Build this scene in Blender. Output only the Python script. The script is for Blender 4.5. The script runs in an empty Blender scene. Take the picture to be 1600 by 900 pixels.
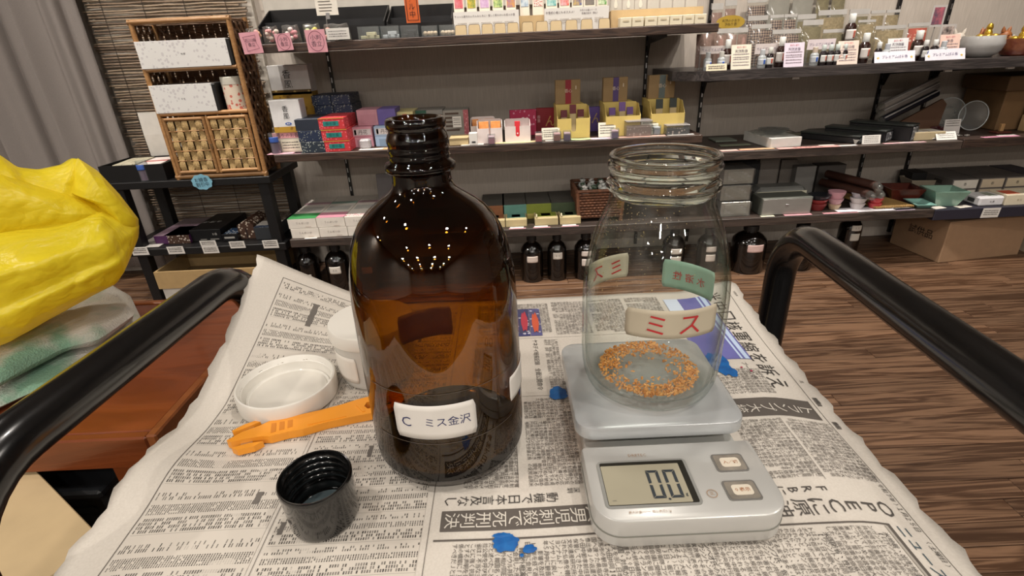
import bpy, bmesh, math, random
from mathutils import Vector, Matrix
random.seed(7)
sc = bpy.context.scene
COL = sc.collection
R = math.radians
# ---------------------------------------------------------------- camera
cd = bpy.data.cameras.new('camera'); cam = bpy.data.objects.new('camera', cd); COL.objects.link(cam)
cd.sensor_width = 36; cd.lens = 815/1600*36; cd.clip_start = 0.01
TH, RO = R(25.0), R(2.7)
fwd = Vector((0, math.cos(TH), -math.sin(TH))); up0 = Vector((0, math.sin(TH), math.cos(TH))); r0 = Vector((1, 0, 0))
rt = r0*math.cos(RO) - up0*math.sin(RO); up = r0*math.sin(RO) + up0*math.cos(RO)
m = Matrix((rt, up, -fwd)).transposed().to_4x4(); m.translation = (0, 0, 0.92)
cam.matrix_world = m; sc.camera = cam
# ---------------------------------------------------------------- world, lights, exposure
w = bpy.data.worlds.new('world'); sc.world = w; w.use_nodes = True
w.node_tree.nodes['Background'].inputs[0].default_value = (1.0, 0.9, 0.78, 1)
w.node_tree.nodes['Background'].inputs[1].default_value = 0.05
def lamp(x, y, z, watt, size=0.09, color=(1.0, 0.86, 0.70), aim=None, spread=160):
    l = bpy.data.lights.new('ceiling_lamp', 'AREA'); l.shape = 'DISK'; l.size = size; l.energy = watt; l.color = color; l.spread = R(spread)
    o = bpy.data.objects.new('ceiling_lamp', l); COL.objects.link(o); o.location = (x, y, z)
    d = (Vector(aim) - Vector((x, y, z))) if aim else Vector((0, 0, -1))
    o.rotation_euler = d.to_track_quat('-Z', 'Y').to_euler()
    return o
WARM = (1.0, 0.93, 0.85)
for (x, y, p) in ((-2.75, 0.25, 42), (-0.75, 0.05, 8), (0.75, -0.15, 8), (1.7, 0.35, 11), (-1.1, -1.5, 10), (0.2, -1.4, 10), (1.4, -1.4, 10), (0.25, 0.75, 6), (-1.7, 1.1, 5)):
    lamp(x, y, 2.42, p, 0.10, WARM)
for y in (-3.0, -4.6, -6.2):                      # the shop goes on behind the camera
    for x in (-2.2, -0.7, 0.8, 2.3): lamp(x, y, 2.42, 40, 0.16, WARM)
for (x, tx, p) in ((-1.5, -1.35, 6), (-0.9, -0.6, 6), (-0.1, 0.0, 6), (0.6, 0.6, 6), (1.3, 1.25, 6), (1.9, 1.85, 6)):
    lamp(x, 1.62, 2.42, p, 0.08, WARM, (tx, 2.02, 0.9), 80)
sc.view_settings.view_transform = 'Standard'; sc.view_settings.look = 'None'
sc.view_settings.gamma = 1.0; sc.view_settings.exposure = -0.18; sc.view_settings.use_curve_mapping = False
sc.cycles.transparent_max_bounces = 40; sc.cycles.max_bounces = 14; sc.cycles.transmission_bounces = 14
sc.cycles.sample_clamp_indirect = 4.0; sc.cycles.caustics_refractive = False
# ---------------------------------------------------------------- materials
MC = {}
def lin(h):
    h = h.lstrip('#'); return tuple((lambda c: c/12.92 if c <= .04045 else ((c+.055)/1.055)**2.4)(int(h[i:i+2], 16)/255) for i in (0, 2, 4)) + (1,)
def nodes(name):
    m = bpy.data.materials.new(name); m.use_nodes = True; nt = m.node_tree
    return m, nt, nt.nodes['Principled BSDF']
def N(nt, t, **k):
    n = nt.nodes.new(t)
    for a, v in k.items():
        if a.startswith('i_'): n.inputs[int(a[2:]) if a[2:].isdigit() else a[2:]].default_value = v
        else: setattr(n, a, v)
    return n
def M(h, rough=.5, metal=0, var=.06, scale=30, bump=0, spec=.5, h2=None, thr=None, coat=0, sheen=0):
    """plain colour with a slow noise variation; h2 gives a second colour, thr a hard-edged mix"""
    k = ('M', h, rough, metal, var, scale, bump, spec, h2, thr, coat)
    if k in MC: return MC[k]
    m, nt, b = nodes('mat_' + h.strip('#')); L = nt.links.new
    tc = N(nt, 'ShaderNodeTexCoord'); nz = N(nt, 'ShaderNodeTexNoise', i_Scale=scale, i_Detail=3.0)
    L(tc.outputs['Object'], nz.inputs['Vector'])
    cr = N(nt, 'ShaderNodeValToRGB'); c = lin(h)
    if h2:
        e = cr.color_ramp.elements; e[0].color = c; e[1].color = lin(h2)
        if thr: e[0].position = thr-.02; e[1].position = thr+.02; cr.color_ramp.interpolation = 'LINEAR'
        else: e[0].position = .35; e[1].position = .65
    else:
        e = cr.color_ramp.elements; e[0].position = .3; e[1].position = .7
        e[0].color = tuple(v*(1-var) for v in c[:3]) + (1,); e[1].color = tuple(min(1, v*(1+var)) for v in c[:3]) + (1,)
    L(nz.outputs['Fac'], cr.inputs[0]); L(cr.outputs[0], b.inputs['Base Color'])
    b.inputs['Roughness'].default_value = rough; b.inputs['Metallic'].default_value = metal
    b.inputs['Specular IOR Level'].default_value = spec; b.inputs['Coat Weight'].default_value = coat
    if bump:
        bp = N(nt, 'ShaderNodeBump', i_Strength=bump, i_Distance=.002); L(nz.outputs['Fac'], bp.inputs['Height']); L(bp.outputs[0], b.inputs['Normal'])
    MC[k] = m; return m
def wood(h1, h2, scale=(1.5, 25, 25), rough=.45, dist=6, coat=0):
    k = ('W', h1, h2, scale, rough)
    if k in MC: return MC[k]
    m, nt, b = nodes('wood_' + h1.strip('#')); L = nt.links.new
    tc = N(nt, 'ShaderNodeTexCoord'); mp = N(nt, 'ShaderNodeMapping'); mp.inputs['Scale'].default_value = scale
    oi = N(nt, 'ShaderNodeObjectInfo'); ad = N(nt, 'ShaderNodeVectorMath', operation='MULTIPLY_ADD')
    L(oi.outputs['Random'], ad.inputs[0]); ad.inputs[1].default_value = (37, 53, 91); L(tc.outputs['Object'], ad.inputs[2])
    L(ad.outputs[0], mp.inputs['Vector'])
    nz = N(nt, 'ShaderNodeTexNoise', i_Scale=1.6, i_Detail=6.0, i_Distortion=1.2); L(mp.outputs[0], nz.inputs['Vector'])
    wv = N(nt, 'ShaderNodeMath', operation='SINE'); ml = N(nt, 'ShaderNodeMath', operation='MULTIPLY', i_1=26.0)
    L(nz.outputs['Fac'], ml.inputs[0]); L(ml.outputs[0], wv.inputs[0])
    mr = N(nt, 'ShaderNodeMapRange'); mr.inputs[1].default_value = -1; mr.inputs[2].default_value = 1.6
    L(wv.outputs[0], mr.inputs[0])
    mx = N(nt, 'ShaderNodeMix', data_type='RGBA'); mx.inputs[6].default_value = lin(h1); mx.inputs[7].default_value = lin(h2); L(mr.outputs[0], mx.inputs[0])
    hv = N(nt, 'ShaderNodeHueSaturation'); L(mx.outputs[2], hv.inputs['Color'])
    rm = N(nt, 'ShaderNodeMapRange'); rm.inputs[3].default_value = .78; rm.inputs[4].default_value = 1.22; L(oi.outputs['Random'], rm.inputs[0]); L(rm.outputs[0], hv.inputs['Value'])
    L(hv.outputs[0], b.inputs['Base Color']); b.inputs['Roughness'].default_value = rough; b.inputs['Coat Weight'].default_value = coat
    bp = N(nt, 'ShaderNodeBump', i_Strength=.15, i_Distance=.002); L(mr.outputs[0], bp.inputs['Height']); L(bp.outputs[0], b.inputs['Normal'])
    MC[k] = m; return m
def speckle(h, h2, scale=200, thr=.55, rough=.5):
    """base colour sprinkled with small cells of a second colour"""
    k = ('S', h, h2, scale, thr)
    if k in MC: return MC[k]
    m, nt, b = nodes('speckle_' + h.strip('#')); L = nt.links.new
    tc = N(nt, 'ShaderNodeTexCoord'); v = N(nt, 'ShaderNodeTexVoronoi', i_Scale=scale); L(tc.outputs['Object'], v.inputs['Vector'])
    sx = N(nt, 'ShaderNodeSeparateColor'); L(v.outputs['Color'], sx.inputs[0])
    gt = N(nt, 'ShaderNodeMath', operation='GREATER_THAN', i_1=thr); L(sx.outputs[0], gt.inputs[0])
    lt = N(nt, 'ShaderNodeMath', operation='LESS_THAN', i_1=.42); L(v.outputs['Distance'], lt.inputs[0])
    mu = N(nt, 'ShaderNodeMath', operation='MULTIPLY'); L(gt.outputs[0], mu.inputs[0]); L(lt.outputs[0], mu.inputs[1])
    mx = N(nt, 'ShaderNodeMix', data_type='RGBA'); mx.inputs[6].default_value = lin(h); mx.inputs[7].default_value = lin(h2)
    L(mu.outputs[0], mx.inputs[0]); L(mx.outputs[2], b.inputs['Base Color']); b.inputs['Roughness'].default_value = rough
    MC[k] = m; return m
def check(h, h2, scale=90):
    k = ('C', h, h2, scale)
    if k in MC: return MC[k]
    m, nt, b = nodes('check_' + h.strip('#')); L = nt.links.new
    tc = N(nt, 'ShaderNodeTexCoord'); mp = N(nt, 'ShaderNodeMapping'); mp.inputs['Rotation'].default_value = (0, R(45), 0)
    L(tc.outputs['Object'], mp.inputs[0]); c = N(nt, 'ShaderNodeTexChecker', i_Scale=scale); c.inputs[1].default_value = lin(h); c.inputs[2].default_value = lin(h2)
    L(mp.outputs[0], c.inputs[0]); L(c.outputs[0], b.inputs['Base Color']); b.inputs['Roughness'].default_value = .35
    MC[k] = m; return m
def clear(h='#ffffff', edge='#c8d2cc', opac=.0, rough=.02, refl=.05, body=None, name='clear', edgepow=2.5):
    """thin see-through sheet or wall: transparent with a facing-dependent tint and a gloss coat"""
    k = ('G', h, edge, opac, rough, refl, body, edgepow)
    if k in MC: return MC[k]
    m, nt, b = nodes(name); L = nt.links.new; out = nt.nodes['Material Output']
    lw = N(nt, 'ShaderNodeLayerWeight', i_Blend=.5); pw = N(nt, 'ShaderNodeMath', operation='POWER', i_1=edgepow); L(lw.outputs['Facing'], pw.inputs[0])
    mx = N(nt, 'ShaderNodeMix', data_type='RGBA'); mx.inputs[6].default_value = lin(h); mx.inputs[7].default_value = lin(edge); L(pw.outputs[0], mx.inputs[0])
    tr = N(nt, 'ShaderNodeBsdfTransparent'); L(mx.outputs[2], tr.inputs[0])
    gl = N(nt, 'ShaderNodeBsdfGlossy', i_Roughness=rough)
    p5 = N(nt, 'ShaderNodeMath', operation='POWER', i_1=4.0); L(lw.outputs['Facing'], p5.inputs[0])
    ma = N(nt, 'ShaderNodeMath', operation='MULTIPLY_ADD', i_1=.75, i_2=refl); L(p5.outputs[0], ma.inputs[0])
    s = N(nt, 'ShaderNodeMixShader'); L(ma.outputs[0], s.inputs[0]); L(tr.outputs[0], s.inputs[1]); L(gl.outputs[0], s.inputs[2])
    last = s
    if opac:
        df = N(nt, 'ShaderNodeBsdfDiffuse'); df.inputs[0].default_value = lin(body or h)
        s2 = N(nt, 'ShaderNodeMixShader', i_0=opac); L(s.outputs[0], s2.inputs[1]); L(df.outputs[0], s2.inputs[2]); last = s2
    L(last.outputs[0], out.inputs[0]); MC[k] = m; return m
# ---------------------------------------------------------------- geometry helpers
class G:
    """collects vertices and faces for one mesh"""
    def __init__(s): s.v = []; s.f = []
    def add(s, v, f):
        o = len(s.v); s.v += [tuple(p) for p in v]; s.f += [tuple(i+o for i in q) for q in f]; return s
    def box(s, x0, x1, y0, y1, z0, z1):
        return s.add([(x0,y0,z0),(x1,y0,z0),(x1,y1,z0),(x0,y1,z0),(x0,y0,z1),(x1,y0,z1),(x1,y1,z1),(x0,y1,z1)],
                     [(0,3,2,1),(4,5,6,7),(0,1,5,4),(1,2,6,5),(2,3,7,6),(3,0,4,7)])
    def bbox(s, x0, x1, y0, y1, z0, z1, r=.002):
        b = bmesh.new(); bmesh.ops.create_cube(b, size=1)
        for v in b.verts: v.co = ((x0+x1)/2+v.co.x*(x1-x0), (y0+y1)/2+v.co.y*(y1-y0), (z0+z1)/2+v.co.z*(z1-z0))
        r = min(r, .3*min(x1-x0, y1-y0, z1-z0))
        bmesh.ops.bevel(b, geom=b.edges[:], offset=r, segments=1, profile=.5, affect='EDGES')
        b.verts.index_update(); s.add([v.co[:] for v in b.verts], [[v.index for v in f.verts] for f in b.faces]); b.free(); return s
    def prism(s, pts, h, base=0, axis='z'):
        """outline extruded by h along axis, starting at base"""
        n = len(pts); mk = {'z': lambda p, t: (p[0], p[1], t), 'y': lambda p, t: (p[0], t, p[1]), 'x': lambda p, t: (t, p[0], p[1])}[axis]
        v = [mk(p, base) for p in pts] + [mk(p, base+h) for p in pts]
        return s.add(v, [tuple(range(n))[::-1], tuple(range(n, 2*n))] + [(i, (i+1) % n, n+(i+1) % n, n+i) for i in range(n)])
    def lathe(s, prof, n=32, c=(0, 0, 0), sx=1, sy=1, close=False):
        o = []; q = []
        for (r, z) in prof:
            for k in range(n):
                a = 2*math.pi*k/n; o.append((c[0]+r*math.cos(a)*sx, c[1]+r*math.sin(a)*sy, c[2]+z))
        for i in range(len(prof)-1):
            for k in range(n): q.append((i*n+k, i*n+(k+1) % n, (i+1)*n+(k+1) % n, (i+1)*n+k))
        if close:
            if prof[0][0] > 0: q.append(tuple(range(n))[::-1])
            if prof[-1][0] > 0: q.append(tuple((len(prof)-1)*n+k for k in range(n)))
        return s.add(o, q)
    def tube(s, path, r, n=12, caps=True):
        P = [Vector(p) for p in path]; rs = r if isinstance(r, (list, tuple)) else [r]*len(P)
        o = []; q = []; u = None
        for i, p in enumerate(P):
            t = (P[min(i+1, len(P)-1)]-P[max(i-1, 0)]).normalized()
            if u is None: u = t.orthogonal().normalized()
            else: u = (u - t*u.dot(t)).normalized()
            w_ = t.cross(u)
            for k in range(n):
                a = 2*math.pi*k/n; o.append(p + (u*math.cos(a)+w_*math.sin(a))*rs[i])
        for i in range(len(P)-1):
            for k in range(n): q.append((i*n+k, i*n+(k+1) % n, (i+1)*n+(k+1) % n, (i+1)*n+k))
        if caps: q += [tuple(range(n))[::-1], tuple((len(P)-1)*n+k for k in range(n))]
        return s.add(o, q)
    def ball(s, c, r, n=10, sx=1, sy=1, sz=1):
        pr = [(max(1e-5, math.cos(a)*r), math.sin(a)*r*sz) for a in [math.pi*(i/(n//2)-.5) for i in range(n//2+1)]]
        return s.lathe(pr, n, c, sx, sy)
    def grid(s, fn, nu, nv):
        v = [fn(i/nu, j/nv) for j in range(nv+1) for i in range(nu+1)]
        return s.add(v, [(j*(nu+1)+i, j*(nu+1)+i+1, (j+1)*(nu+1)+i+1, (j+1)*(nu+1)+i) for j in range(nv) for i in range(nu)])
    def xf(s, m):
        s.v = [tuple(m @ Vector(p)) for p in s.v]; return s
def ob(name, g, mt, parent=None, smooth=False, loc=None, rot=None, fix=True):
    me = g if isinstance(g, bpy.types.Mesh) else None
    if me is None:
        me = bpy.data.meshes.new(name); me.from_pydata(g.v, [], g.f); me.validate()
        if fix:
            b = bmesh.new(); b.from_mesh(me); bmesh.ops.recalc_face_normals(b, faces=b.faces); b.to_mesh(me); b.free()
        if smooth:
            me.polygons.foreach_set('use_smooth', [True]*len(me.polygons))
            if smooth is not True: me.set_sharp_from_angle(angle=R(smooth))
        if mt: me.materials.append(mt)
    o = bpy.data.objects.new(name, me); COL.objects.link(o)
    if parent: o.parent = parent
    if loc: o.location = loc
    if rot: o.rotation_euler = rot
    return o
def tag(o, label=None, cat=None, grp=None, kind=None):
    if label: o['label'] = label
    if cat: o['category'] = cat
    if grp: o['group'] = grp
    if kind: o['kind'] = kind
    return o
def empty(name, label, cat, loc, rz=0, grp=None, rot=None):
    o = bpy.data.objects.new(name, None); COL.objects.link(o); o.empty_display_size = .02
    o.location = loc; o.rotation_euler = rot or (0, 0, rz); return tag(o, label, cat, grp)
def dup(o, loc, rz=None, label=None, grp=None):
    c = o.copy(); COL.objects.link(c); c.location = loc
    if rz is not None: c.rotation_euler = (0, 0, rz)
    if label: c['label'] = label
    if grp: c['group'] = grp
    for ch in o.children:
        d = ch.copy(); COL.objects.link(d); d.parent = c
        for g2 in ch.children:
            e = g2.copy(); COL.objects.link(e); e.parent = d
    return c
TC = {}
def glyphs(s, res=2):
    """flat outline of a string: vertices and faces, with its extents"""
    if (s, res) not in TC:
        c = bpy.data.curves.new('t', 'FONT'); c.body = s; c.size = 1; c.resolution_u = res; c.align_x = 'CENTER'; c.space_line = 1.05
        o = bpy.data.objects.new('t', c); me = o.to_mesh()
        v = [(p.co.x, p.co.y) for p in me.vertices]; f = [tuple(p.vertices) for p in me.polygons]
        o.to_mesh_clear(); bpy.data.objects.remove(o); bpy.data.curves.remove(c)
        if v:
            x0 = min(p[0] for p in v); x1 = max(p[0] for p in v); y0 = min(p[1] for p in v); y1 = max(p[1] for p in v)
            v = [(p[0]-(x0+x1)/2, p[1]-(y0+y1)/2) for p in v]; TC[(s, res)] = (v, f, x1-x0, y1-y0)
        else: TC[(s, res)] = ([], [], 1, 1)
    return TC[(s, res)]
def write(parent, s, o, r, u, w, h, mt, res=1, name='lettering'):
    """lettering fitted in a w by h field centred at o, on the plane of r and u"""
    v, f, tw, th = glyphs(s, res); k = min(w/tw, h/th); o = Vector(o); r = Vector(r).normalized(); u = Vector(u).normalized()
    g = G(); g.add([o + r*(p[0]*k) + u*(p[1]*k) for p in v], f)
    return ob(name, g, mt, parent, fix=False)
INK = M('#1c1a1c', .7); REDINK = M('#b4282c', .7)
def frame(face, W, D, H):
    e = .0004
    return {'f': (Vector((-W/2, -e, 0)), Vector((W, 0, 0)), Vector((0, 0, H)), Vector((0, -1, 0))),
            't': (Vector((-W/2, 0, H+e)), Vector((W, 0, 0)), Vector((0, D, 0)), Vector((0, 0, 1))),
            'r': (Vector((W/2+e, 0, 0)), Vector((0, D, 0)), Vector((0, 0, H)), Vector((1, 0, 0))),
            'l': (Vector((-W/2-e, D, 0)), Vector((0, -D, 0)), Vector((0, 0, H)), Vector((-1, 0, 0)))}[face]
def deco(root, W, D, H, items):
    for it in items:
        o, r, u, n = frame(it[0], W, D, H)
        if isinstance(it[1], str):       # ('f', text, u, v, w, h, material)
            _, s, cu, cv, fw_, fh_, mt = it[:7]
            write(root, s, o+r*cu+u*cv+n*.0006, r, u, r.length*fw_, u.length*fh_, mt)
        else:                            # ('f', (u0, u1, v0, v1), material, name)
            (u0, u1, v0, v1), mt = it[1], it[2]; nm = it[3] if len(it) > 3 else 'printed_panel'
            g = G(); a = [o+r*p+u*q for p, q in ((u0, v0), (u1, v0), (u1, v1), (u0, v1))]
            g.add([p - n*.0002 for p in a] + [p + n*.0004 for p in a], [(4,5,6,7), (0,1,5,4), (1,2,6,5), (2,3,7,6), (3,0,4,7)])
            ob(nm, g, mt, root)
def lines(root, W, D, H, face, u0, u1, vs, mt=None, th=.035, name='printed_text'):
    """rows of small illegible print"""
    o, r, u, n = frame(face, W, D, H); g = G(); rnd = random.Random(len(bpy.data.objects))
    for v in vs:
        x = u0
        while x < u1:
            l = min(rnd.uniform(.05, .14)*(u1-u0), u1-x); hh = th*rnd.uniform(.8, 1.2)
            g.add([o+r*p+u*q+n*.0006 for p, q in ((x, v), (x+l, v), (x+l, v+hh), (x, v+hh))], [(0, 1, 2, 3)]); x += l + .025*(u1-u0)
    return ob(name, g, mt or M('#55504c', .7), root, fix=False)
def pack(name, label, cat, K, D, mt, grp=None, rz=0, items=(), lid=None, bev=.0012):
    """closed carton: body with bevelled edges, optional lid seam and printing; K = x, front y, z, width, height"""
    X, Y, Zz, W, H = K
    if lid:
        root = empty(name, label, cat, (X, Y, Zz), rz, grp)
        ob('box_base', G().bbox(-W/2+.001, W/2-.001, .001, D-.001, 0, H*.6, bev), mt, root)
        ob('box_lid', G().bbox(-W/2, W/2, 0, D, H*(1-lid), H, bev), mt, root)
    else:
        root = ob(name, G().bbox(-W/2, W/2, 0, D, 0, H, bev), mt, None, loc=(X, Y, Zz), rot=(0, 0, rz)); tag(root, label, cat, grp)
    if items: deco(root, W, D, H, items)
    return root
def card(name, label, cat, K, mt, grp=None, tilt=R(-10), txt=None, rows=(), ink=None, t=.0008, rz=0, yaw=0, th=.035):
    """stiff paper card standing or hanging, leaning back by tilt"""
    X, Y, Zz, W, H = K
    H = H/max(.5, math.cos(tilt))
    root = ob(name, G().box(-W/2, W/2, 0, t, 0, H), mt, None, loc=(X, Y, Zz+.0005), rot=(tilt, rz, yaw)); tag(root, label, cat, grp)
    for it in (txt or ()): deco(root, W, t, H, [it])
    if rows: lines(root, W, t, H, 'f', .1, .9, rows, ink, th)
    return root
# ================================================================ setting
WY = 2.38
def wallmat():
    m, nt, b = nodes('wall_fabric'); L = nt.links.new
    tc = N(nt, 'ShaderNodeTexCoord'); mp = N(nt, 'ShaderNodeMapping'); mp.inputs['Scale'].default_value = (1, 1, .06); L(tc.outputs['Object'], mp.inputs[0])
    n1 = N(nt, 'ShaderNodeTexNoise', i_Scale=260.0, i_Detail=2.0); L(mp.outputs[0], n1.inputs['Vector'])
    n2 = N(nt, 'ShaderNodeTexNoise', i_Scale=3.0, i_Detail=3.0); L(tc.outputs['Object'], n2.inputs['Vector'])
    ad = N(nt, 'ShaderNodeMath', operation='MULTIPLY_ADD', i_1=.6); L(n1.outputs['Fac'], ad.inputs[0]); 
    ml = N(nt, 'ShaderNodeMath', operation='MULTIPLY', i_1=.4); L(n2.outputs['Fac'], ml.inputs[0]); L(ml.outputs[0], ad.inputs[2])
    cr = N(nt, 'ShaderNodeValToRGB'); cr.color_ramp.elements[0].position = .3; cr.color_ramp.elements[1].position = .7
    cr.color_ramp.elements[0].color = lin('#ada398'); cr.color_ramp.elements[1].color = lin('#c2b8ad'); L(ad.outputs[0], cr.inputs[0])
    L(cr.outputs[0], b.inputs['Base Color']); b.inputs['Roughness'].default_value = .85
    bp = N(nt, 'ShaderNodeBump', i_Strength=.12, i_Distance=.001); L(n1.outputs['Fac'], bp.inputs['Height']); L(bp.outputs[0], b.inputs['Normal']); return m
WALL = wallmat()
def struct(name, g, mt, loc=None): return tag(ob(name, g, mt, loc=loc), kind='structure')
struct('wall_back', G().box(-3, 3.4, WY, WY+.1, 0, 2.5), WALL)
struct('wall_left', G().box(-3.1, -3, -7.5, WY+.1, 0, 2.5), M('#9d958c', .85))
struct('wall_right', G().box(3.4, 3.5, -7.5, WY+.1, 0, 2.5), M('#9d958c', .85))
struct('wall_front', G().box(-3.1, 3.5, -7.6, -7.5, 0, 2.5), M('#7d756c', .85))
struct('ceiling', G().box(-3.1, 3.5, -7.6, WY+.1, 2.5, 2.6), M('#b5afa6', .9))
FW = wood('#432c1c', '#7d5f48', (1.2, 22, 22), .42)
fl = struct('floor', G().box(-3.1, 3.5, -7.6, WY+.1, -.06, -.004), M('#150d09', .8))
pm = {}
PW = .0545
for row in range(38):
    y0 = 2.378-PW*(row+1); x = -1.95+random.uniform(-.8, 0)
    while x < 2.75:
        ln = random.choice((.72, .9, .9, 1.05)); 
        if ln not in pm:
            mm = bpy.data.meshes.new('plank'); gg = G().bbox(0, ln-.0012, 0, PW-.0020, -.006, 0, .0012); mm.from_pydata(gg.v, [], gg.f); mm.materials.append(FW); pm[ln] = mm
        if x+ln > .0 or row < 14:
            ob('plank', pm[ln], None, fl, loc=(x, y0, 0))
        x += ln
# ---- shelf boards on slotted uprights
DWOOD = wood('#2a1d17', '#4b382d', (2.5, 30, 30), .5); DW2 = wood('#2c2420', '#493d36', (2.5, 30, 30), .5); NAVYB = M('#262430', .5)
BLK = M('#0d0c0d', .45); BLKM = M('#141315', .35); STEEL = M('#c9c9cc', .3, 1.0)
UP = {'a': -.715, 'b': .607, 'c': .856, 'd': 1.625, 'e': 1.838}
for k, lb in (('a', 'black slotted shelf upright behind the navy boxes'), ('b', 'black slotted shelf upright behind the grey-banded kraft box'), ('c', 'black slotted shelf upright where the two shelf heights meet'),
              ('d', 'black slotted shelf upright behind the end of the black trays'), ('e', 'black slotted shelf upright beside the two photo cards')):
    u = empty('shelf_upright', lb, 'shelf upright', (UP[k], WY-.012, .02), 0, 'slotted uprights on the wall')
    ob('rail', G().box(-.006, .006, 0, .0115, 0, 1.6), BLKM, u)
    g = G()
    for i in range(38): g.box(-.0025, .0025, -.0006, .0004, .03+i*.042, .05+i*.042)
    tag(ob('slot', g, STEEL, u), kind='stuff')
def shelf(label, x0, x1, zt, zb, mt, ups, y0=2.0, y1=2.366, chamfer=0, grp='wall shelves'):
    root = empty('wall_shelf', label, 'shelf', ((x0+x1)/2, y0, zb), 0, grp); hw = (x1-x0)/2; d = y1-y0
    if chamfer: g = G().prism([(-hw+chamfer, 0), (hw, 0), (hw, d), (-hw, d), (-hw, chamfer*.8)], zt-zb)
    else: g = G().bbox(-hw, hw, 0, d, 0, zt-zb, .002)
    ob('board', g, mt, root)
    for k in ups:
        x = UP[k]-(x0+x1)/2
        ob('bracket', G().prism([(.10, 0), (d, 0), (d, -.075), (d-.014, -.075), (d-.035, -.03), (.10, -.008)], .004, x-.002, 'x'), BLKM, root)
    return root
shelf('dark grained top shelf carrying black trays and flower cards', -.87, .757, .957, .929, DWOOD, 'b')
shelf('dark grained middle shelf carrying stacked incense boxes and dispensers', -.87, .742, .583, .554, DWOOD, 'b')
shelf('long low shelf carrying white cartons, basket and silver boxes', -.885, 1.715, .247, .213, DW2, 'd')
shelf('grey-brown high shelf carrying pouches, vials and glass bowls', .635, 2.5, .803, .770, wood('#2e2a2a', '#4d4644', (2.5, 30, 30), .35), 'cde', chamfer=.11)
shelf('dark shelf board carrying black trays and wrapped bowls', .765, 1.742, .515, .482, DW2, 'cd')
shelf('dark shelf board end carrying glass discs and brown carton', 1.744, 2.6, .521, .487, DWOOD, 'e')
shelf('navy-edged low shelf carrying mint bowl and white soap boxes', 1.717, 2.6, .243, .200, NAVYB, '')
for (px, lb) in (((1.0675,2.02,0.7546), 'white clip under the high shelf below the info cards'), ((1.6236,2.02,0.7605), 'white clip under the high shelf below the gold bowl'), ((1.851,2.02,0.7636), 'white clip under the high shelf near its end')):
    c = ob('shelf_clip', G().box(-.012, .012, 0, .012, -.003, .003).box(-.012, -.008, .009, .012, -.003, .009), M('#e4e2de', .5), loc=(px[0], px[1], .7655)); tag(c, lb, 'clip', 'white clips under the shelf')
# ---- pale strip painting the brighter-lit upper wall above the black trays
struct('lit_wall_strip', G().bbox(-.93, .3, 2.355, 2.379, 1.06, 1.5), M('#b8b2a8', .7))
# ================================================================ curtain, blind
def curtain(x0, x1, y, mt, name, label, folds, amp, seed):
    rnd = random.Random(seed); ph = [rnd.uniform(0, 6.28) for _ in range(4)]
    def fn(u, v):
        x = x0+(x1-x0)*u; a = folds*u*6.283
        return (x + .012*math.sin(a*1.7+ph[1]), y + amp*(math.sin(a+ph[0]) + .45*math.sin(a*2.3+ph[2]+v*.8)), .06+2.3*v)
    g = G().grid(fn, 120, 12); o = ob(name, g, mt, smooth=True, fix=False)
    md = o.modifiers.new('thick', 'SOLIDIFY'); md.thickness = .003
    return tag(o, label, 'curtain')
CUR = M('#857d78', .9, bump=.25, scale=400, var=.05)
curtain(-2.35, -1.60, 2.26, CUR, 'curtain', 'grey curtain hanging in soft folds beside the reed blind', 5, .020, 3)
curtain(-2.95, -2.36, 2.20, M('#7d6e69', .9, bump=.25, scale=400, var=.05), 'curtain', 'brownish curtain panel hanging beyond the grey curtain', 4, .025, 5)
struct('blind_backing', G().bbox(-1.625, -.97, 2.352, 2.379, .2, 2.2), M('#c4bcb0', .6))  # opaque pale panel added behind the blind, showing between its sticks
bl = empty('reed_blind', 'reed blind of thin dark sticks behind the rattan cabinet', 'blind', (-1.30, 2.33, .22))
REED = [M(h, .75, var=.15, scale=60) for h in ('#85715e', '#6b5949', '#94816c')]
rm_ = []
for k in range(6):
    rnd = random.Random(k); g = G(); ps = [(-.31+.62*i/8+rnd.uniform(-.01, .01)*(i in (0, 8)), rnd.uniform(-.002, .002), rnd.uniform(-.0022, .0022)) for i in range(9)]
    g.tube(ps, [rnd.uniform(.0026, .0042) for _ in ps], 5); mm = bpy.data.meshes.new('slat'); mm.from_pydata(g.v, [], g.f); mm.materials.append(REED[k % 3]); rm_.append(mm)
for k in range(112):
    ob('slat', rm_[random.randrange(6)], None, bl, loc=(random.uniform(-.012, .012), 0, .012+k*.0112), rot=(0, random.uniform(-.006, .006), 0 if k % 2 else math.pi))
for x in (-.24, -.08, .08, .24): ob('string', G().tube([(x, -.005, 0), (x, -.005, 1.27)], .0013, 5), M('#3a3029', .8), bl)
# ================================================================ black display stand at the left
st = empty('display_stand', 'black two-tier display stand below the rattan cabinet', 'stand', (-1.25, 2.0, 0))
ob('top_board', G().bbox(-.33, .345, 0, .30, .478, .505), BLK, st)
ob('lower_board', G().bbox(-.33, .345, 0, .30, .205, .235), BLK, st)
for x in (-.25, .31):
    for y in (.03, .26): ob('leg', G().bbox(x-.02, x+.02, y-.02, y+.02, 0, .478), BLK, st)
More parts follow.
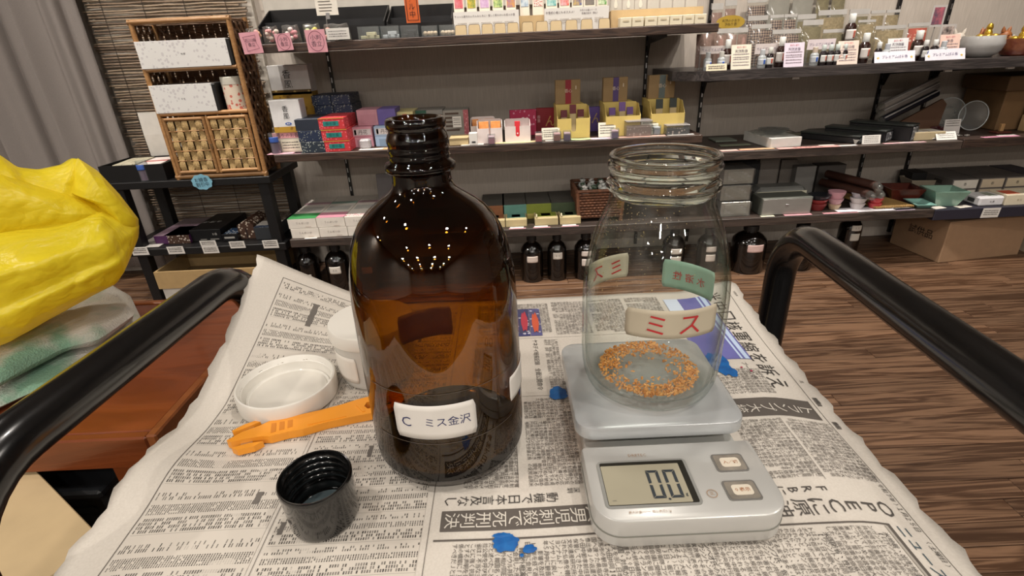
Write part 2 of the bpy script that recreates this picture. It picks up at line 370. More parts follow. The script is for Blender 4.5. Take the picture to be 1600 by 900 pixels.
# ================================================================ trolley
TUBE = M('#0b0b0c', .22, var=.2, spec=.6, coat=.3)
def arc(c, a0, a1, r, n=8):
    return [(c[0], c[1]+r*math.cos(a0+(a1-a0)*i/n), c[2]+r*math.sin(a0+(a1-a0)*i/n)) for i in range(n+1)]
tr = empty('trolley', 'black metal trolley under the spread newspaper', 'trolley', (.005, .34, 0), -R(3.7))
ob('platform', G().bbox(-.225, .215, -.19, .15, .625, .652, .004), BLK, tr)
for s, y0, y1 in ((-1, -.108, .098), (1, -.14, .178)):
    nm = 'handle'; x = s*.298; rr, zt = .062, .72
    path = [(x, y0-rr, .40), (x, y0-rr, zt-rr)] + [(x, y0-rr*math.sin(math.pi/2*(1-i/8)), zt-rr+rr*math.cos(math.pi/2*(1-i/8))) for i in range(1, 9)]
    path += [(x, y0+(y1-y0)*i/4, zt) for i in range(1, 4)]
    path += [(x, y1+rr*math.sin(math.pi/2*i/8), zt-rr+rr*math.cos(math.pi/2*i/8)) for i in range(0, 9)] + [(x, y1+rr, .40)]
    ob(nm, G().tube(path, .0165, 20), TUBE, tr, smooth=50)
for y in (-.212, .202): ob('cross_bar', G().tube([(-.298, y, .41), (.298, y, .41)], .014, 14), TUBE, tr, smooth=50)
for x in (-.15, .15):
    for y in (-.212, .202): ob('leg', G().tube([(x, y, .06), (x, y, .5), (x*.9, y*.7, .63)], .013, 12), TUBE, tr, smooth=50)
    for y in (-.212, .202): ob('caster', G().lathe([(.001, -.012), (.03, -.012), (.03, .012), (.001, .012)], 20).xf(Matrix.Translation((x, y, .03)) @ Matrix.Rotation(R(90), 4, 'Y')), BLK, tr, smooth=40)
# ================================================================ newspaper
def sm(t): t = max(0, min(1, t)); return t*t*(3-2*t)
def paper_h(x, y):
    a = max(0, min(1, (y-.352)/.173)); b = max(0, min(1, (-.135-x)/.133))
    h = .6612 + .068*a**1.15*b**1.15
    h -= .009*sm((x-.19)/.055)*(1-sm((y-.30)/.2)); h += .010*sm((x-.18)/.06)*sm((y-.44)/.09)
    h += .006*sm((-.20-x)/.06)*sm((.33-y)/.05)*sm((y-.24)/.04) - .004*sm((-.215-x)/.05)*sm((.24-y)/.05)
    h += .0007*math.sin(x*41+y*23)*math.sin(y*37-x*11)
    return h
PX0, PX1, PY0, PY1 = -.268, .2455, .10, .525
np_ = empty('newspaper', 'open newspaper with stock tables and headlines spread over the trolley', 'newspaper', (0, 0, 0))
def papermat():
    m, nt, b = nodes('newsprint'); L = nt.links.new
    tc = N(nt, 'ShaderNodeTexCoord')
    nz = N(nt, 'ShaderNodeTexNoise', i_Scale=700.0, i_Detail=2.0); L(tc.outputs['Object'], nz.inputs['Vector'])
    cr = N(nt, 'ShaderNodeValToRGB'); cr.color_ramp.elements[0].color = lin('#c3bbb0'); cr.color_ramp.elements[1].color = lin('#d6cfc5'); L(nz.outputs['Fac'], cr.inputs[0])
    L(cr.outputs[0], b.inputs['Base Color']); b.inputs['Roughness'].default_value = .8; b.inputs['Specular IOR Level'].default_value = .2
    return m
def tablemat(period, bands):
    """stock-market tables: bands of tiny figures, one white-noise tone per figure"""
    m, nt, b = nodes('stock_tables'); L = nt.links.new
    def mth(op, a, c=None, d=None):
        n = N(nt, 'ShaderNodeMath', operation=op)
        for i, q in enumerate((a, c, d)):
            if q is None: continue
            if isinstance(q, (int, float)): n.inputs[i].default_value = q
            else: L(q, n.inputs[i])
        return n.outputs[0]
    tc = N(nt, 'ShaderNodeTexCoord'); sp = N(nt, 'ShaderNodeSeparateXYZ'); L(tc.outputs['Object'], sp.inputs[0])
    X = mth('MULTIPLY', sp.outputs[0], 1000.0); Y = mth('MULTIPLY', sp.outputs[1], 1000.0)
    band = mth('DIVIDE', Y, period); bi = mth('FLOOR', band); bf = mth('MULTIPLY', mth('FRACT', band), period)
    rows = []
    for (y0, y1, pitch, duty, pres) in bands:
        inr = mth('MULTIPLY', mth('GREATER_THAN', bf, y0), mth('LESS_THAN', bf, y1))
        ci = mth('FLOOR', mth('DIVIDE', X, pitch)); cf = mth('FRACT', mth('DIVIDE', X, pitch))
        cv = N(nt, 'ShaderNodeCombineXYZ'); L(ci, cv.inputs[0]); L(bi, cv.inputs[1]); cv.inputs[2].default_value = y0
        wn = N(nt, 'ShaderNodeTexWhiteNoise', noise_dimensions='3D'); L(cv.outputs[0], wn.inputs['Vector'])
        tone = mth('MULTIPLY', mth('LESS_THAN', wn.outputs['Value'], pres), mth('MULTIPLY_ADD', wn.outputs['Color'], .5, .62))
        rows.append(mth('MULTIPLY', mth('MULTIPLY', inr, mth('LESS_THAN', cf, duty)), tone))
    a = rows[0]
    for r_ in rows[1:]: a = mth('MAXIMUM', a, r_)
    ng = N(nt, 'ShaderNodeTexNoise', i_Scale=60.0, i_Detail=1.0); L(tc.outputs['Object'], ng.inputs['Vector'])
    gap = mth('MULTIPLY_ADD', mth('GREATER_THAN', ng.outputs['Fac'], .33), .75, .25)
    fz = N(nt, 'ShaderNodeTexNoise', i_Scale=2600.0, i_Detail=1.0); L(tc.outputs['Object'], fz.inputs['Vector'])
    a = mth('MULTIPLY', mth('MULTIPLY', a, gap), mth('MULTIPLY_ADD', fz.outputs['Fac'], .8, .5))
    hair = mth('LESS_THAN', mth('ABSOLUTE', mth('SUBTRACT', bf, period-.6)), .14)
    a = mth('MINIMUM', mth('MAXIMUM', a, mth('MULTIPLY', hair, .45)), 1.0)
    mx = N(nt, 'ShaderNodeMix', data_type='RGBA'); mx.inputs[6].default_value = lin('#ccc4b9'); mx.inputs[7].default_value = lin('#302d2b')
    L(a, mx.inputs[0]); L(mx.outputs[2], b.inputs['Base Color']); b.inputs['Roughness'].default_value = .8; b.inputs['Specular IOR Level'].default_value = .2
    return m
PAPER = papermat()
def bandset(n, h, gap, d0, d1, s0, s1):
    b = [(.6+k*(h+gap), .6+k*(h+gap)+h, 1.45, .62, .80-.10*(k % 3)) for k in range(n)]
    k = d0
    while k < d1: b.append((k, min(d1, k+1.15), 1.45, .50, .93)); k += 1.3
    return b + [(s0, (s0+s1)/2-.15, 1.45, .52, .60), ((s0+s1)/2+.15, s1, 1.45, .52, .42)]
TABLE = tablemat(38.0, bandset(4, 2.3, .5, 14.0, 21.5, 25.0, 30.5)); TABLE2 = tablemat(21.5, bandset(3, 1.9, .4, 9.0, 13.0, 15.2, 18.6))
def edge(v): return .0016*math.sin(v*61)+.0012*math.sin(v*143+1)
def pgrid(u, v):
    x = PX0+(PX1-PX0)*u; y = PY0+(PY1-PY0)*v
    if u == 0: x += edge(v)
    if u == 1: x += edge(v+.3)
    return (x, y, paper_h(x, y))
pg = ob('sheet', G().grid(pgrid, 72, 60), PAPER, np_, smooth=True, fix=False)
md = pg.modifiers.new('thick', 'SOLIDIFY'); md.thickness = .0007; md.offset = -1
def patch(name, x0, x1, y0, y1, mt, lift=.0003, nu=None, nv=None):
    nu = nu or max(1, int((x1-x0)/.008)); nv = nv or max(1, int((y1-y0)/.008))
    return ob(name, G().grid(lambda u, v: (x0+(x1-x0)*u, y0+(y1-y0)*v, paper_h(x0+(x1-x0)*u, y0+(y1-y0)*v)+lift), nu, nv), mt, np_, smooth=True, fix=False)
patch('printed_table', -.238, -.155, .105, .503, TABLE); patch('printed_table', -.150, -.060, .105, .500, TABLE2)
RULE = M('#6a645e', .8); BAND = M('#5b544e', .8); NINK = M('#3c3835', .8); WPAP = M('#d0c9be', .8)
def rule(x0, x1, y0, y1, mt=RULE): return patch('printed_rule', x0, x1, y0, y1, mt, .0004)
rule(-.2405, -.2399, .105, .508); rule(-.2405, -.06, .5075, .5081); rule(-.1526, -.1522, .105, .508); rule(-.0561, -.0557, .105, .515)
def press(items, mt=NINK, lift=.0005, name='headline', res=1, parent=None):
    """items: (character, x, y, size[, sx, sy]); page top points to +X, lines of a column advance to -X or -Y"""
    g = G()
    for it in items:
        ch, x, y, s = it[:4]; sx, sy = (it[4], it[5]) if len(it) > 4 else (1, 1)
        v, f, w_, h_ = glyphs(ch, res)
        if not f: continue
        k = s/ max(.82, w_, h_)
        g.add([(x+p[1]*k*sy, y-p[0]*k*sx, paper_h(x+p[1]*k*sy, y-p[0]*k*sx)+lift) for p in v], f)
    return ob(name, g, mt, np_, fix=False)
def column(s, x, y, step, size, sx=1, sy=1): return [(c, x-step*i, y, size, sx, sy) for i, c in enumerate(s) if c != ' ']     # page-vertical: top to bottom = +X to -X
def row(s, x, y, step, size, sx=1, sy=1): return [(c, x, y-step*i, size, sx, sy) for i, c in enumerate(s) if c != ' ']         # page-horizontal: left to right = +Y to -Y
# ---- the printing
def hband(x0, x1, y0, y1): return patch('headline_band', x0, x1, y0, y1, BAND, .0004)
hband(-.0495, .0560, .2188, .2338)
press(column('人男児刺殺で死刑判決', .0428, .2263, .0095, .0098, 1.12, .92), WPAP, .0007, res=2)
press(column('中国・', .050, .2455, .0042, .0040) + column('深圳', .035, .2455, .0042, .0040) + column('動機で日本言及なし', .0190, .2409, .0080, .0074), lift=.0005)
press(column('OPECに原油増産', .2190, .2245, .0103, .0102, 1.25, .9), M('#4b4642', .8), res=2)
press(column('FRBに', .1865, .2377, .0087, .0072), M('#4b4642', .8))
hband(.150, .2288, .3085, .3305)
press(column('トランプ大統領', .2216, .3178, .0103, .0098), WPAP, .0007, res=2)
press(row('米中口核軍縮を訴え', .2150, .4990, .0185, .0165, .92, .95), res=2)
rule(.2323, .2327, .105, .52); rule(-.0525, .2131, .2121, .2133, BAND); rule(.2108, .2131, .105, .2133, BAND); rule(.2090, .2108, .105, .2116, M('#a9a298', .8))
press(row('２０２５年（令和７年）１月２５日', .2295, .2655, .0036, .0034) + row('（土曜日）', .2295, .2025, .0036, .0034) + row('北國新聞', .2385, .5020, .0024, .0022) + row('北', .2375, .3560, .004, .0036) + row('新聞', .2375, .3340, .0033, .0033) + row('第三', .2375, .3060, .0033, .0033), name='page_header')
press(row('ニュース・ファイル', .2195, .2085, .0088, .0082, .9, .9), M('#3f5560', .8), res=2)
for (y0, y1) in ((.326, .336), (.300, .308), (.172, .179)): patch('page_mark', .2350, .2385, y0, y1, RULE, .0004, 1, 2)
FILL = '米国のトランプ大統領は原油価格の引き下げを石油輸出国機構に求めた連邦準備制度には利下げを促す考えを示し日本時間の二十五日未明に会見した市場では円相場が動き株価は続伸した関係者によると政権は核軍縮の協議を中国とロシアに呼び掛ける方針で各国の反応を見極める'
fi = [0]
def body(x0, n, y0, y1, step=.0033, size=.0031):
    """page-vertical body text: lines of n characters from x0 towards -X, successive lines towards +Y"""
    it = []; y = y0
    while y < y1:
        s = ''.join(FILL[(fi[0]+k) % len(FILL)] for k in range(n)); fi[0] += n
        m_ = n if random.random() > .15 else random.randint(n//2, n-1)
        it += column(s[:m_], x0, y, step, size); y += .0034
    return it
SMALL = M('#57514c', .8)
press(body(.2300, 11, .2490, .3060), SMALL, name='article_text'); press(body(.1915, 11, .2490, .3060), SMALL, name='article_text')
press(body(.2050, 12, .338, .372), SMALL, name='article_text')
rule(.1932, .1935, .245, .306)
for xt in (.0395, -.0030): press(body(xt, 11, .2520, .3420), SMALL, name='article_text')
for xt in (.0395, -.0030): press(body(xt, 11 if xt < 0 else 4, .3500, .4330), SMALL, name='article_text')
for xt in (.1560, .1160, .0760, .0360, -.0030): press(body(xt, 11, .4430 if xt > .04 else .4480, .512), SMALL, name='article_text')
press(row('ケネディ暗殺記録 全面公開命令', .0195, .4310, .0054, .0050), name='subheadline')
press(row('ブーチン氏', .1980, .3770, .0050, .0046), name='subheadline')
rule(-.05, .04, .3455, .3458); rule(-.05, .15, .4370, .4373); rule(-.002, -.0017, .25, .43)
for (x0, x1, y0, y1, h) in ((.0044, .0160, .4410, .4985, '#3c3f6e'), (.0165, .0277, .4410, .4985, '#59588a')):
    patch('printed_photo', x0, x1, y0, y1, speckle(h, '#c9c6d6', 260, .6), .0005)
for (x, y, h) in ((.011, .470, '#b03a48'), (.022, .467, '#c8583c')):
    g = G(); n = 18; g.add([(x+.0035*math.cos(6.283*k/n), y+.020*math.sin(6.283*k/n)*(1+.2*math.sin(k*2.2)), paper_h(x, y)+.0008) for k in range(n)], [tuple(range(n))]); ob('printed_photo', g, M(h, .8), np_, fix=False)
patch('printed_photo', .163, .2080, .3850, .505, M('#6b6aa8', .8, h2='#57599a', scale=14), .0005)
for (x0, x1) in ((.198, .2000), (.2020, .2062)): patch('printed_photo', x0, x1, .3850, .505, M('#b9cbe6', .8), .0007, 1, 14)
patch('printed_photo', .163, .178, .44, .505, M('#cfd9ea', .8), .0007)
BR_ = ['米地裁、出生地主義', '【ロサンゼルス共同', 'ンガンドレルの連邦', '共和党とともに提訴', '米出生地主義制度の', 'について「明白な違', '憲」とし止める命令', '憲判断。第２次政権', '押された政策を同日',
 'した。', '米国防省、性別', '【ワシントン共同】', 'トは22日で開いたの', 'ボスで首席でもの変', 'でもへスポートの', 'されたと、新報道官', 'れたら、トランプ氏', 'ただけだとし、別に', 'けたり一なと、省は', '輸くする案である。', 'トランプ氏、仮想通', '【ワシントン共同】',
 '時暗殺を令に署名し', '大統領令に署名し規', '案のありかも検討す', '組織などからの禁じ', 'ているとみられる。', 'ていたにした中銀', '子化した中央銀行は', 'Ｃ）を規制止した', 'ポンペオ氏の身辺', '【ワシントン時事】', '第１次政権でその時', '担当特別代表を務め', '氏とブライアン・フ', '打ち切るよう大統領', 'トサービス）に報じ', 'アカ23日、報じた。', 'ン革命防衛隊コッ', '今首脳会議に関係す',
 'ンの司令官を狙う', 'は同じくイラン系の', 'トン元大統領補佐', 'の警護も20日に打', '韓国、対馬から', '', '【大田共同】韓国の', '対馬市の観音寺から', '国へ渡った県指定の', '像出像」の返還を前', 'の田中節孝前住職が', '保管してきた中部の', '文化遺産研究所が保', 'された仏像を韓国忠', 'ョンナムド）・瑞山', 'ソクサ）に戻して', '年５月中に観音寺の', '　　影響を及ぼして', '12年を経て返された',
 '', '韓国外相演説で', '', '【ソウル共同】韓国', '韓国外相が同日に', '竹島（韓国名・独島', 'だと述べたことから', '拉公使を呼び抗議し', '省は「不当な主張を', 'ことに強く抗議する', 'とする声明を発表し', '係の構築に「互いに', 'すべきだ」と述べ、']
it1 = []; it2 = []
for i, s in enumerate(BR_):
    x = .2055 - i*.00345; bold = s in ('米地裁、出生地主義', '米国防省、性別', 'トランプ氏、仮想通', 'ポンペオ氏の身辺', '韓国、対馬から', '韓国外相演説で')
    y = .2045 if (bold or s.startswith('【')) else .2085
    (it2 if bold else it1).extend(row(s + ('' if bold else FILL[i % 90:i % 90+9]), x, y, .0036 if bold else .0032, .0035 if bold else .0030))
press(it1, SMALL, name='brief_text')
for x_ in sorted(set(q[1] for q in it2)): press([q for q in it2 if q[1] == x_], NINK, name='brief_heading')
for (x0, x1, y0, y1) in ((-.094, -.091, .440, .463), (-.108, -.105, .285, .296), (-.086, -.083, .268, .279), (-.147, -.144, .222, .231), (-.120, -.117, .218, .226), (-.205, -.200, .452, .486), (-.078, -.075, .330, .341), (-.172, -.168, .246, .256)):
    patch('table_heading', x0, x1, y0, y1, RULE, .0005, 1, 2)
def blot(cx, cy, r, seed, sx=1, sy=1):
    rnd = random.Random(seed); a = [rnd.uniform(-.14, .14) for _ in range(26)]; g = G()
    pts = [(cx+r*sx*math.cos(6.283*k/26)*(1+a[k]), cy+r*sy*math.sin(6.283*k/26)*(1+a[k])) for k in range(26)]
    g.add([(cx, cy, paper_h(cx, cy)+.0011)] + [(x, y, paper_h(x, y)+.0009) for x, y in pts], [(0, i+1, (i+1) % 26+1) for i in range(26)])
    return ob('ink_stain', g, M('#1367ae', .45, h2='#0c4f96', scale=120), np_, fix=False)
blot(-.0105, .2095, .0072, 1, 1.05, .85); blot(.0030, .2048, .0033, 2, 1.15, .9); blot(-.0015, .2010, .0012, 3); blot(-.0125, .2145, .004, 8, 1.5, .5)
blot(.0335, .3475, .0085, 4, .9, 1.0); blot(.176, .379, .011, 5, .8, 1.5); blot(.182, .3655, .006, 6, .7, 1.2)
for (x, y) in ((.1985, .3655), (.1925, .371)): 
    g = G().lathe([(.0001, .0009), (.0011, .0009)], 10, (x, y, paper_h(x, y))); ob('ink_stain', g, M('#a82a4e', .6), np_, fix=False)
# ================================================================ cylinder helpers
def cyl_patch(name, parent, c, r, a0, a1, z0, z1, mt, tiltz=0, n=16, rc=.12):
    """label sheet on a cylinder, corners clipped"""
    g = G(); w_ = (a1-a0); 
    def fn(u, v):
        e = rc*min(1, .12/max(.001, 1)); q = 1
        if v in (0, 1): u = .5+(u-.5)*(1-.05)
        a = a0+w_*u; return (c[0]+r*math.cos(a), c[1]+r*math.sin(a), z0+(z1-z0)*v+tiltz*(u-.5))
    g.grid(fn, n, 6)
    o = ob(name, g, mt, parent, smooth=True, fix=False); md = o.modifiers.new('thick', 'SOLIDIFY'); md.thickness = .00025; md.offset = 1; return o
def cyl_write(parent, s, c, r, ac, zc, w, h, mt, tiltz=0, res=2, name='handwriting', thin=1):
    v, f, tw, th = glyphs(s, res); k = min(w/tw, h/th); g = G()
    g.add([(c[0]+r*math.cos(ac+p[0]*k/r), c[1]+r*math.sin(ac+p[0]*k/r), zc+p[1]*k+tiltz*(p[0]*k/w)) for p in v], f)
    return ob(name, g, mt, parent, fix=False)
# ================================================================ amber bottle
def ambermat():
    """amber wall: tint by facing, denser towards the thick neck (object height)"""
    m = clear('#e2c67c', '#6a400e', 0, .012, .06, name='amber_glass', edgepow=2.2); nt = m.node_tree; L = nt.links.new
    tr = [n for n in nt.nodes if n.type == 'BSDF_TRANSPARENT'][0]; src = tr.inputs[0].links[0].from_socket
    tc = N(nt, 'ShaderNodeTexCoord'); sp = N(nt, 'ShaderNodeSeparateXYZ'); L(tc.outputs['Object'], sp.inputs[0])
    mr = N(nt, 'ShaderNodeMapRange'); mr.inputs[1].default_value = .115; mr.inputs[2].default_value = .19; L(sp.outputs[2], mr.inputs[0])
    mx = N(nt, 'ShaderNodeMix', data_type='RGBA', blend_type='MULTIPLY'); mx.inputs[7].default_value = (.40, .27, .15, 1)
    L(mr.outputs[0], mx.inputs[0]); L(src, mx.inputs[6]); L(mx.outputs[2], tr.inputs[0]); return m
AMB = ambermat()
Zp = .6622
bt = empty('amber_bottle', 'large open amber glass bottle with a handwritten white label', 'bottle', (-.0485, .298, Zp))
base_ = [(.0512, .0108), (.0492, .0045), (.0445, .0008), (.039, .0003), (.030, .003), (.0005, .004)]
outer = [(.0512, .011), (.0517, .020), (.0517, .06), (.0515, .10), (.0512, .1185), (.0503, .1330), (.0489, .1425), (.0465, .1530), (.0435, .1608), (.0400, .1670), (.0350, .1728), (.0295, .1772), (.0240, .1808), (.0200, .1838),
         (.0176, .1868), (.0168, .1905), (.0167, .1945), (.0180, .1952), (.0198, .1962), (.0200, .1985), (.0196, .2000), (.0176, .2010), (.0168, .2020), (.0174, .2033), (.0169, .2046), (.0167, .2058), (.0173, .2072), (.0167, .2086), (.0165, .2098), (.0171, .2112), (.0172, .2130), (.0164, .2155), (.0154, .2172), (.0153, .2182), (.0163, .2192), (.0167, .2210), (.0165, .2230), (.0157, .2242), (.0140, .2243)]
inner = [(.0124, .2235), (.0118, .2210), (.0125, .20), (.0140, .186), (.0175, .1812), (.0270, .1755), (.0335, .1705), (.0385, .1648), (.0418, .1590), (.0448, .1515), (.0470, .1415), (.0484, .1320), (.0492, .1180), (.0495, .10), (.0497, .06), (.0497, .020), (.0485, .0132)]
floor_ = [(.0484, .0130), (.044, .0085), (.036, .0075), (.020, .0095), (.0005, .0105)]
ob('glass_body', G().lathe(outer + inner, 64), AMB, bt, smooth=60); ob('glass_base', G().lathe(base_ , 64).lathe(floor_, 64), M('#150b04', .12, spec=.6), bt, smooth=60)  # base near-black: dense thick glass, with the shade beneath painted in
STK = M('#d9d4cd', .6); NAVYINK = M('#2a2d5c', .6)
L0 = (-0.063,0.7117); L1 = (-0.0136,0.7123); zt = (-0.0358,0.7322)[1]-Zp; zb = (-0.038,0.7077)[1]-Zp
a0 = -R(90)-.50; a1 = -R(90)+.47
lb = cyl_patch('label', bt, (0, 0), .0520, a0, a1, zb, zt, STK); lb['label'] = 'white sticker with handwriting'
cyl_write(lb, 'C', (0, 0), .0524, -R(90)-.35, (zb+zt)/2, .008, .0068, NAVYINK); cyl_write(lb, 'ミス金沢', (0, 0), .0524, -R(90)+.14, (zb+zt)/2+.0005, .027, .0085, NAVYINK, res=1)
cyl_patch('label', bt, (0, 0), .0520, -R(32), R(5), .052, .070, STK)
cyl_patch('label', bt, (0, 0), .0520, R(88), R(134), .058, .082, STK)
for z in (zt+.0075, zb-.004): cyl_patch('tape_edge', bt, (0, 0), .0519, a0-.35, a1+.55, z, z+.00025, M('#4d4236', .3))
# ================================================================ clear jar on the scale
PZ = .6945; DZJ = .003
JG = clear('#fdfefd', '#c2d0c8', 0, .012, .03, name='clear_glass', edgepow=4.0)
JX, JY = .0960, .3175
jr = empty('glass_jar', 'clear open-mouthed glass jar with red-lettered beige label on the scale', 'jar', (JX, JY, PZ+.0003))
jo = [(.0005, .0030), (.030, .0024), (.0365, .0004), (.0405, .0008), (.0440, .0040), (.0461, .0100), (.0474, .018), (.0480, .03), (.0481, .055), (.0479, .073), (.0470, .087), (.0453, .097), (.0428, .109), (.0398, .118), (.0368, .1255), (.0339, .1320), (.0324, .1365), (.0320, .1410), (.0326, .1435), (.0342, .1450), (.0348, .1470), (.0342, .1490), (.0326, .1502), (.0323, .1540), (.0327, .1560), (.0340, .1575), (.0343, .1588), (.0336, .1602), (.0326, .1612), (.0328, .1626), (.0333, .1640), (.0328, .1652), (.0316, .1656)]
ji = [(.0304, .1648), (.0299, .1630), (.0297, .150), (.0298, .1400), (.0304, .1355), (.0322, .1305), (.0350, .1240), (.0380, .1165), (.0410, .1075), (.0434, .0960), (.0449, .0860), (.0456, .073), (.0457, .03), (.0450, .016), (.0428, .0095), (.037, .0065), (.030, .0070), (.015, .0088), (.0005, .0092)]
def solidglass(h):
    m, nt, b = nodes('solid_glass'); b.inputs['Base Color'].default_value = lin(h); b.inputs['Transmission Weight'].default_value = 1.0; b.inputs['Roughness'].default_value = .01; b.inputs['IOR'].default_value = 1.48; return m
jo = [(r_, z_-DZJ if z_ > .09 else z_-DZJ*max(0, z_-.05)/.04) for r_, z_ in jo]; ji = [(r_, z_-DZJ if z_ > .09 else z_-DZJ*max(0, z_-.05)/.04) for r_, z_ in ji]
jk = [q for q in jo if q[1] < .1385]; jm = [q for q in ji if q[1] < .1371]; rimo = [q for q in jo if q[1] >= .1380]; rimi = [q for q in ji if q[1] >= .1370]
ob('glass_body', G().lathe(jk, 64).lathe(jm, 64), JG, jr, smooth=60)
pr_ = rimo + rimi + [rimo[0]]
ob('glass_rim', G().lathe(pr_, 64), solidglass('#eef5f1'), jr, smooth=60)
BEIGE = M('#b9ae98', .7); GRNL = M('#93b3a0', .7)
def wall_label(acx, half, z0, z1, mt, s, inside, ink=REDINK, tz=0, w=.02, h=.010):
    l = cyl_patch('label', jr, (0, 0), .0484, acx-half, acx+half, z0, z1, mt, tz)
    if s: cyl_write(l, s, (0, 0), .0474 if inside else .0494, acx, (z0+z1)/2, w, h, ink, res=1)
    return l
wall_label(-R(90)-.02, .60, .0610, .0800, BEIGE, 'ミ ス', False, w=.034, h=.0125)['label'] = 'beige sticker lettered in red'
wall_label(R(122), .42, .0600, .0795, M('#c9bfa9', .7), 'ミ ス', True, w=.028, h=.012)['label'] = 'beige sticker seen through the jar'
wall_label(R(42), .44, .0520, .0745, GRNL, '水 溶 性', True, w=.026, h=.008)['label'] = 'pale green sticker seen through the jar'
rnd = random.Random(3); g = G()
for _ in range(420):
    a = R(90)+rnd.gauss(.75, .75); z = min(.125, max(.04, rnd.gauss(.098, .018))); s = rnd.uniform(.00012, .0004); r = .0455 if z < .08 else .0455-(z-.08)*.12
    if z > .097: r -= (z-.097)*.28
    p = Vector((r*math.cos(a), r*math.sin(a), z)); t = Vector((-math.sin(a), math.cos(a), 0))
    g.add([p-t*s, p+t*s, p+t*s*.6+Vector((0, 0, s*1.8)), p-t*s*.7+Vector((0, 0, s*1.4))], [(0, 1, 2, 3)])
tag(ob('dust_speck', g, M('#d8c088', .5), jr, fix=False), kind='stuff')
g = G()
for k in range(1500):
    a = rnd.uniform(0, 6.283); q = min(1, abs(rnd.gauss(0, .55))); r = .0345-.0120*q; 
    if math.sin(a*2.0+.8) > .55 and rnd.random() < .55: continue
    if rnd.random() < .10: r = rnd.uniform(.012, .03)
    s = rnd.uniform(.0005, .0013); z = .0082+rnd.uniform(0, .0022)*(1-q*.6); m_ = Matrix.Translation((r*math.cos(a), r*math.sin(a), z)) @ Matrix.Rotation(rnd.uniform(0, 6), 4, Vector((rnd.random(), rnd.random(), rnd.random()+.01)))
    c = G().box(-s, s, -s*.6, s*.6, -s*.35, s*.35).xf(m_); g.add(c.v, c.f)
cr_ = ob('incense_crumbs', g, M('#d8a25e', .6, h2='#b87633', scale=260), None, loc=(JX, JY, PZ)); tag(cr_, 'ring of golden incense crumbs lying inside the glass jar', 'crumbs', kind='stuff')
# ================================================================ kitchen scale
SILV = M('#bdbcb8', .32, .25, var=.02, coat=.5); SIDE = M('#c8c9c4', .4, var=.02)
def rrect(x0, x1, y0, y1, r, n=6, rs=None):
    rs = rs or (r,)*4; p = []
    for (cx, cy, a, q) in ((x1, y1, 0, rs[0]), (x0, y1, 90, rs[1]), (x0, y0, 180, rs[2]), (x1, y0, 270, rs[3])):
        sx = -1 if cx == x1 else 1; sy = -1 if cy == y1 else 1
        for i in range(n+1): t = R(a+90*i/n); p.append((cx+sx*q+q*math.cos(t), cy+sy*q+q*math.sin(t)))
    return p
def slab(g, o, z0, z1, b=.0012):
    """rounded plate with softened rims: outline shrunk by b at both faces"""
    cx = sum(p[0] for p in o)/len(o); cy = sum(p[1] for p in o)/len(o); n = len(o); v = []
    for (k, z) in ((b, z0), (0, z0+b), (0, z1-b), (b*.35, z1-b*.3), (b, z1)):
        for p in o:
            d = math.hypot(p[0]-cx, p[1]-cy); v.append((cx+(p[0]-cx)*(1-k/d), cy+(p[1]-cy)*(1-k/d), z))
    return g.add(v, [tuple(range(n))[::-1], tuple(4*n+i for i in range(n))] + [(j*n+i, j*n+(i+1) % n, (j+1)*n+(i+1) % n, (j+1)*n+i) for j in range(4) for i in range(n)])
sx0, sx1 = .0395, .1475; SX, SY, SZ = .0935, .285, .6625
scl = empty('kitchen_scale', 'silver digital kitchen scale reading 0.0 under the glass jar', 'scale', (SX, SY, SZ))
ob('base', slab(G(), rrect(sx0-SX+.004, sx1-SX-.004, -.083, .075, .012), .0005, .012), SIDE, scl, smooth=40)
def incl(z, y): return z
cs = slab(G(), rrect(sx0-SX, sx1-SX, .2005-SY, .2595-SY, .014, 8, (.002, .002, .016, .016)), .001, .0215, .0018)
ob('console', cs, SILV, scl, smooth=35)
ob('console_seam', G().lathe([(0, 0)], 3) if False else slab(G(), rrect(sx0-SX-.0003, sx1-SX+.0003, .2002-SY, .2598-SY, .014, 8, (.002, .002, .016, .016)), .0095, .0105, .0001), M('#77776f', .5), scl)
ob('weighing_plate', slab(G(), rrect(.0375-SX, .1480-SX, .2640-SY, .3705-SY, .012, 8), .0215, .0318, .0016), M('#b9bcbd', .28, .35, var=.08, scale=25, coat=.3), scl, smooth=35)
ob('plate_stem', G().lathe([(.03, .011), (.03, .0218)], 24, (0, .03, 0), close=True), BLK, scl)
tz = .0217
def flat(name, pts, mt, z=tz, h=.0006, parent=None):
    return ob(name, G().prism(pts, h, z), mt, parent or scl)
c0 = (0.0481,0.2423); c1 = (0.0954,0.2092)
bx0, by1 = .0465-SX, .2450-SY; bx1, by0 = .1010-SX, .2095-SY
bz = flat('lcd_bezel', rrect(bx0, bx1, by0, by1, .003), M('#9a9a96', .3, .3), tz-.0003, .0008)
flat('lcd_frame', rrect(bx0+.0018, bx1-.0018, by0+.0015, by1-.0015, .001), M('#26241f', .3), tz+.0005, .0002, bz)
lc = flat('lcd_screen', rrect(bx0+.0020, bx1-.0055, by0+.0018, by1-.0042, .0006), M('#a09a86', .25, var=.03), tz+.0007, .0002, bz)
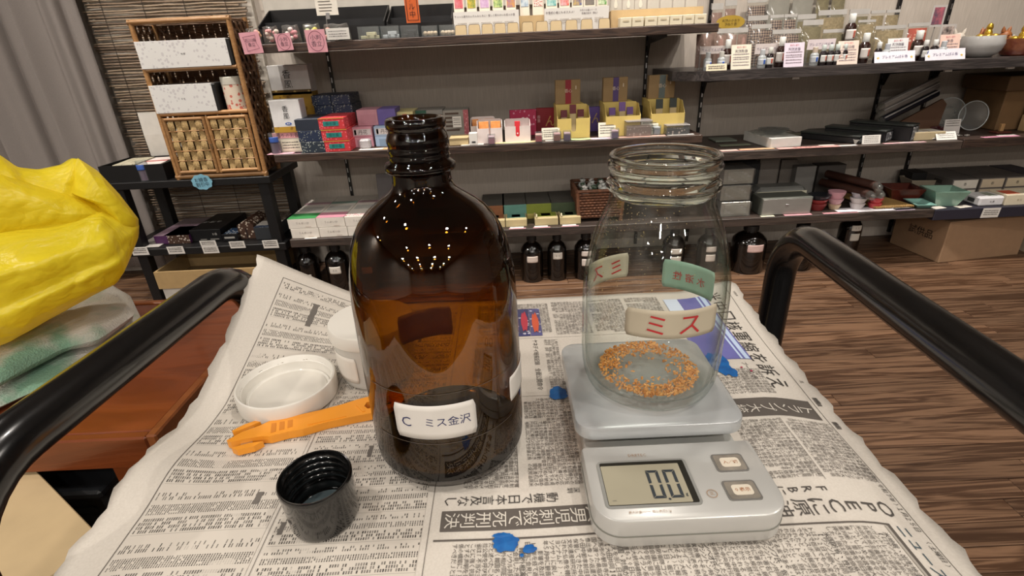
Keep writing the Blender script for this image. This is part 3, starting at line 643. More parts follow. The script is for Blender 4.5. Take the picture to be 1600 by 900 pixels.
def seg(cx, cy, w_, h_, t, segs, sk=.0):
    g = G(); gp = .0004
    P = {'a': [(-w_, h_), (w_, h_), (w_-t, h_-t), (-w_+t, h_-t)], 'd': [(-w_, -h_), (w_, -h_), (w_-t, -h_+t), (-w_+t, -h_+t)],
         'f': [(-w_, h_-gp), (-w_+t, h_-t-gp), (-w_+t, t*.5), (-w_, gp)], 'b': [(w_, h_-gp), (w_-t, h_-t-gp), (w_-t, t*.5), (w_, gp)],
         'e': [(-w_, -h_+gp), (-w_+t, -h_+t+gp), (-w_+t, -t*.5), (-w_, -gp)], 'c': [(w_, -h_+gp), (w_-t, -h_+t+gp), (w_-t, -t*.5), (w_, -gp)]}
    for s in segs: g.add([(cx+x+sk*y, cy+y, tz+.0011) for x, y in P[s]], [(0, 1, 2, 3)])
    return g
LCDK = M('#2b3238', .5)
for cx in (.0780, .0880): 
    ob('digit', seg(cx-SX, .2250-SY, .0037, .0106, .0018, 'abcdef'), LCDK, bz, fix=False)
ob('digit', G().lathe([(.0001, tz+.0011), (.0008, tz+.0011)], 10, (.0831-SX, .2137-SY, 0)), LCDK, bz, fix=False)
write(bz, 'g', (.0935-SX, .2160-SY, tz+.0012), (1, 0, 0), (0, 1, 0), .0022, .0024, LCDK)
write(bz, '0000', (.0520-SX, .2140-SY, tz+.0012), (1, 0, 0), (0, 1, 0), .004, .0008, LCDK)
BRN = M('#9a7a5c', .5)
write(scl, 'DRETEC', (.0730-SX, .2495-SY, tz+.0004), (1, 0, 0), (0, 1, 0), .0135, .0022, BRN)
write(scl, '最大計量1000g  最小表示0.1g', (.0700-SX, .2062-SY, tz+.0004), (1, 0, 0), (0, 1, 0), .0255, .002, BRN)
write(scl, '正', (.1080-SX, .2170-SY, tz+.0004), (1, 0, 0), (0, 1, 0), .0026, .0028, BRN)
ob('seal_ring', G().lathe([(.0026, tz+.0003), (.0030, tz+.0003)], 24, (.1080-SX, .2168-SY, 0)), BRN, scl, fix=False)
for (x0, x1, y0, y1, s) in ((.1175, .1365, .2325, .2470, '入／切'), (.1160, .1350, .2110, .2255, '０表示')):
    b = flat('button_frame', rrect(x0-SX, x1-SX, y0-SY, y1-SY, .002), M('#8e8c88', .25, .5), tz-.0004, .0008)
    flat('button', rrect(x0-SX+.001, x1-SX-.001, y0-SY+.001, y1-SY-.001, .0015), M('#8a8379', .2, .1, var=.25, scale=90), tz+.0003, .0003, b)
    flat('button_label', rrect(x0-SX+.004, x1-SX-.0035, y0-SY+.0035, y1-SY-.0035, .002), M('#cfc5b4', .4), tz+.0006, .0002, b)
    write(b, s, ((x0+x1)/2-SX+.0003, (y0+y1)/2-SY, tz+.0010), (1, 0, 0), (0, 1, 0), .0085, .0038, M('#a4653a', .5))
# ================================================================ black screw cap
cp = empty('bottle_cap', 'black screw cap lying open side up on the newspaper', 'cap', (-.1212, .2345, .6625))
cap = [(.0005, .0), (.0185, .0), (.0197, .0008), (.0202, .003), (.0212, .030), (.0214, .0325), (.0208, .0335), (.0200, .0332)]
for k in range(5): z = .0305-.0045*k; cap += [(.0196, z), (.0186, z-.0013), (.0196, z-.0026)]
cap += [(.0190, .0045), (.0185, .0032), (.0005, .0032)]
ob('cap_shell', G().lathe(cap, 48), M('#0a0a0a', .16, var=.1, coat=.5), cp, smooth=50, rot=(R(2), 0, 0))
ob('liner', G().lathe([(.0001, .0040), (.0165, .0040), (.0170, .0035)], 36), M('#4f5c60', .35), cp)
# ================================================================ white screw lid and white tub
WPL = M('#dcd8cf', .35, var=.02, coat=.2)
ld = empty('jar_lid', 'white plastic screw lid lying upside down beside the cutter', 'lid', (-.1890, .3600, .6625), 0)
ob('lid_shell', G().lathe([(.0005, 0), (.0370, 0), (.0388, .0012), (.0393, .004), (.0393, .0150), (.0386, .0165), (.0374, .0168), (.0366, .0160), (.0358, .0125), (.0348, .0118), (.0345, .0050), (.0335, .0040), (.0325, .0055), (.0315, .0042), (.0005, .0042)], 64), WPL, ld, smooth=45)
ob('liner', G().lathe([(.0001, .0048), (.0300, .0048), (.0306, .0043)], 48), M('#d5d0c6', .3), ld)
g = G(); rnd = random.Random(9)
for _ in range(40):
    a = rnd.uniform(.5, 4.6); z = .0120+rnd.uniform(-.001, .001); r = .0358; s = rnd.uniform(.0003, .0016)
    g.add([((r-.0002)*math.cos(a+d/r), (r-.0002)*math.sin(a+d/r), z+e) for d, e in ((-s, 0), (s, 0), (s, .0003), (-s, .0004))], [(0, 1, 2, 3)])
tag(ob('dirt_fleck', g, M('#7c6a50', .8), ld, fix=False), kind='stuff')
tb = empty('plastic_tub', 'small white lidded tub standing behind the amber bottle', 'tub', (-.1210, .3930, .6625))
ob('tub_body', G().lathe([(.0005, 0), (.0295, 0), (.0312, .0015), (.0318, .005), (.0335, .040), (.0335, .041), (.0005, .041)], 48), clear('#ffffff', '#d8d8d2', .72, .2, .05, '#d9d7d0', name='milky_plastic'), tb, smooth=45)
ob('tub_lid', G().lathe([(.0338, .0405), (.0358, .0405), (.0362, .0415), (.0362, .0510), (.0352, .0525), (.0005, .0528)], 56), WPL, tb, smooth=40)
cyl_patch('label', tb, (0, 0), .0334, -R(165), -R(105), .008, .032, M('#d8d2c8', .6))
# ================================================================ orange box cutter
ct = empty('box_cutter', 'orange plastic safety cutter lying beside the white lid', 'cutter', (-.2125, .3015, .6622), math.atan2(.034, .099))
ORG = M('#e8962a', .42, var=.03); ORD = M('#c97a1c', .5)
def body_outline():
    top = [(0, -.001), (.010, .0050), (.022, .0075), (.028, .0102), (.038, .0105), (.050, .0092), (.066, .0088), (.082, .0095), (.094, .0112), (.112, .0118), (.122, .0105), (.128, .005)]
    bot = [(.128, -.005), (.122, -.0105), (.104, -.0112), (.090, -.0098), (.070, -.0085), (.052, -.0098), (.042, -.0085), (.030, -.0088), (.024, -.0062), (.012, -.0046), (.003, -.0042)]
    return bot[::-1] + top[::-1]
bo = G()
o = body_outline()
# the outline is cut by a tapered hanging hole near its end
hole = [(.100, .0042), (.118, .0058), (.121, .0), (.118, -.0058), (.100, -.0042), (.098, 0)]
bm = bmesh.new()
def ringe(pts, z): return [bm.verts.new((p[0], p[1], z)) for p in pts]
for z in (0, .0065):
    a_ = ringe(o, z); h_ = ringe(hole, z)
    es = [bm.edges.new((q[i], q[(i+1) % len(q)])) for q in (a_, h_) for i in range(len(q))]
    bmesh.ops.triangle_fill(bm, edges=es, use_beauty=True)
    if z == 0: A0, H0 = a_, h_
for lo, hi in ((A0, a_), (H0, h_)):
    for i in range(len(lo)): bm.faces.new((lo[i], lo[(i+1) % len(lo)], hi[(i+1) % len(lo)], hi[i]))
bmesh.ops.recalc_face_normals(bm, faces=bm.faces); bm.verts.index_update()
bo.add([v.co[:] for v in bm.verts], [[v.index for v in f.verts] for f in bm.faces]); bm.free()
ob('cutter_body', bo, ORG, ct)
for k in range(3): ob('grip_slot', G().prism([(.030+.0058*k, -.0052+.0006*k), (.0335+.0058*k, -.0050+.0006*k), (.0335+.0058*k, .0058-.0006*k), (.030+.0058*k, .0064-.0006*k)], .0003, .0064), ORD, ct)
ob('grip_panel', G().prism([(.056, -.0068), (.084, -.0078), (.080, -.0058), (.060, -.0050)], .0006, .0064), ORG, ct)
ob('grip_panel', G().prism([(.092, .0032), (.096, -.0070), (.098, -.0070), (.0945, .0034)], .0006, .0064), ORG, ct)
ob('guard_fin', G().prism([(.003, .0085), (.010, .0098), (.026, .0152), (.024, .0180), (.010, .0150), (.002, .0108)], .005, .0005), ORG, ct)
ob('guard_fin', G().prism([(.004, -.0098), (.016, -.0092), (.025, -.0112), (.019, -.0142), (.008, -.0140)], .005, .0005), ORG, ct)
ob('blade', G().box(.009, .017, -.0115, .0125, .0028, .0033), STEEL, ct)
# ================================================================ brown table, crate, carton, towel, yellow bag at the left
TW = wood('#642e12', '#763a1a', (2, 9, 9), .32, coat=.2); TE = wood('#7d4420', '#8d5028', (2, 12, 12), .35)
bt_ = empty('wooden_table', 'reddish brown wooden table at the trolley side under the towel', 'table', (-.80, .455, 0))
ob('tabletop', G().bbox(-.55, .392, .012, .345, .520, .548, .002), TW, bt_)
ob('edge_strip', G().bbox(.392, .404, 0, .357, .518, .551, .002), TE, bt_); ob('edge_strip', G().bbox(-.55, .392, .345, .357, .518, .551, .002), TE, bt_)
ob('front_apron', G().bbox(-.55, .392, 0, .012, .506, .5485, .002), TW, bt_)
for x in (-.5, .36):
    for y in (.03, .32): ob('leg', G().bbox(x-.025, x+.025, y-.025, y+.025, 0, .52), TW, bt_)
crt = empty('plastic_crate', 'black slotted plastic crate under the brown table', 'crate', (-.72, .462, .20))
g = G().bbox(-.34, .228, .0, .25, .0, .262, .004); ob('crate_body', g, M('#17181a', .45), crt)
ob('rim', G().bbox(-.35, .234, -.008, .26, .262, .274, .003), M('#1d1f22', .4), crt)
for z in (.235, .195, .155, .115):
    for k in range(13): ob('slot', G().box(-.32+k*.042, -.29+k*.042, -.0012, .001, z, z+.009), M('#050505', .7), crt)
for x in (-.3, .19): ob('leg', G().box(x, x+.03, .02, .23, -.2, 0), BLK, crt)
KRAFT = M('#b9a27c', .8, var=.04); 
e0 = (-0.5842,0.483); e1 = (-0.4461,0.3886)
ang = math.atan2(e1[1]-e0[1], e1[0]-e0[0])
cb = empty('beige_carton', 'tall beige carton with a taped seam standing under the trolley handle', 'carton', (e1[0], e1[1], 0), ang)
ob('carton_body', G().bbox(-.215, .05, -.30, 0, 0, .50, .003), KRAFT, cb)
ob('flap_seam', G().box(-.215, .05, -.0745, -.0735, .4995, .5006), M('#8d7752', .8), cb)
ob('top_flap', G().bbox(-.215, .05, -.073, .001, .500, .503, .001), KRAFT, cb)
from mathutils import noise
def cushion(pts, depth, back, nseed, amp, n=26, creases=(), steps=(), crumple=0):
    """closed soft body from an outline in a plane: fn(u, angle) gives in-plane point and thickness"""
    c = Vector((sum(p[0] for p in pts)/len(pts), sum(p[1] for p in pts)/len(pts))); ring = []
    m_ = len(pts); K_ = 220 if crumple else 96
    L_ = [0]
    for i in range(m_): L_.append(L_[-1]+(Vector(pts[(i+1) % m_])-Vector(pts[i])).length)
    for k in range(K_):
        t = L_[-1]*k/K_; i = max(j for j in range(m_) if L_[j] <= t+1e-9); f = (t-L_[i])/max(1e-9, L_[i+1]-L_[i])
        ring.append(Vector(pts[i]).lerp(Vector(pts[(i+1) % m_]), f))
    ring = [(ring[k-1]+ring[k]*3+ring[(k+1) % K_])/5 for k in range(K_)]
    v = []; q = []
    for side, dp in ((-1, depth), (1, back)):
        for j in range(n+1):
            u = j/n; th = math.sqrt(max(0, 1-u**2.6))
            for k in range(K_):
                p = c.lerp(ring[k], u); a = noise.noise(Vector((p.x*9, p.y*9, nseed+side)))+.6*abs(noise.noise(Vector((p.x*22, p.y*13, nseed))))
                d = dp*th*(1+amp*a*1.0)
                for (c0_, c1_, w_, dd) in creases:
                    if side < 0:
                        A = Vector(c0_); B = Vector(c1_); t = max(0, min(1, (p-A).dot(B-A)/(B-A).length_squared)); ds = (p-A.lerp(B, t)).length
                        d += dd*math.exp(-(ds/w_)**2)*min(1, (1-u)*6)
                if side < 0:
                    for (c0_, c1_, w_, dd, far) in steps:
                        A = Vector(c0_); B = Vector(c1_); e_ = (B-A).normalized(); t = (p-A).dot(e_)/(B-A).length; sd = -(e_.x*(p-A).y - e_.y*(p-A).x)
                        d += dd/(1+math.exp(-max(-30, min(30, sd/w_))))*(math.exp(-(sd/far)**2) if sd > 0 else 1)*min(1, max(0, 1.08-t)*7)*min(1, (1-u)*7)
                if crumple: d += crumple*min(1, (1-u)*8)*(abs(noise.noise(Vector((p.x*26, p.y*34, nseed+3+side))))+.5*abs(noise.noise(Vector((p.x*60, p.y*75, nseed+5)))))
                v.append((p.x, p.y, side*d))
    for s_ in (0, 1):
        o_ = s_*(n+1)*K_
        for j in range(n):
            for k in range(K_): q.append((o_+j*K_+k, o_+j*K_+(k+1) % K_, o_+(j+1)*K_+(k+1) % K_, o_+(j+1)*K_+k))
    g = G(); g.add(v, q); return g
twp = [(-0.6242,0.4858), (-0.7653,0.6363), (-0.7108,0.6666), (-0.7261,0.7717), (-0.7176,0.8575), (-0.645,0.8067), (-0.5747,0.7225), (-0.5536,0.6518), (-0.5693,0.6104), (-0.5774,0.5652), (-0.5986,0.5326)]
def towelmat():
    m, nt, b = nodes('terry_cloth'); L = nt.links.new
    tc = N(nt, 'ShaderNodeTexCoord'); n1 = N(nt, 'ShaderNodeTexNoise', i_Scale=9.0, i_Detail=6.0); L(tc.outputs['Object'], n1.inputs['Vector'])
    cr = N(nt, 'ShaderNodeValToRGB'); e = cr.color_ramp.elements; e[0].position = .40; e[0].color = lin('#7a9f88'); e[1].position = .50; e[1].color = lin('#c4c0b8')
    k = e.new(.66); k.color = lin('#c9c3b6'); k = e.new(.74); k.color = lin('#a9b49c'); L(n1.outputs['Fac'], cr.inputs[0]); L(cr.outputs[0], b.inputs['Base Color']); b.inputs['Roughness'].default_value = .95
    n2 = N(nt, 'ShaderNodeTexNoise', i_Scale=420.0); L(tc.outputs['Object'], n2.inputs['Vector']); bp = N(nt, 'ShaderNodeBump', i_Strength=.6, i_Distance=.003); L(n2.outputs['Fac'], bp.inputs['Height']); L(bp.outputs[0], b.inputs['Normal']); return m
TOW = towelmat()
tw = empty('towel', 'white and green leaf-patterned towel folded on the brown table', 'towel', (0, 0, .5485))
def flip(g, z0):     # cushion plane -> horizontal, thickness upwards
    g.v = [(x, y, z0 - z) for (x, y, z) in g.v]; return g
ob('lower_fold', flip(cushion(twp, .012, .009, 3.1, .5), .010), TOW, tw, smooth=True)
tw2 = [(-0.679,0.5573), (-0.6919,0.6572), (-0.7074,0.7604), (-0.6872,0.819), (-0.6016,0.7534), (-0.5535,0.6864), (-0.5559,0.6171), (-0.5902,0.5952), (-0.6007,0.5577), (-0.6093,0.4984)]
ob('upper_fold', flip(cushion(tw2, .020, .016, 7.7, .6), .037), TOW, tw, smooth=True)
BY = .66
bp_ = [(-0.059,0.8316), (-0.0131,0.8422), (0.004,0.8269), (0.0146,0.8098), (0.0332,0.8033), (0.0581,0.8052), (0.0724,0.8125), (0.0881,0.7932), (0.1011,0.7612), (0.1125,0.724), (0.1062,0.703), (0.0841,0.6709), (0.064,0.65), (0.0169,0.6354), (-0.0431,0.6177), (-0.0716,0.6082), (-0.1172,0.613), (-0.1318,0.6758), (-0.1068,0.7695)]
cre = [((0.0298,0.7967), (0.0537,0.7814), .012, -.020), ((-0.0105,0.785), (0.0666,0.7246), .012, -.012), ((-0.0255,0.7065), (0.0706,0.7145), .008, .010), ((0.0795,0.7658), (0.0832,0.6828), .008, .012)]
stp = [((-0.056,0.7524), (0.0818,0.7504), .0016, .060, .12), ((-0.0107,0.8174), (0.0839,0.7455), .0016, .034, .045), ((0.0546,0.7779), (0.0755,0.8201), .0016, .040, .06), ((-0.0292,0.7967), (0.0613,0.7305), .002, .020, .03), ((0.0749,0.7511), (0.0911,0.6707), .002, .012, .03), ((-0.0335,0.6829), (0.0707,0.6912), .002, .010, .04)]
def bagmat():
    m, nt, b = nodes('yellow_film'); L = nt.links.new
    tc = N(nt, 'ShaderNodeTexCoord'); n1 = N(nt, 'ShaderNodeTexNoise', i_Scale=16.0, i_Detail=6.0, i_Distortion=.8); mp = N(nt, 'ShaderNodeMapping'); mp.inputs['Scale'].default_value = (1, 2.2, 1); L(tc.outputs['Object'], mp.inputs[0]); L(mp.outputs[0], n1.inputs['Vector'])
    b.inputs['Base Color'].default_value = lin('#fdec3a'); b.inputs['Roughness'].default_value = .30
    bp = N(nt, 'ShaderNodeBump', i_Strength=.7, i_Distance=.010); L(n1.outputs['Fac'], bp.inputs['Height']); L(bp.outputs[0], b.inputs['Normal'])
    tl = N(nt, 'ShaderNodeBsdfTranslucent'); tl.inputs[0].default_value = lin('#ffee50'); mx = N(nt, 'ShaderNodeMixShader', i_0=.4)
    L(b.outputs[0], mx.inputs[1]); L(tl.outputs[0], mx.inputs[2]); L(mx.outputs[0], nt.nodes['Material Output'].inputs[0]); return m
pocket = [(-0.1124,0.7546), (-0.0563,0.7517), (-0.0217,0.7524), (0.0142,0.7501), (0.0471,0.7506), (0.0807,0.7515), (0.1014,0.7378), (0.1117,0.7186), (0.1057,0.7013), (0.0841,0.6709), (0.064,0.65), (0.0169,0.6354), (-0.0431,0.6177), (-0.0716,0.6082), (-0.118,0.6107), (-0.1345,0.6686)]
band_ = [(-0.0918,0.8095), (-0.0295,0.8266), (-0.0019,0.8097), (0.0217,0.7911), (0.0486,0.7758), (0.0759,0.7544), (0.0876,0.741), (0.0676,0.728), (0.0074,0.7297), (-0.0625,0.7342), (-0.117,0.7423)]
flap_ = [(0.051,0.7752), (0.0646,0.8008), (0.0733,0.8132), (0.0884,0.794), (0.1014,0.762), (0.1125,0.724), (0.1069,0.7028), (0.0922,0.6974), (0.0826,0.7296), (0.0699,0.7575)]
st1 = [((-0.0363,0.675), (0.081,0.7005), .002, .010, .05), ((-0.0576,0.7164), (0.0679,0.7288), .002, .010, .04), ((0.0718,0.7412), (0.075,0.6562), .002, .010, .03)]
bg = G()
for (out_, d0_, d1_, sd_, am_, nn_, st_, sh_) in ((bp_, .030, .085, 1.3, .10, 40, (), 0), (band_, .040, .01, 4.1, .25, 40, (), .012), (flap_, .045, .02, 6.6, .25, 40, (), .012), (pocket, .075, .06, 9.2, .16, 60, st1, .012)):
    q_ = cushion(out_, d0_, d1_, sd_, am_, nn_, (), st_, .0035); bg.add([(x, y, z-sh_) for (x, y, z) in q_.v], q_.f)
bg.v = [(x, z, y) for (x, y, z) in bg.v]
yb = ob('plastic_bag', bg, bagmat(), None, smooth=True, loc=(-0.6052,0.64,0), rot=(0, 0, 0.7574528852627762)); tag(yb, 'crumpled bright yellow plastic bag lying on the towel', 'bag')
# ================================================================ goods: builders
WHT = M('#dedad4', .55, var=.02); CREAM = M('#d8cfae', .6, var=.03); PINKP = M('#dda0ab', .7, var=.03); KRB = M('#8d7450', .8, var=.05); YEL = M('#cdb568', .65, var=.04); TAN = M('#c7b08a', .7)
GREYP = M('#b5b0aa', .6); NAVY = speckle('#1d2a44', '#8c8f86', 210, .72); BLUSH = M('#d8a3ad', .6)
ACR = clear('#f4f6f6', '#9aa3a6', .05, .04, .06, '#dfe3e4', name='acrylic')
FILM = clear('#f6f6f2', '#c4c8c6', .05, .10, .07, '#dcdad4', name='crinkled_film')
def rows(a, b, n): return [a+(b-a)*i/max(1, n-1) for i in range(n)]
def slip(label, X, Y, Zz, W, D, mt, rz=0, grp='paper slips on the shelves', txt=None, ink=None, name='paper_slip', cat='paper slip', curl=0):
    o = ob(name, G().grid(lambda u, v: (-W/2+W*u, -D/2+D*v, .0004+curl*(u-.5)**2), 6, 1), mt, None, loc=(X, Y, Zz), rot=(0, 0, rz), fix=False)
    md = o.modifiers.new('thick', 'SOLIDIFY'); md.thickness = .0006; md.offset = 1
    tag(o, label, cat, grp)
    if txt: write(o, txt, (0, 0, .0014+curl*.1), (1, 0, 0), (0, 1, 0), W*.8, D*.6, ink or INK)
    else: lines(o, W, D, .0012, 't', .12, .88, (.45, .55), ink) if False else None
    return o
def ptag(label, K, mt, shape, txt, grp, tilt=0, name='price_tag', yaw=0):
    X, Y, Zz, W, H = K
    o = ob(name, G().box(-W/2, W/2, 0, .0008, 0, H), mt, None, loc=(X, Y, Zz), rot=(R(4), R(tilt), R(yaw))); tag(o, label, 'tag', grp)
    if shape == 'oval':
        g = G(); n = 36; P = [(W*.40*math.cos(6.283*k/n), W*.40*1.18*math.sin(6.283*k/n)) for k in range(n)]; q = [(W*.375*math.cos(6.283*k/n), W*.375*1.18*math.sin(6.283*k/n)) for k in range(n)]
        g.add([(p[0], -.0008, H/2+p[1]) for p in P]+[(p[0], -.0008, H/2+p[1]) for p in q], [(i, (i+1) % n, n+(i+1) % n, n+i) for i in range(n)]); ob('drawn_oval', g, M('#7a3a4c', .7), o, fix=False)
    if shape == 'rect':
        a = [(-.36, .80), (.30, .86), (.26, .5), (.36, .22), (-.30, .12), (-.28, .5)]; g = G(); n = len(a)
        g.add([(p[0]*W, -.0008, p[1]*H) for p in a]+[(p[0]*W*.94, -.0008, (.5+(p[1]-.5)*.94)*H) for p in a], [(i, (i+1) % n, n+(i+1) % n, n+i) for i in range(n)]); ob('drawn_border', g, M('#7a3a4c', .7), o, fix=False)
    if txt: write(o, txt, (0, -.0009, H*.52), (1, 0, 0), (0, 0, 1), W*.55, H*.52, M('#4a2a3a', .7))
    return o
def vial(label, X, Y, Zz, H, r, cap='#dfe0dc', glass='#2a1712', lbl='#cfc9c4', mark='#b4604e', name='vial', grp='capped vials on the high shelf'):
    o = empty(name, label, 'bottle', (X, Y, Zz), random.uniform(-.2, .2), grp)
    ob('glass_body', G().lathe([(.0003, 0), (r*.92, 0), (r, H*.03), (r, H*.58), (r*.9, H*.64), (r*.55, H*.70), (r*.5, H*.74), (.0003, H*.74)], 20), M(glass, .12, coat=.4), o, smooth=40)
    ob('cap', G().lathe([(r*.58, H*.70), (r*.62, H*.71), (r*.60, H*.98), (r*.52, H), (.0003, H)], 16), M(cap, .4), o, smooth=40)
    l = cyl_patch('label', o, (0, 0), r*1.01, -R(160), -R(20), H*.16, H*.50, M(lbl, .6), n=10)
    cyl_patch('label_mark', o, (0, 0), r*1.03, -R(82), -R(50), H*.22, H*.46, M(mark, .6), n=5)
    return o
def pouch(label, K, fill, grp='clear pouches on the high shelf', head=.16, panels=1, T=.012, name='clear_pouch', tilt=-12):
    """flat header bag: bulging clear film over a filled body, stapled white header strip on top"""
    X, Y, Zz, W, H = K
    o = empty(name, label, 'pouch', (X, Y, Zz+.001), 0, grp, rot=(R(tilt), 0, 0)); hb = H*(1-head)
    for p in range(panels):
        x0 = -W/2+W*(p+.06)/panels; x1 = -W/2+W*(p+.94)/panels
        ob('filling', G().grid(lambda u, v: (x0+(x1-x0)*u, -T*.8*math.sin(math.pi*min(1, max(0, u)))*math.sin(math.pi*min(.97, v*.9+.05))-.001, hb*(.03+.92*v)), 6, 6).grid(lambda u, v: (x0+(x1-x0)*u, .001, hb*(.03+.92*v)), 1, 1), fill, o, smooth=True, fix=False)
    ob('film', G().grid(lambda u, v: (-W/2+W*u, -T*math.sin(math.pi*u)*math.sin(math.pi*v)-.0025, hb*v), 8, 6), FILM, o, smooth=True, fix=False)
    if head: ob('header_strip', G().box(-W/2, W/2, -.003, .001, hb, H), M('#a8a49f', .6), o)
    return o
def opencase(label, X, Y, Zz, W, D, H, mt, name='acrylic_case', cat='case', grp=None, t=.0012):
    g = G().box(-W/2, W/2, 0, D, 0, t).box(-W/2, W/2, 0, t, t, H).box(-W/2, W/2, D-t, D, t, H).box(-W/2, -W/2+t, t, D-t, t, H).box(W/2-t, W/2, t, D-t, t, H)
    return tag(ob(name, g, mt, None, loc=(X, Y, Zz)), label, cat, grp)
def dispenser(label, X, Y, Zz, W, D, Hf, Hb, mt, notch=None, name='dispenser_box', grp=None, rz=0, block=0):
    """open paper display box with a low front, rising sides and a tall back"""
    o = empty(name, label, 'display box', (X, Y, Zz), rz, grp); t = .0015
    if notch:
        nw, nd = notch; P = [(-W/2, 0), (W/2, 0), (W/2, Hf)]
        P += [(nw/2, Hf)] + [(nw/2*math.cos(a), Hf-nd-nw/2*math.sin(a)) for a in [math.pi*i/8 for i in range(9)]] + [(-nw/2, Hf)]
        P += [(-W/2, Hf)]; ob('front_panel', G().prism(P, t, 0, 'y'), mt, o)
    else: ob('front_panel', G().box(-W/2, W/2, 0, t, 0, Hf), mt, o)
    ob('back_panel', G().prism([(-W/2, 0), (W/2, 0), (W/2, Hb-.006), (W/2-.006, Hb), (-W/2+.006, Hb), (-W/2, Hb-.006)], t, D-t, 'y'), mt, o)
    for x in (-W/2, W/2-t): ob('side_panel', G().prism([(t, 0), (D-t, 0), (D-t, Hb-.004), (D*.6, Hb*.96), (t, Hf)], t, x, 'x'), mt, o)
    ob('bottom_panel', G().box(-W/2+t, W/2-t, t, D-t, 0, t), mt, o)
    if block: ob('rear_block', G().bbox(-W/2, W/2-.012, D, D+block, 0, Hb, .001), mt, o)
    return o
def sachet(label, X, Y, Zz, W, H, mt, head=None, grp=None, rz=0, name='sachet', T=.004):
    o = ob(name, G().bbox(-W/2, W/2, -T/2, T/2, 0, H, .0012), mt, None, loc=(X, Y, Zz), rot=(R(-8), 0, rz)); tag(o, label, 'sachet', grp)
    if head: ob('sachet_head', G().bbox(-W/2-.0004, W/2+.0004, -T/2-.0004, T/2+.0004, H*.72, H+.0004, .0008), head, o)
    return o
def darkbottle(label, X, Y, H=.205, r=.048, lbl='#cfc9bf', lz=(.40, .55), ang=-90, two=False):
    o = empty('stock_bottle', label, 'bottle', (X, Y, 0), 0, 'dark stock bottles under the low shelf')
    ob('glass_body', G().lathe([(.0005, 0), (r*.95, 0), (r, .008), (r, H*.62), (r*.95, H*.70), (r*.7, H*.79), (r*.38, H*.85), (r*.36, H*.90)], 28), M('#0c0806', .14, coat=.5), o, smooth=40)
    ob('screw_cap', G().lathe([(r*.42, H*.885), (r*.44, H*.89), (r*.43, H*.995), (r*.39, H), (.0005, H)], 20), BLK, o, smooth=40)
    if lbl:
        cyl_patch('label', o, (0, 0), r+.0004, R(ang-28), R(ang+28), H*lz[0], H*lz[1], M(lbl, .6), n=10)
        cyl_write(o, 'ミス', (0, 0), r+.0009, R(ang), H*(lz[0]+lz[1])/2, .018, .008, INK, res=1) if lbl == '#cfc9bf' else None
        if two: cyl_patch('label', o, (0, 0), r+.0004, R(ang-26), R(ang+26), H*(lz[0]-.22), H*(lz[0]-.06), M(lbl, .6), n=10)
    return o
# ================================================================ rattan cabinet and what it holds
RAT = wood('#946a40', '#a87f52', (3, 30, 30), .4); WEAVE_D = M('#4e3420', .7, h2='#6a482c', scale=50)
CX0, CX1, CZ = -1.262, -.914, .5055
rc = empty('rattan_cabinet', 'tall rattan cabinet with two woven doors on the black stand', 'cabinet', ((CX0+CX1)/2, 2.006, CZ)); hw = (CX1-CX0)/2; CH = .545; CD = .145
def cane(p, q, r=.0085): return G().tube([p, q], r, 12)
for x in (-hw+.008, hw-.008):
    ob('corner_post', cane((x, .008, 0), (x, .008, CH)), RAT, rc, smooth=40); ob('corner_post', cane((x, CD-.008, 0), (x, CD-.008, CH)), RAT, rc, smooth=40)
for z in (.0095, CH-.008): ob('front_rail', cane((-hw, .008, z), (hw, .008, z), .0095), RAT, rc, smooth=40)
SH = [(-1.2446,2.005,0.7467)[2]-CZ, (-1.2182,2.005,0.8955)[2]-CZ]
for z in SH: 
    s_ = ob('shelf', G().bbox(-hw+.014, hw-.014, .006, CD-.01, z-.006, z), WEAVE_D, rc); ob('shelf_edge', cane((-hw+.015, .006, z-.004), (hw-.015, .006, z-.004), .0075), RAT, s_, smooth=40)
ob('bottom_shelf', G().bbox(-hw+.014, hw-.014, .012, CD-.01, .012, .018), WEAVE_D, rc)
def weave(name, u0, u1, z0, z1, place, du, dz, mt, th=.0028, amp=.003):
    """basket weave in the plane of place(u, w, z): broad bands round thin canes"""
    g = G(); nu = max(2, int((u1-u0)/du)); nz = max(2, int((z1-z0)/dz)); a = (u1-u0)/nu; b = (z1-z0)/nz
    for i in range(nu):
        c = u0+a*(i+.5)
        for j in range(nz*4):
            za = z0+(z1-z0)*j/(nz*4); zb = z0+(z1-z0)*(j+1)/(nz*4)
            f = lambda z: amp*math.sin(math.pi*((z-z0)/b)+math.pi*(i % 2))
            g.add([place(c-a*.46, f(za)-th/2, za), place(c+a*.46, f(za)-th/2, za), place(c+a*.46, f(zb)-th/2, zb), place(c-a*.46, f(zb)-th/2, zb)], [(0, 1, 2, 3)])
    for j in range(nz+1):
        z = z0+b*j
        g.tube([place(u0, 0, z), place(u1, 0, z)], .0022, 6)
    return g
bw = ob('back_weave', weave('w', -hw+.01, hw-.01, .02, CH-.015, lambda u, w_, z: (u, CD-.006+w_, z), .022, .03, None), WEAVE_D, rc, fix=False); tag(bw, kind='stuff')
for x, nm in ((hw-.003, 1), (-hw+.003, -1)):
    tag(ob('side_weave', weave('w', .012, CD-.012, .02, CH-.015, lambda u, w_, z: (x-nm*w_, u, z), .017, .026, None), WEAVE_D, rc, fix=False), kind='stuff')
ob('top_weave', G().bbox(-hw+.01, hw-.01, .012, CD-.01, CH-.012, CH-.006), WEAVE_D, rc)
STRAW = M('#b79a68', .7, h2='#8d7145', scale=240, bump=.5)
dz0, dz1 = .022, SH[0]-.016
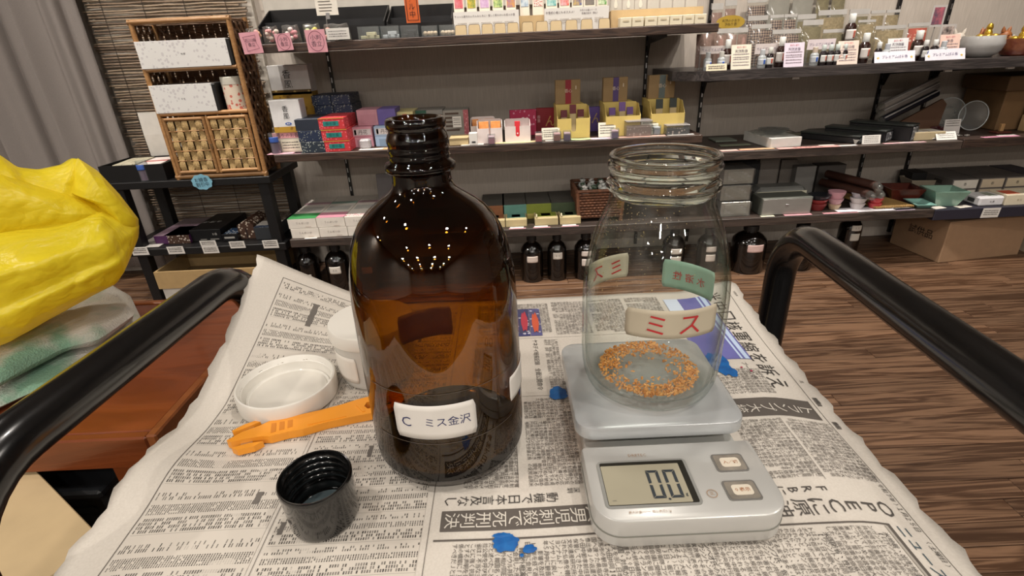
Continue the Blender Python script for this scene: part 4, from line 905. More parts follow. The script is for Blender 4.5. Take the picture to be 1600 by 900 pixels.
for (a, b_) in ((-hw+.018, -.001), (.001, hw-.018)):
    d = ob('door', G().tube([(a+.006, 0, dz0+.006), (b_-.006, 0, dz0+.006)], .0065, 10).tube([(a+.006, 0, dz1-.006), (b_-.006, 0, dz1-.006)], .0065, 10).tube([(a+.006, 0, dz0), (a+.006, 0, dz1)], .0065, 10).tube([(b_-.006, 0, dz0), (b_-.006, 0, dz1)], .0065, 10), RAT, rc, smooth=40)
    n_ = 5; st_ = (b_-a-.028)/n_; hb = (dz1-dz0-.024)/5
    for i in range(n_):
        cx = a+.014+st_*(i+.5); ph = math.pi*(i % 2)
        def fs(u, v):
            z = dz0+.012+(dz1-dz0-.024)*v; k = math.sin(math.pi*5*v+ph); bul = 1-.35*abs(math.sin(math.pi*2.5*v+ph/2))**8
            return (cx+(u-.5)*st_*.94*(.82+.18*abs(k)), -.001-.003*k-.002*math.sin(math.pi*u), z)
        ob('woven_strip', G().grid(fs, 4, 40), STRAW, d, smooth=True, fix=False)
    for j in range(1, 5):
        z = dz0+.012+hb*j; ob('cross_cane', G().tube([(a+.012, -.001, z), (b_-.012, -.001, z)], .0024, 6), RAT, d, smooth=40)
ob('latch', G().box(-.004, .004, -.010, -.006, (dz0+dz1)/2-.012, (dz0+dz1)/2+.006), M('#5f4526', .6), rc)
ob('hanging_loop', G().tube([(-.06+.02*i, CD-.02, CH+.006*math.sin(i*1.3)+.004) for i in range(7)], .002, 6), M('#3b2c20', .7), rc)
FLOR = speckle('#d9d7d4', '#c6c2c2', 90, .5)
for (xa, xb, ya, yb, z, lb) in ((214, 357, 60, 105, SH[1], 'long white floral gift box on the upper cabinet shelf'), (236, 334, 130, 171, SH[0], 'shorter white floral gift box on the lower cabinet shelf')):
    a = (-1.2569,0.9484) if xa == 214 else (-1.2551,0.8086); b_ = (-0.9438,0.9349) if xa == 214 else (-1.0337,0.7987)
    W = b_[0]-a[0]; z0 = CZ+z+.0005; H = ((-1.0867,0.9831)[1] if xa == 214 else (-1.1305,0.8415)[1])-z0
    p = empty('gift_box', lb, 'box', ((a[0]+b_[0])/2, 2.004, z0), 0, 'gift boxes in the rattan cabinet')
    ob('inner_drawer', G().bbox(-W/2+.001, W/2+.012, .001, .118, .0015, H-.002), BLK, p); ob('sleeve', G().bbox(-W/2, W/2, -.001, .0005, .0005, H).bbox(-W/2, W/2-.002, 0, .12, H-.002, H), FLOR, p)
    write(p, '如 意', (0, -.0016, H*.5), (1, 0, 0), (0, 0, 1), .016, .006, INK)
k = (-0.9762,2.035,0.7565,0.085,0.1013)
tcn = empty('tea_canister', 'round paper tea canister with pink blossoms in the rattan cabinet', 'canister', (k[0], 2.05, CZ+SH[0]+.0005)); rr = k[3]/2*.93; hh = .112
ob('can_body', G().lathe([(.0005, 0), (rr, 0), (rr, hh*.80), (.0005, hh*.80)], 32), speckle('#d8c9b6', '#c46a5c', 75, .52), tcn, smooth=40)
ob('can_lid', G().lathe([(rr*.99, hh*.77), (rr*1.02, hh*.775), (rr*1.02, hh*.985), (rr*.98, hh), (.0005, hh)], 32), M('#c3bfb2', .4), tcn, smooth=40)
# on the black stand
k = (-1.4595,2.25,0.5708,0.0961,0.1883); o = ob('white_sheet', G().grid(lambda u, v: ((u-.5)*.14, .012*abs(v-.6), .23*v), 2, 8), M('#c9c4bc', .7), None, loc=(-1.40, 2.22, .506), fix=False); tag(o, 'folded white sheet leaning between blind and rattan cabinet', 'sheet'); md = o.modifiers.new('thick', 'SOLIDIFY'); md.thickness = .001
k = (-1.4437,2.02,0.5226,0.2105,0.088)
bxx = empty('black_tray', 'open black tray box holding two booklets on the black stand', 'tray', (k[0]+.02, 2.015, .5055)); W = .245; D_ = .19; H_ = .062
ob('tray_floor', G().box(-W/2, W/2, 0, D_, 0, .003), BLK, bxx)
for q in ((-W/2, W/2, 0, .003), (-W/2, W/2, D_-.003, D_)): ob('tray_side', G().box(q[0], q[1], q[2], q[3], .003, H_), BLK, bxx)
for q in ((-W/2, -W/2+.003), (W/2-.003, W/2)): ob('tray_side', G().box(q[0], q[1], .003, D_-.003, .003, H_), BLK, bxx)
for (dx, w_, mt, lb, dz) in ((-.045, .085, speckle('#b8b19a', '#7e7a68', 120, .5), 'greyish patterned booklet in the black tray box', .050), (.05, .085, M('#d6c9c2', .6), 'pale booklet with red stripe in the black tray box', .048)):
    b_ = ob('booklet', G().bbox(-w_/2, w_/2, -.075, .075, 0, .012, .001), mt, None, loc=(k[0]+.02+dx, 2.11, .5055+dz), rot=(0, 0, .12)); tag(b_, lb, 'booklet', 'booklets in the black tray')
    if dx > 0: ob('stripe', G().box(-w_/2, w_/2, -.02, .0, .012, .0126), M('#a8504e', .6), b_)
    ob('bl', G(), None) if False else None
    sb = ob('tray_riser', G().bbox(dx-w_/2, dx+w_/2, .02, .17, .003, dz-.0005), BLK, bxx)
vt = empty('clear_tube', 'small clear tube of purple incense beside the black tray box', 'tube', ((-1.3856,2.1448)[0], 2.025, .5058))
ob('tube_wall', G().lathe([(.0003, 0), (.019, 0), (.019, .075), (.0185, .075), (.0183, .002), (.0003, .002)], 24), ACR, vt, smooth=40); ob('incense', G().lathe([(.0003, .003), (.0165, .003), (.0165, .045), (.0003, .045)], 18), M('#7d5a78', .7), vt, smooth=40); cyl_patch('label', vt, (0, 0), .0195, -R(150), -R(40), .042, .062, M('#3b5fae', .5), n=8)
k = (-1.1577,1.996,0.465,0.0819,0.0631); X, Y, Zz, W, H = k; n = 48
o = ob('shelf_tag', G().prism([(W*.47*math.cos(6.283*i/n)*(1+.05*math.cos(9*6.283*i/n)), H/2+H*.47*math.sin(6.283*i/n)*(1+.05*math.cos(9*6.283*i/n))) for i in range(n)], .0008, 0, 'y'), M('#7fb6cc', .6), None, loc=(X, 1.994, Zz), rot=(R(4), R(-3), 0)); tag(o, 'blue scalloped oval tag hanging from the black stand', 'tag')
write(o, 'お線香\n割引中', (0, -.0009, H*.5), (1, 0, 0), (0, 0, 1), W*.62, H*.55, M('#1d2c3c', .7))
for (Kk, lb) in (((-1.4895,1.997,0.2124,0.066,0.0352), 'white price label on stand edge under the pale card'), ((-1.3459,1.997,0.2106,0.0661,0.0326), 'white price label on stand edge under the purple box'), ((-1.2091,1.997,0.2368,0.0634,0.0242), 'white price label under the black lettered box, upper of two'), ((-1.2061,1.996,0.2067,0.0637,0.0299), 'white price label under the black lettered box, lower of two'), ((-1.0951,1.997,0.2228,0.061,0.0297), 'white price label on stand edge under the flowered pouch'), ((-0.962,1.997,0.2161,0.0612,0.0352), 'white price label on stand edge under the dark grey box')):
    o = card('price_label', lb, 'price label', Kk, WHT, 'price labels on the black stand', R(5), rows=(.3, .55, .75), th=.1)
z2 = .2355
pack('flat_card', 'pale blank card lying on the lower tier of the black stand', 'card', (-1.475, 2.02, z2, .10, .004), .16, GREYP)
pk = pack('incense_box', 'purple box with brown blossom wrap on the lower stand tier', 'box', (-1.3859,2.0547,0.2355,0.1452,0.0356), .24, M('#4b2050', .5), 'boxes on the lower stand tier', items=[('t', (0, 1, 0, .62), M('#b296a6', .5)), ('t', (.3, 1, .0, .5), speckle('#8a7468', '#ddcfca', 130, .4)), ('f', (.38, 1, 0, 1), speckle('#4a3428', '#d9cfc6', 140, .45)), ('t', (0, 1, .62, 1), M('#8f7f84', .5))])
pack('incense_box', 'black box with white brush lettering on the lower stand tier', 'box', (-1.2521,2.0674,0.2355,0.1277,0.0494), .24, M('#101012', .4), 'boxes on the lower stand tier', items=[('t', 'かおり', .35, .45, .6, .75, M('#c9c6c0', .6)), ('f', 'お香', .8, .6, .2, .2, M('#b5b2ac', .6)), ('f', (.3, .5, .12, .2), M('#8b8882', .6)), ('f', (.62, .9, .12, .2), M('#8b8882', .6))])
pack('incense_box', 'small black box with blue wave print beside the flowered pouch', 'box', (-1.1473,2.0525,0.2355,0.0649,0.0302), .09, M('#0f0f12', .4), 'boxes on the lower stand tier', items=[('t', (.1, .95, .1, .9), speckle('#26405e', '#c9cdd0', 90, .5)), ('f', (.15, .8, .4, .65), M('#a9a69f', .6))])
k = (-1.0862,2.076,0.2355,0.0706,0.074); X, Y, Zz, W, H = k
fp = empty('flowered_pouch', 'standing brown pouch with pale blossoms on the lower stand tier', 'pouch', (X, Y, Zz))
ob('pouch_body', G().prism([(-W/2, 0), (W/2, 0), (W*.46, H*.8), (0, H*1.05), (-W*.46, H*.8)], .15, 0, 'y'), speckle('#4a3226', '#cdbfae', 95, .42), fp); ob('pouch_fold', G().box(-.003, .003, -.001, .0, 0, H*.6), M('#2a1a18', .6), fp)
pack('incense_box', 'dark grey box with floral lid next to the white cartons', 'box', (-0.9984,2.0554,0.2355,0.091,0.0519), .22, M('#33363a', .5), 'boxes on the lower stand tier', items=[('t', (0, 1, .4, 1), speckle('#5e5248', '#a59a8c', 110, .5)), ('t', (0, 1, .12, .4), M('#b9b4ac', .6)), ('t', (0, 1, 0, .12), speckle('#2f3c52', '#8d96a2', 130, .5))])
# under the stand
k = (-1.4909,2.175,0,0.3683,0.0774)
wb = empty('shallow_carton', 'shallow beige open carton under the black stand', 'carton', (-1.22, 1.985, .065))
for q in ((-.24, .24, 0, .008), (-.24, .24, .232, .24)): ob('carton_side', G().box(q[0], q[1], q[2], q[3], 0, .075), M('#a68a5e', .8), wb)
for q in ((-.24, -.232), (.232, .24)): ob('carton_side', G().box(q[0], q[1], .008, .232, 0, .075), M('#a68a5e', .8), wb)
ob('carton_floor', G().box(-.232, .232, .008, .232, 0, .006), M('#7e6744', .8), wb)
pack('white_carton', 'low white carton on the floor below the beige open carton', 'carton', (-1.22, 1.99, 0, .46, .0645), .22, M('#bdb8b0', .6))
# ================================================================ top shelf, over the middle: trays, sweets, tags
ZT = .9575
def tray(label, Kk, div=None):
    X, Y, Zz, W, H = Kk; o = empty('display_tray', label, 'tray', (X, Y, ZT), 0, 'black display trays on the top shelf'); D = .14
    ob('tray_floor', G().box(-W/2, W/2, 0, D, 0, .004), BLK, o); ob('tray_back', G().box(-W/2, W/2, D-.004, D, .004, H), BLK, o); ob('front_lip', G().box(-W/2, W/2, 0, .004, .004, H*.42), BLK, o)
    for x in (-W/2, W/2-.004): ob('tray_side', G().prism([(.004, .004), (D-.004, .004), (D-.004, H), (.004, H*.50)], .004, x, 'x'), BLK, o)
    ob('tray_step', G().box(-W/2+.004, W/2-.004, D*.45, D*.45+.004, .004, H*.62), M('#19191b', .5), o)
    return o
tray('long empty black display tray behind the candy bags', (-0.6382,2.1,0.9575,0.4529,0.117))
tray('shorter empty black display tray behind the round cookies', (-0.2869,2.1,0.9575,0.2346,0.1125))
k = (-0.596,2.06,1.0396,0.0746,0.0733)
cs_ = empty('card_stand', 'white price list held upright by a clip stand', 'card stand', (k[0], 2.062, ZT), .05)
ob('list_card', G().box(-k[3]/2, k[3]/2, 0, .0008, k[2]-ZT, k[2]-ZT+k[4]), M('#d6d0c4', .6), cs_)
ob('clip', G().box(-.006, .006, -.003, .004, k[2]-ZT-.012, k[2]-ZT+.008), STEEL, cs_); ob('stand_rod', G().tube([(-.012, .004, 0), (-.008, .004, k[2]-ZT)], .0015, 6), STEEL, cs_); ob('stand_foot', G().bbox(-.02, .012, -.012, .014, 0, .003), BLK, cs_)
lines(cs_, k[3], .001, 1, 'f', -.0, .0, ()) if False else None
g = G()
for j in range(6):
    z = k[2]-ZT+k[4]*(.18+.13*j); g.add([(-k[3]*.36, -.0006, z), (k[3]*(.2+.03*(j % 3)), -.0006, z), (k[3]*(.2+.03*(j % 3)), -.0006, z+.0022), (-k[3]*.36, -.0006, z+.0022)], [(0, 1, 2, 3)])
ob('printed_text', g, M('#5b5650', .7), cs_, fix=False)
k = (-0.2967,2.03,1.0023,0.0475,0.1845); X, Y, Zz, W, H = k
os_ = ob('paper_banner', G().box(-W/2, W/2, 0, .0008, 0, H), M('#d2622a', .6, var=.03), None, loc=(X, Y, Zz), rot=(R(3), 0, 0)); tag(os_, 'orange vertical banner announcing renewal over the black trays', 'banner')
write(os_, '\n'.join('リニュー'[:3]) + '\n' + '｜' + '\n' + '\n'.join('アル中'), (0, -.0009, H*.52), (1, 0, 0), (0, 0, 1), W*.45, H*.86, M('#3a1a10', .7))
g = G()
for q in ((-.40, -.36, .04, .97), (.36, .40, .04, .97), (-.40, .40, .04, .05), (-.40, .40, .96, .97)): g.add([(q[0]*W, -.0008, q[2]*H), (q[1]*W, -.0008, q[2]*H), (q[1]*W, -.0008, q[3]*H), (q[0]*W, -.0008, q[3]*H)], [(0, 1, 2, 3)])
ob('printed_border', g, M('#3a1a10', .7), os_, fix=False)
for (Kk, cols, lb) in (((-0.8553,2.03,0.9575,0.055,0.0538), ('#e0b08c', '#e2a0a4'), 'clear bag of peach sweets behind the square-drawn pink tag'), ((-0.7941,2.03,0.9575,0.0616,0.0571), ('#e39aa0', '#e8d8d0'), 'clear bag of pink sweets between two pink tags'), ((-0.7243,2.03,0.9575,0.0683,0.0581), ('#e6d6d6', '#dd8f9c'), 'clear bag of white and pink sweets behind the narrower oval-drawn tag'), ((-0.651,2.03,0.9575,0.0683,0.059), ('#d8c850', '#cfd6a0'), 'clear bag of yellow sweets behind the wider oval-drawn tag'), ((-0.5659,2.03,0.9575,0.0971,0.0554), ('#d8d6d2', '#dd9a90'), 'clear bag of white sweets behind the white lettered tag')):
    X, Y, Zz, W, H = Kk; H = max(H, .05); o = empty('candy_bag', lb, 'candy bag', (X, Y, ZT), random.uniform(-.1, .1), 'bags of sweets on the top shelf'); rnd = random.Random(X)
    g = cushion([(-W/2, 0.001), (W/2, 0.001), (W*.46, H*.6), (W*.4, H), (W*.1, H*.92), (-W*.1, H), (-W*.42, H*.95), (-W*.47, H*.5)], .014, .010, X*7, .8, 8); g.v = [(a, c, b_) for (a, b_, c) in g.v]
    ob('bag_film', g, FILM, o, smooth=True, fix=False)
    for q in range(10): ob('candy', G().ball((rnd.uniform(-.36, .36)*W, rnd.uniform(-.005, .004), .008+rnd.uniform(0, .62)*H), .0076, 8, 1.2), M(cols[q % 2], .35), o, smooth=True)
PT = 'pink handwritten tags on the top shelf edge'
ptag('pink tag with drawn square border on the top shelf edge', (-0.8508,1.992,0.9294,0.0673,0.0668), PINKP, 'rect', '石川県\n香立', PT, -2)
ptag('narrower pink tag with drawn oval at the top shelf edge', (-0.7393,1.992,0.9346,0.0544,0.0531), PINKP, 'oval', '小判\n香立', PT, -3)
ptag('wider pink tag with drawn oval below the yellow sweets', (-0.6298,1.992,0.9239,0.0675,0.0709), PINKP, 'oval', '小判\n香立', PT, 0)
o = card('price_label', 'white lettered tag at the top shelf edge beside the pink tags', 'price label', (-0.5531,1.993,0.9605,0.0782,0.0351), WHT, None, R(3), rows=(.25, .45, .7), th=.06)
for (Kk, lb, col, kind) in (((-0.4537,2.015,0.9575,0.0769,0.0404), 'clear acrylic case of cream incense tablets on the top shelf', '#d9cfa8', 'b'), ((-0.3798,2.015,0.9575,0.066,0.0393), 'clear acrylic case of silvery tablets on the top shelf', '#c9ccd0', 'b'), ((-0.3124,2.015,0.9575,0.0638,0.0384), 'clear acrylic case of black tablets on the top shelf', '#2b2a2c', 'b'), ((-0.2434,2.015,0.9575,0.0573,0.0316), 'clear acrylic case of round biscuits next to the black tablets', '#c9b296', 'r'), ((-0.1826,2.015,0.9575,0.0552,0.0291), 'clear acrylic case of round biscuits next to the flower display', '#cbb79e', 'r')):
    X, Y, Zz, W, H = Kk; H = max(.034, H); opencase(lb, X, Y, ZT, W*.96, .06, H, ACR, grp='acrylic cases on the top shelf')
    first = None
    for q in range(6 if kind == 'b' else 4):
        if first is None:
            first = tag(ob('incense_tablet' if kind == 'b' else 'biscuit', G().bbox(-.0082, .0082, -.010, .010, 0, .0105, .001) if kind == 'b' else G().ball((0, 0, .0085), .0085, 12, 1, 1, .95), M(col, .6), None, smooth=kind == 'r', loc=(X-W*.3, Y+.02, ZT+.0014)), lb.replace('clear acrylic case of ', 'one of the ').replace('on the top shelf', 'in its acrylic case').replace(' next to', ' in the case next to'), 'tablet' if kind == 'b' else 'biscuit', 'tablets and biscuits in the acrylic cases'); continue
        lvl = 0 if q < 4 else 1
        dup(first, (X-W*.30+W*.2*(q % 4)+.002*lvl + (W*.25 if lvl else 0), Y+.02+.012*(q % 2)*(1-lvl), ZT+.0014+lvl*(.0108 if kind == 'b' else .0172)))
# ---- flower sachets: two white displays, kraft tags, white boxes
def flowercard(label, Kk, mt, grp='flower picture cards in the white displays'):
    X, Y, Zz, W, H = Kk
    o = ob('flower_card', G().bbox(-W/2, W/2, 0, .004, 0, H, .0006), M('#dcd3c2', .6), None, loc=(X, Y, Zz), rot=(R(-5), 0, 0)); tag(o, label, 'card', grp)
    ob('flower_picture', G().box(-W*.40, W*.40, -.0008, 0, H*.42, H*.96), mt, o); return o
def display(label, Kk, D, mt, txt, txt2=None):
    X, Y, Zz, W, H = Kk; o = dispenser(label, X, Y, ZT, W, D, H, H, mt, None, 'sachet_display', 'white sachet displays on the top shelf')
    write(o, txt, (-W*.02 if not txt2 else -W*.26, -.0008, H*.80), (1, 0, 0), (0, 0, 1), W*(.92 if not txt2 else .44), H*.17, M('#4d3a44', .6))
    if txt2:
        write(o, txt2, (W*.18, -.0008, H*.86), (1, 0, 0), (0, 0, 1), W*.26, H*.12, M('#4d3a44', .6)); write(o, '各種四百円（税込）', (W*.2, -.0008, H*.72), (1, 0, 0), (0, 0, 1), W*.3, H*.09, M('#4d3a44', .6))
    for i in range(5): lines(o, W, D, H, 'f', .06+.18*i, .20+.18*i, (.48, .40, .32), M('#a79c92', .7), .03)
    return o
display('white flower display lettered about soft gentle incense', (-0.0451,2.03,0.9575,0.226,0.071), .06, WHT, 'ちょっと焚きたいそんなときに！優しく柔らかいお花のお香')
display('white flower display recommending incense to beginners', (0.2681,2.03,0.9575,0.2222,0.0697), .06, WHT, 'お香初心者にもオススメ！', 'お花のお香シリーズ')
FC = lambda a, b_, s=60: M(a, .6, h2=b_, scale=s)
for (Kk, mt, lb) in (((-0.1389,2.06,0.962,0.0353,0.1908), FC('#c44a4c', '#c9808a'), 'red rose picture card in the first white display'), ((-0.0947,2.06,0.962,0.0354,0.189), FC('#4d7d3c', '#d3b03c'), 'yellow and green tulip picture card in the white display'), ((-0.0493,2.06,0.962,0.0376,0.1872), FC('#b48cb4', '#cdb2cc'), 'lilac blossom picture card in the white display'), ((-0.0028,2.06,0.962,0.0377,0.1854), FC('#2f6a3c', '#c9d68a'), 'green leaf picture card in the white display'), ((0.0426,2.06,0.962,0.0355,0.1836), FC('#d49a28', '#8d6a90'), 'orange and purple picture card in the white display'),
                     ((0.1847,2.06,0.962,0.04,0.1779), FC('#4f9a98', '#bcd6cc'), 'teal picture card in the second white display'), ((0.2302,2.06,0.962,0.0378,0.1761), FC('#d05a44', '#c9aeb4'), 'scarlet picture card in the second white display'), ((0.2747,2.06,0.962,0.0378,0.1744), FC('#4a5688', '#c2a456'), 'blue and gold picture card in the second white display'), ((0.3181,2.06,0.962,0.0401,0.1726), FC('#6d6862', '#7d746c'), 'grey picture card in the second white display'), ((0.3626,2.06,0.962,0.0356,0.1709), FC('#4c8a3a', '#d6dcc0'), 'fresh green picture card in the second white display')):
    flowercard(lb, Kk, mt)
KT = M('#c2a67a', .7)
k = (0.1128,2.06,0.9575,0.088,0.0521); dispenser('kraft sachet holder between the two white displays', k[0], 2.06, ZT, k[3], .05, k[4], k[4], KT, None, 'kraft_holder', 'kraft holders on the top shelf')
flowercard('pale blue striped card standing in the kraft holder', (0.0911,2.075,0.962,0.0335,0.1833), FC('#93a6b8', '#c9d2d6', 90), 'cards in the kraft holder'); flowercard('red dotted card standing in the kraft holder', (0.1391,2.075,0.962,0.0402,0.1814), speckle('#d8cdc4', '#b4452c', 260, .3), 'cards in the kraft holder')
KTL = ('below the red rose card', 'below the yellow tulip card', 'below the lilac blossom card', 'below the green leaf card', 'below the orange and purple card', 'below the pale blue striped card', 'below the red dotted card', 'below the teal card', 'below the scarlet card', 'below the blue and gold card', 'set apart below the fresh green card')
KTG = M('#c0aa84', .7); KTE = M('#4a3b2a', .7)
for i, Kk in enumerate(((-0.1345,2.008,0.9575,0.0396,0.0268), (-0.0881,2.008,0.9575,0.0396,0.0269), (-0.0428,2.008,0.9575,0.0374,0.0269), (0.0013,2.008,0.9575,0.0375,0.0251), (0.0455,2.008,0.9575,0.0375,0.0252), (0.0963,2.008,0.9575,0.0375,0.025), (0.146,2.008,0.9575,0.0397,0.0269), (0.1946,2.008,0.9575,0.0397,0.0268), (0.2476,2.008,0.9575,0.0398,0.0265), (0.3006,2.008,0.9575,0.0398,0.0263), (0.3614,2.008,0.9575,0.0376,0.0257))):
    X, Y, Zz, W, H = Kk; H = max(H, .030)
    o = tag(ob('kraft_tag', G().prism([(-W/2, 0), (W/2, 0), (W*.46, H*.88), (W*.38, H), (-W*.38, H), (-W*.46, H*.88)], .004, 0, 'y'), KTG, None, loc=(X, Y, ZT), rot=(R(-8), 0, 0)), 'tan round-shouldered kraft tag ' + KTL[i], 'tag', 'kraft tags along the top shelf edge')
    ob('dark_rim', G().prism([(-W*.53, 0), (-W*.50, 0), (-W*.46, H*.88), (-W*.38, H), (W*.38, H), (W*.46, H*.88), (W*.5, 0), (W*.53, 0), (W*.49, H*.9), (W*.40, H*1.05), (-W*.40, H*1.05), (-W*.49, H*.9)], .0035, .0008, 'y'), KTE, o)
k = (0.5557,2.06,0.9575,0.3239,0.0556); dispenser('long kraft holder behind the small white boxes', k[0], 2.06, ZT, k[3], .06, k[4], k[4], KT, None, 'kraft_holder', 'kraft holders on the top shelf')
for i, (Kk, c, cn) in enumerate((((0.4143,2.085,0.962,0.0406,0.1716), '#3a3438', 'black'), ((0.4595,2.085,0.962,0.0406,0.1698), '#5e3f66', 'purple'), ((0.5024,2.085,0.962,0.0407,0.1681), '#c98a98', 'pink'), ((0.5476,2.085,0.962,0.0407,0.1663), '#4c6a4a', 'green'), ((0.5929,2.085,0.962,0.0407,0.1645), '#8fb0bc', 'light blue'), ((0.6382,2.085,0.962,0.0408,0.1627), '#c9c2b6', 'cream'), ((0.6835,2.085,0.962,0.0408,0.1609), '#dcae96', 'peach'))):
    X, Y, Zz, W, H = Kk; o = tag(ob('incense_packet', G().bbox(-W/2, W/2, 0, .005, 0, H, .0006), M('#bdb7ab', .6), None, loc=(X, Y, Zz), rot=(R(-5), 0, 0)), 'grey incense packet with ' + cn + ' top in the long kraft holder', 'packet', 'packets in the long kraft holder')
    ob('coloured_top', G().box(-W/2, W/2, -.0008, 0, H*.66, H), M(c, .6), o)
    if i < 3: ob('pot_picture', G().prism([(-.004, H*.34), (.004, H*.34), (.0065, H*.40), (.004, H*.46), (0, H*.56), (-.004, H*.46), (-.0065, H*.40)], .0006, -.0008, 'y'), M('#d8d2c2', .6), o)
for i, Kk in enumerate(((0.4362,2.012,0.9575,0.0399,0.0266), (0.4782,2.012,0.9575,0.0399,0.0268), (0.5236,2.012,0.9575,0.0422,0.0269), (0.5667,2.012,0.9575,0.04,0.0271), (0.6099,2.012,0.9575,0.0422,0.0272), (0.653,2.012,0.9575,0.04,0.0274), (0.695,2.012,0.9575,0.04,0.0276))):
    pack('small_box', 'small cream white box below the ' + ('black', 'purple', 'pink', 'green', 'light blue', 'cream', 'peach')[i] + '-topped packet', 'box', (Kk[0], Kk[1], ZT, Kk[3], max(.030, Kk[4])), .04, M('#dcd2b8', .6), 'small white boxes along the top shelf', items=[('f', (.25, .75, .55, .72), M('#c2b394', .6))])
# ================================================================ middle shelf, beside the rattan cabinet
ZM = .5835
PA = speckle('#b28a2e', '#8a6420', 60, .45)
k = (-0.8354,2.22,0.5835,0.1567,0.302); pack('incense_carton', 'taller white and gold carton standing behind its smaller twin', 'carton', k, .07, M('#d6d3d0', .5), 'white and gold cartons', items=[('f', (0, 1, 0, .67), PA), ('f', (0, 1, .64, .70), speckle('#6a5228', '#c9b06a', 70, .5)), ('f', '香\n風', .45, .83, .2, .26, INK), ('r', (0, 1, 0, .67), PA)])
k2 = (-0.8238,2.0431,0.5835,0.1034,0.0728); st2 = pack('label_stand', 'small white stand with pink heading under the front gold carton', 'stand', k2, .07, M('#cfc9b8', .6), items=[('f', (0, 1, .72, 1), M('#d99aa0', .6)), ('f', '香りのお香', .55, .86, .8, .22, INK), ('f', (.25, .95, .08, .62), M('#d8d2bd', .6))])
lines(st2, k2[3], .07, k2[4], 'f', .30, .90, (.48, .34, .2), None, .05)
k = (-0.8061,2.04,0.6569,0.1106,0.1148); pack('incense_carton', 'smaller white carton with blue oval on the pink-headed stand', 'carton', (k[0], k[1], k2[2]+k2[4]+.0006, k[3], k[4]), .06, M('#d9d7d6', .4), 'white and gold cartons', items=[('f', '香\n風', .5, .62, .22, .40, INK), ('f', (0, 1, 0, .18), PA)])
o = bpy.data.objects['incense_carton.001']; ov = G(); n = 24; ov.add([(.012*math.cos(6.283*i/n)+.002, -.0009, k[4]*.27+.0055*math.sin(6.283*i/n)) for i in range(n)], [tuple(range(n))]); ob('blue_oval', ov, M('#3458a4', .5), o, fix=False); write(o, '煙香', (.002, -.0013, k[4]*.27), (1, 0, 0), (0, 0, 1), .014, .006, WHT)
k = (-0.862,2.0265,0.5835,0.031,0.0654); vt2 = dup(vt, (k[0]-.004, 2.03, ZM), .3, 'small clear tube with blue label before the pink-headed stand')
NB = 'navy speckled boxes'
ks = [(-0.7185,2.005,0.5835,0.0879,0.0344)]; H1 = .040
for i, (mt, lb) in enumerate(((speckle('#26303c', '#9aa09a', 170, .55), 'floral navy box at the bottom of the front navy stack'), (NAVY, 'speckled navy box in the middle of the front navy stack'), (M('#232a38', .5), 'plain navy box on top of the front navy stack'))):
    pack('incense_box', lb, 'box', (ks[0][0]-.003*i, ks[0][1], ZM+i*(H1+.0006), ks[0][3], H1), .16, mt, NB)
kk = (-0.729,2.2,0.7111,0.0707,0.0336)
for i in range(5):
    for j in range(2):
        lb = ('navy speckled box in the rear navy stack, ' + ('nearer the gold carton' if j == 0 else 'nearer the red boxes') + ', ' + ('topmost' if i == 4 else 'second from top' if i == 3 else 'layer %s' % ('bottom', 'second', 'third')[i]))
        if i < 3 and j == 0: continue
        pack('incense_box', lb, 'box', (-.715+j*.076+.004*(i % 2), 2.185, ZM+i*.0376, .074, .037), .15, NAVY if i > 2 else M('#232a3a', .5), NB)
RB = (-0.6269,2.005,0.5835,0.0952,0.0302); RH = .040
for i, lb in enumerate(('bottom', 'middle', 'top')):
    pack('incense_box', 'red gold-edged box with teal lettering, %s of the red stack' % lb, 'box', (RB[0]-.004*i, RB[1], ZM+i*(RH+.0006), RB[3], RH), .17, speckle('#c2343a', '#d8707a', 160, .6), 'red boxes with teal lettering', items=[('f', (.18, .78, .3, .72), M('#1f7f78', .5)), ('f', '香水香', .48, .52, .5, .3, M('#164a50', .5)), ('f', (0, 1, .93, 1), M('#d8a04a', .4, .3))])
PB = 'pastel incense boxes'
kp = (-0.548,2.107,0.5835,0.0773,0.034); kb = (-0.4629,2.0841,0.5835,0.0765,0.0361); ph = .037
for (kk_, c, c2, nm) in ((kp, '#cf96a4', '#a9828e', 'pink'), (kb, '#9db4cf', '#7f95ad', 'light blue')):
    pack('incense_box', 'lower ' + nm + ' box with rounded window of the pastel boxes', 'box', (kk_[0], 2.08, ZM, kk_[3], ph), .16, M(c, .55), PB, items=[('f', (.2, .85, 0, .75), M(c2, .5))])
    pack('incense_box', nm + ' box with white lettered panel on the lower pastel box', 'box', (kk_[0], 2.08, ZM+ph+.0006, kk_[3], ph), .15, M(c, .55), PB, items=[('f', (.08, .95, .2, .8), M('#d6d0d0', .6)), ('f', '丹花', .55, .5, .45, .45, INK), ('f', (.12, .22, .25, .75), INK)])
ku = (-0.5261,2.13,0.6548,0.0792,0.0593); uz = ZM+2*ph+.0016
pack('incense_box', 'tall pink box on top of the lettered pink box', 'box', (ku[0], 2.11, uz, ku[3], .058), .11, M('#c08a96', .5), PB, items=[('f', (.15, .9, .1, .7), M('#b8828e', .5))])
ku2 = (-0.4513,2.13,0.6586,0.0694,0.0522); pack('incense_box', 'violet box on top of the lettered light blue box', 'box', (ku2[0], 2.11, uz, ku2[3], .058), .11, M('#675a9a', .5), PB)
ku3 = (-0.396,2.14,0.5835,0.083,0.1163); pack('incense_box', 'cream box with small red mark behind the amber bottle neck', 'box', ku3, .14, M('#d3c890', .55), PB, items=[('f', (.5, .72, .83, .93), M('#c0523a', .5)), ('f', (.28, .46, .83, .92), M('#9a9378', .5))])
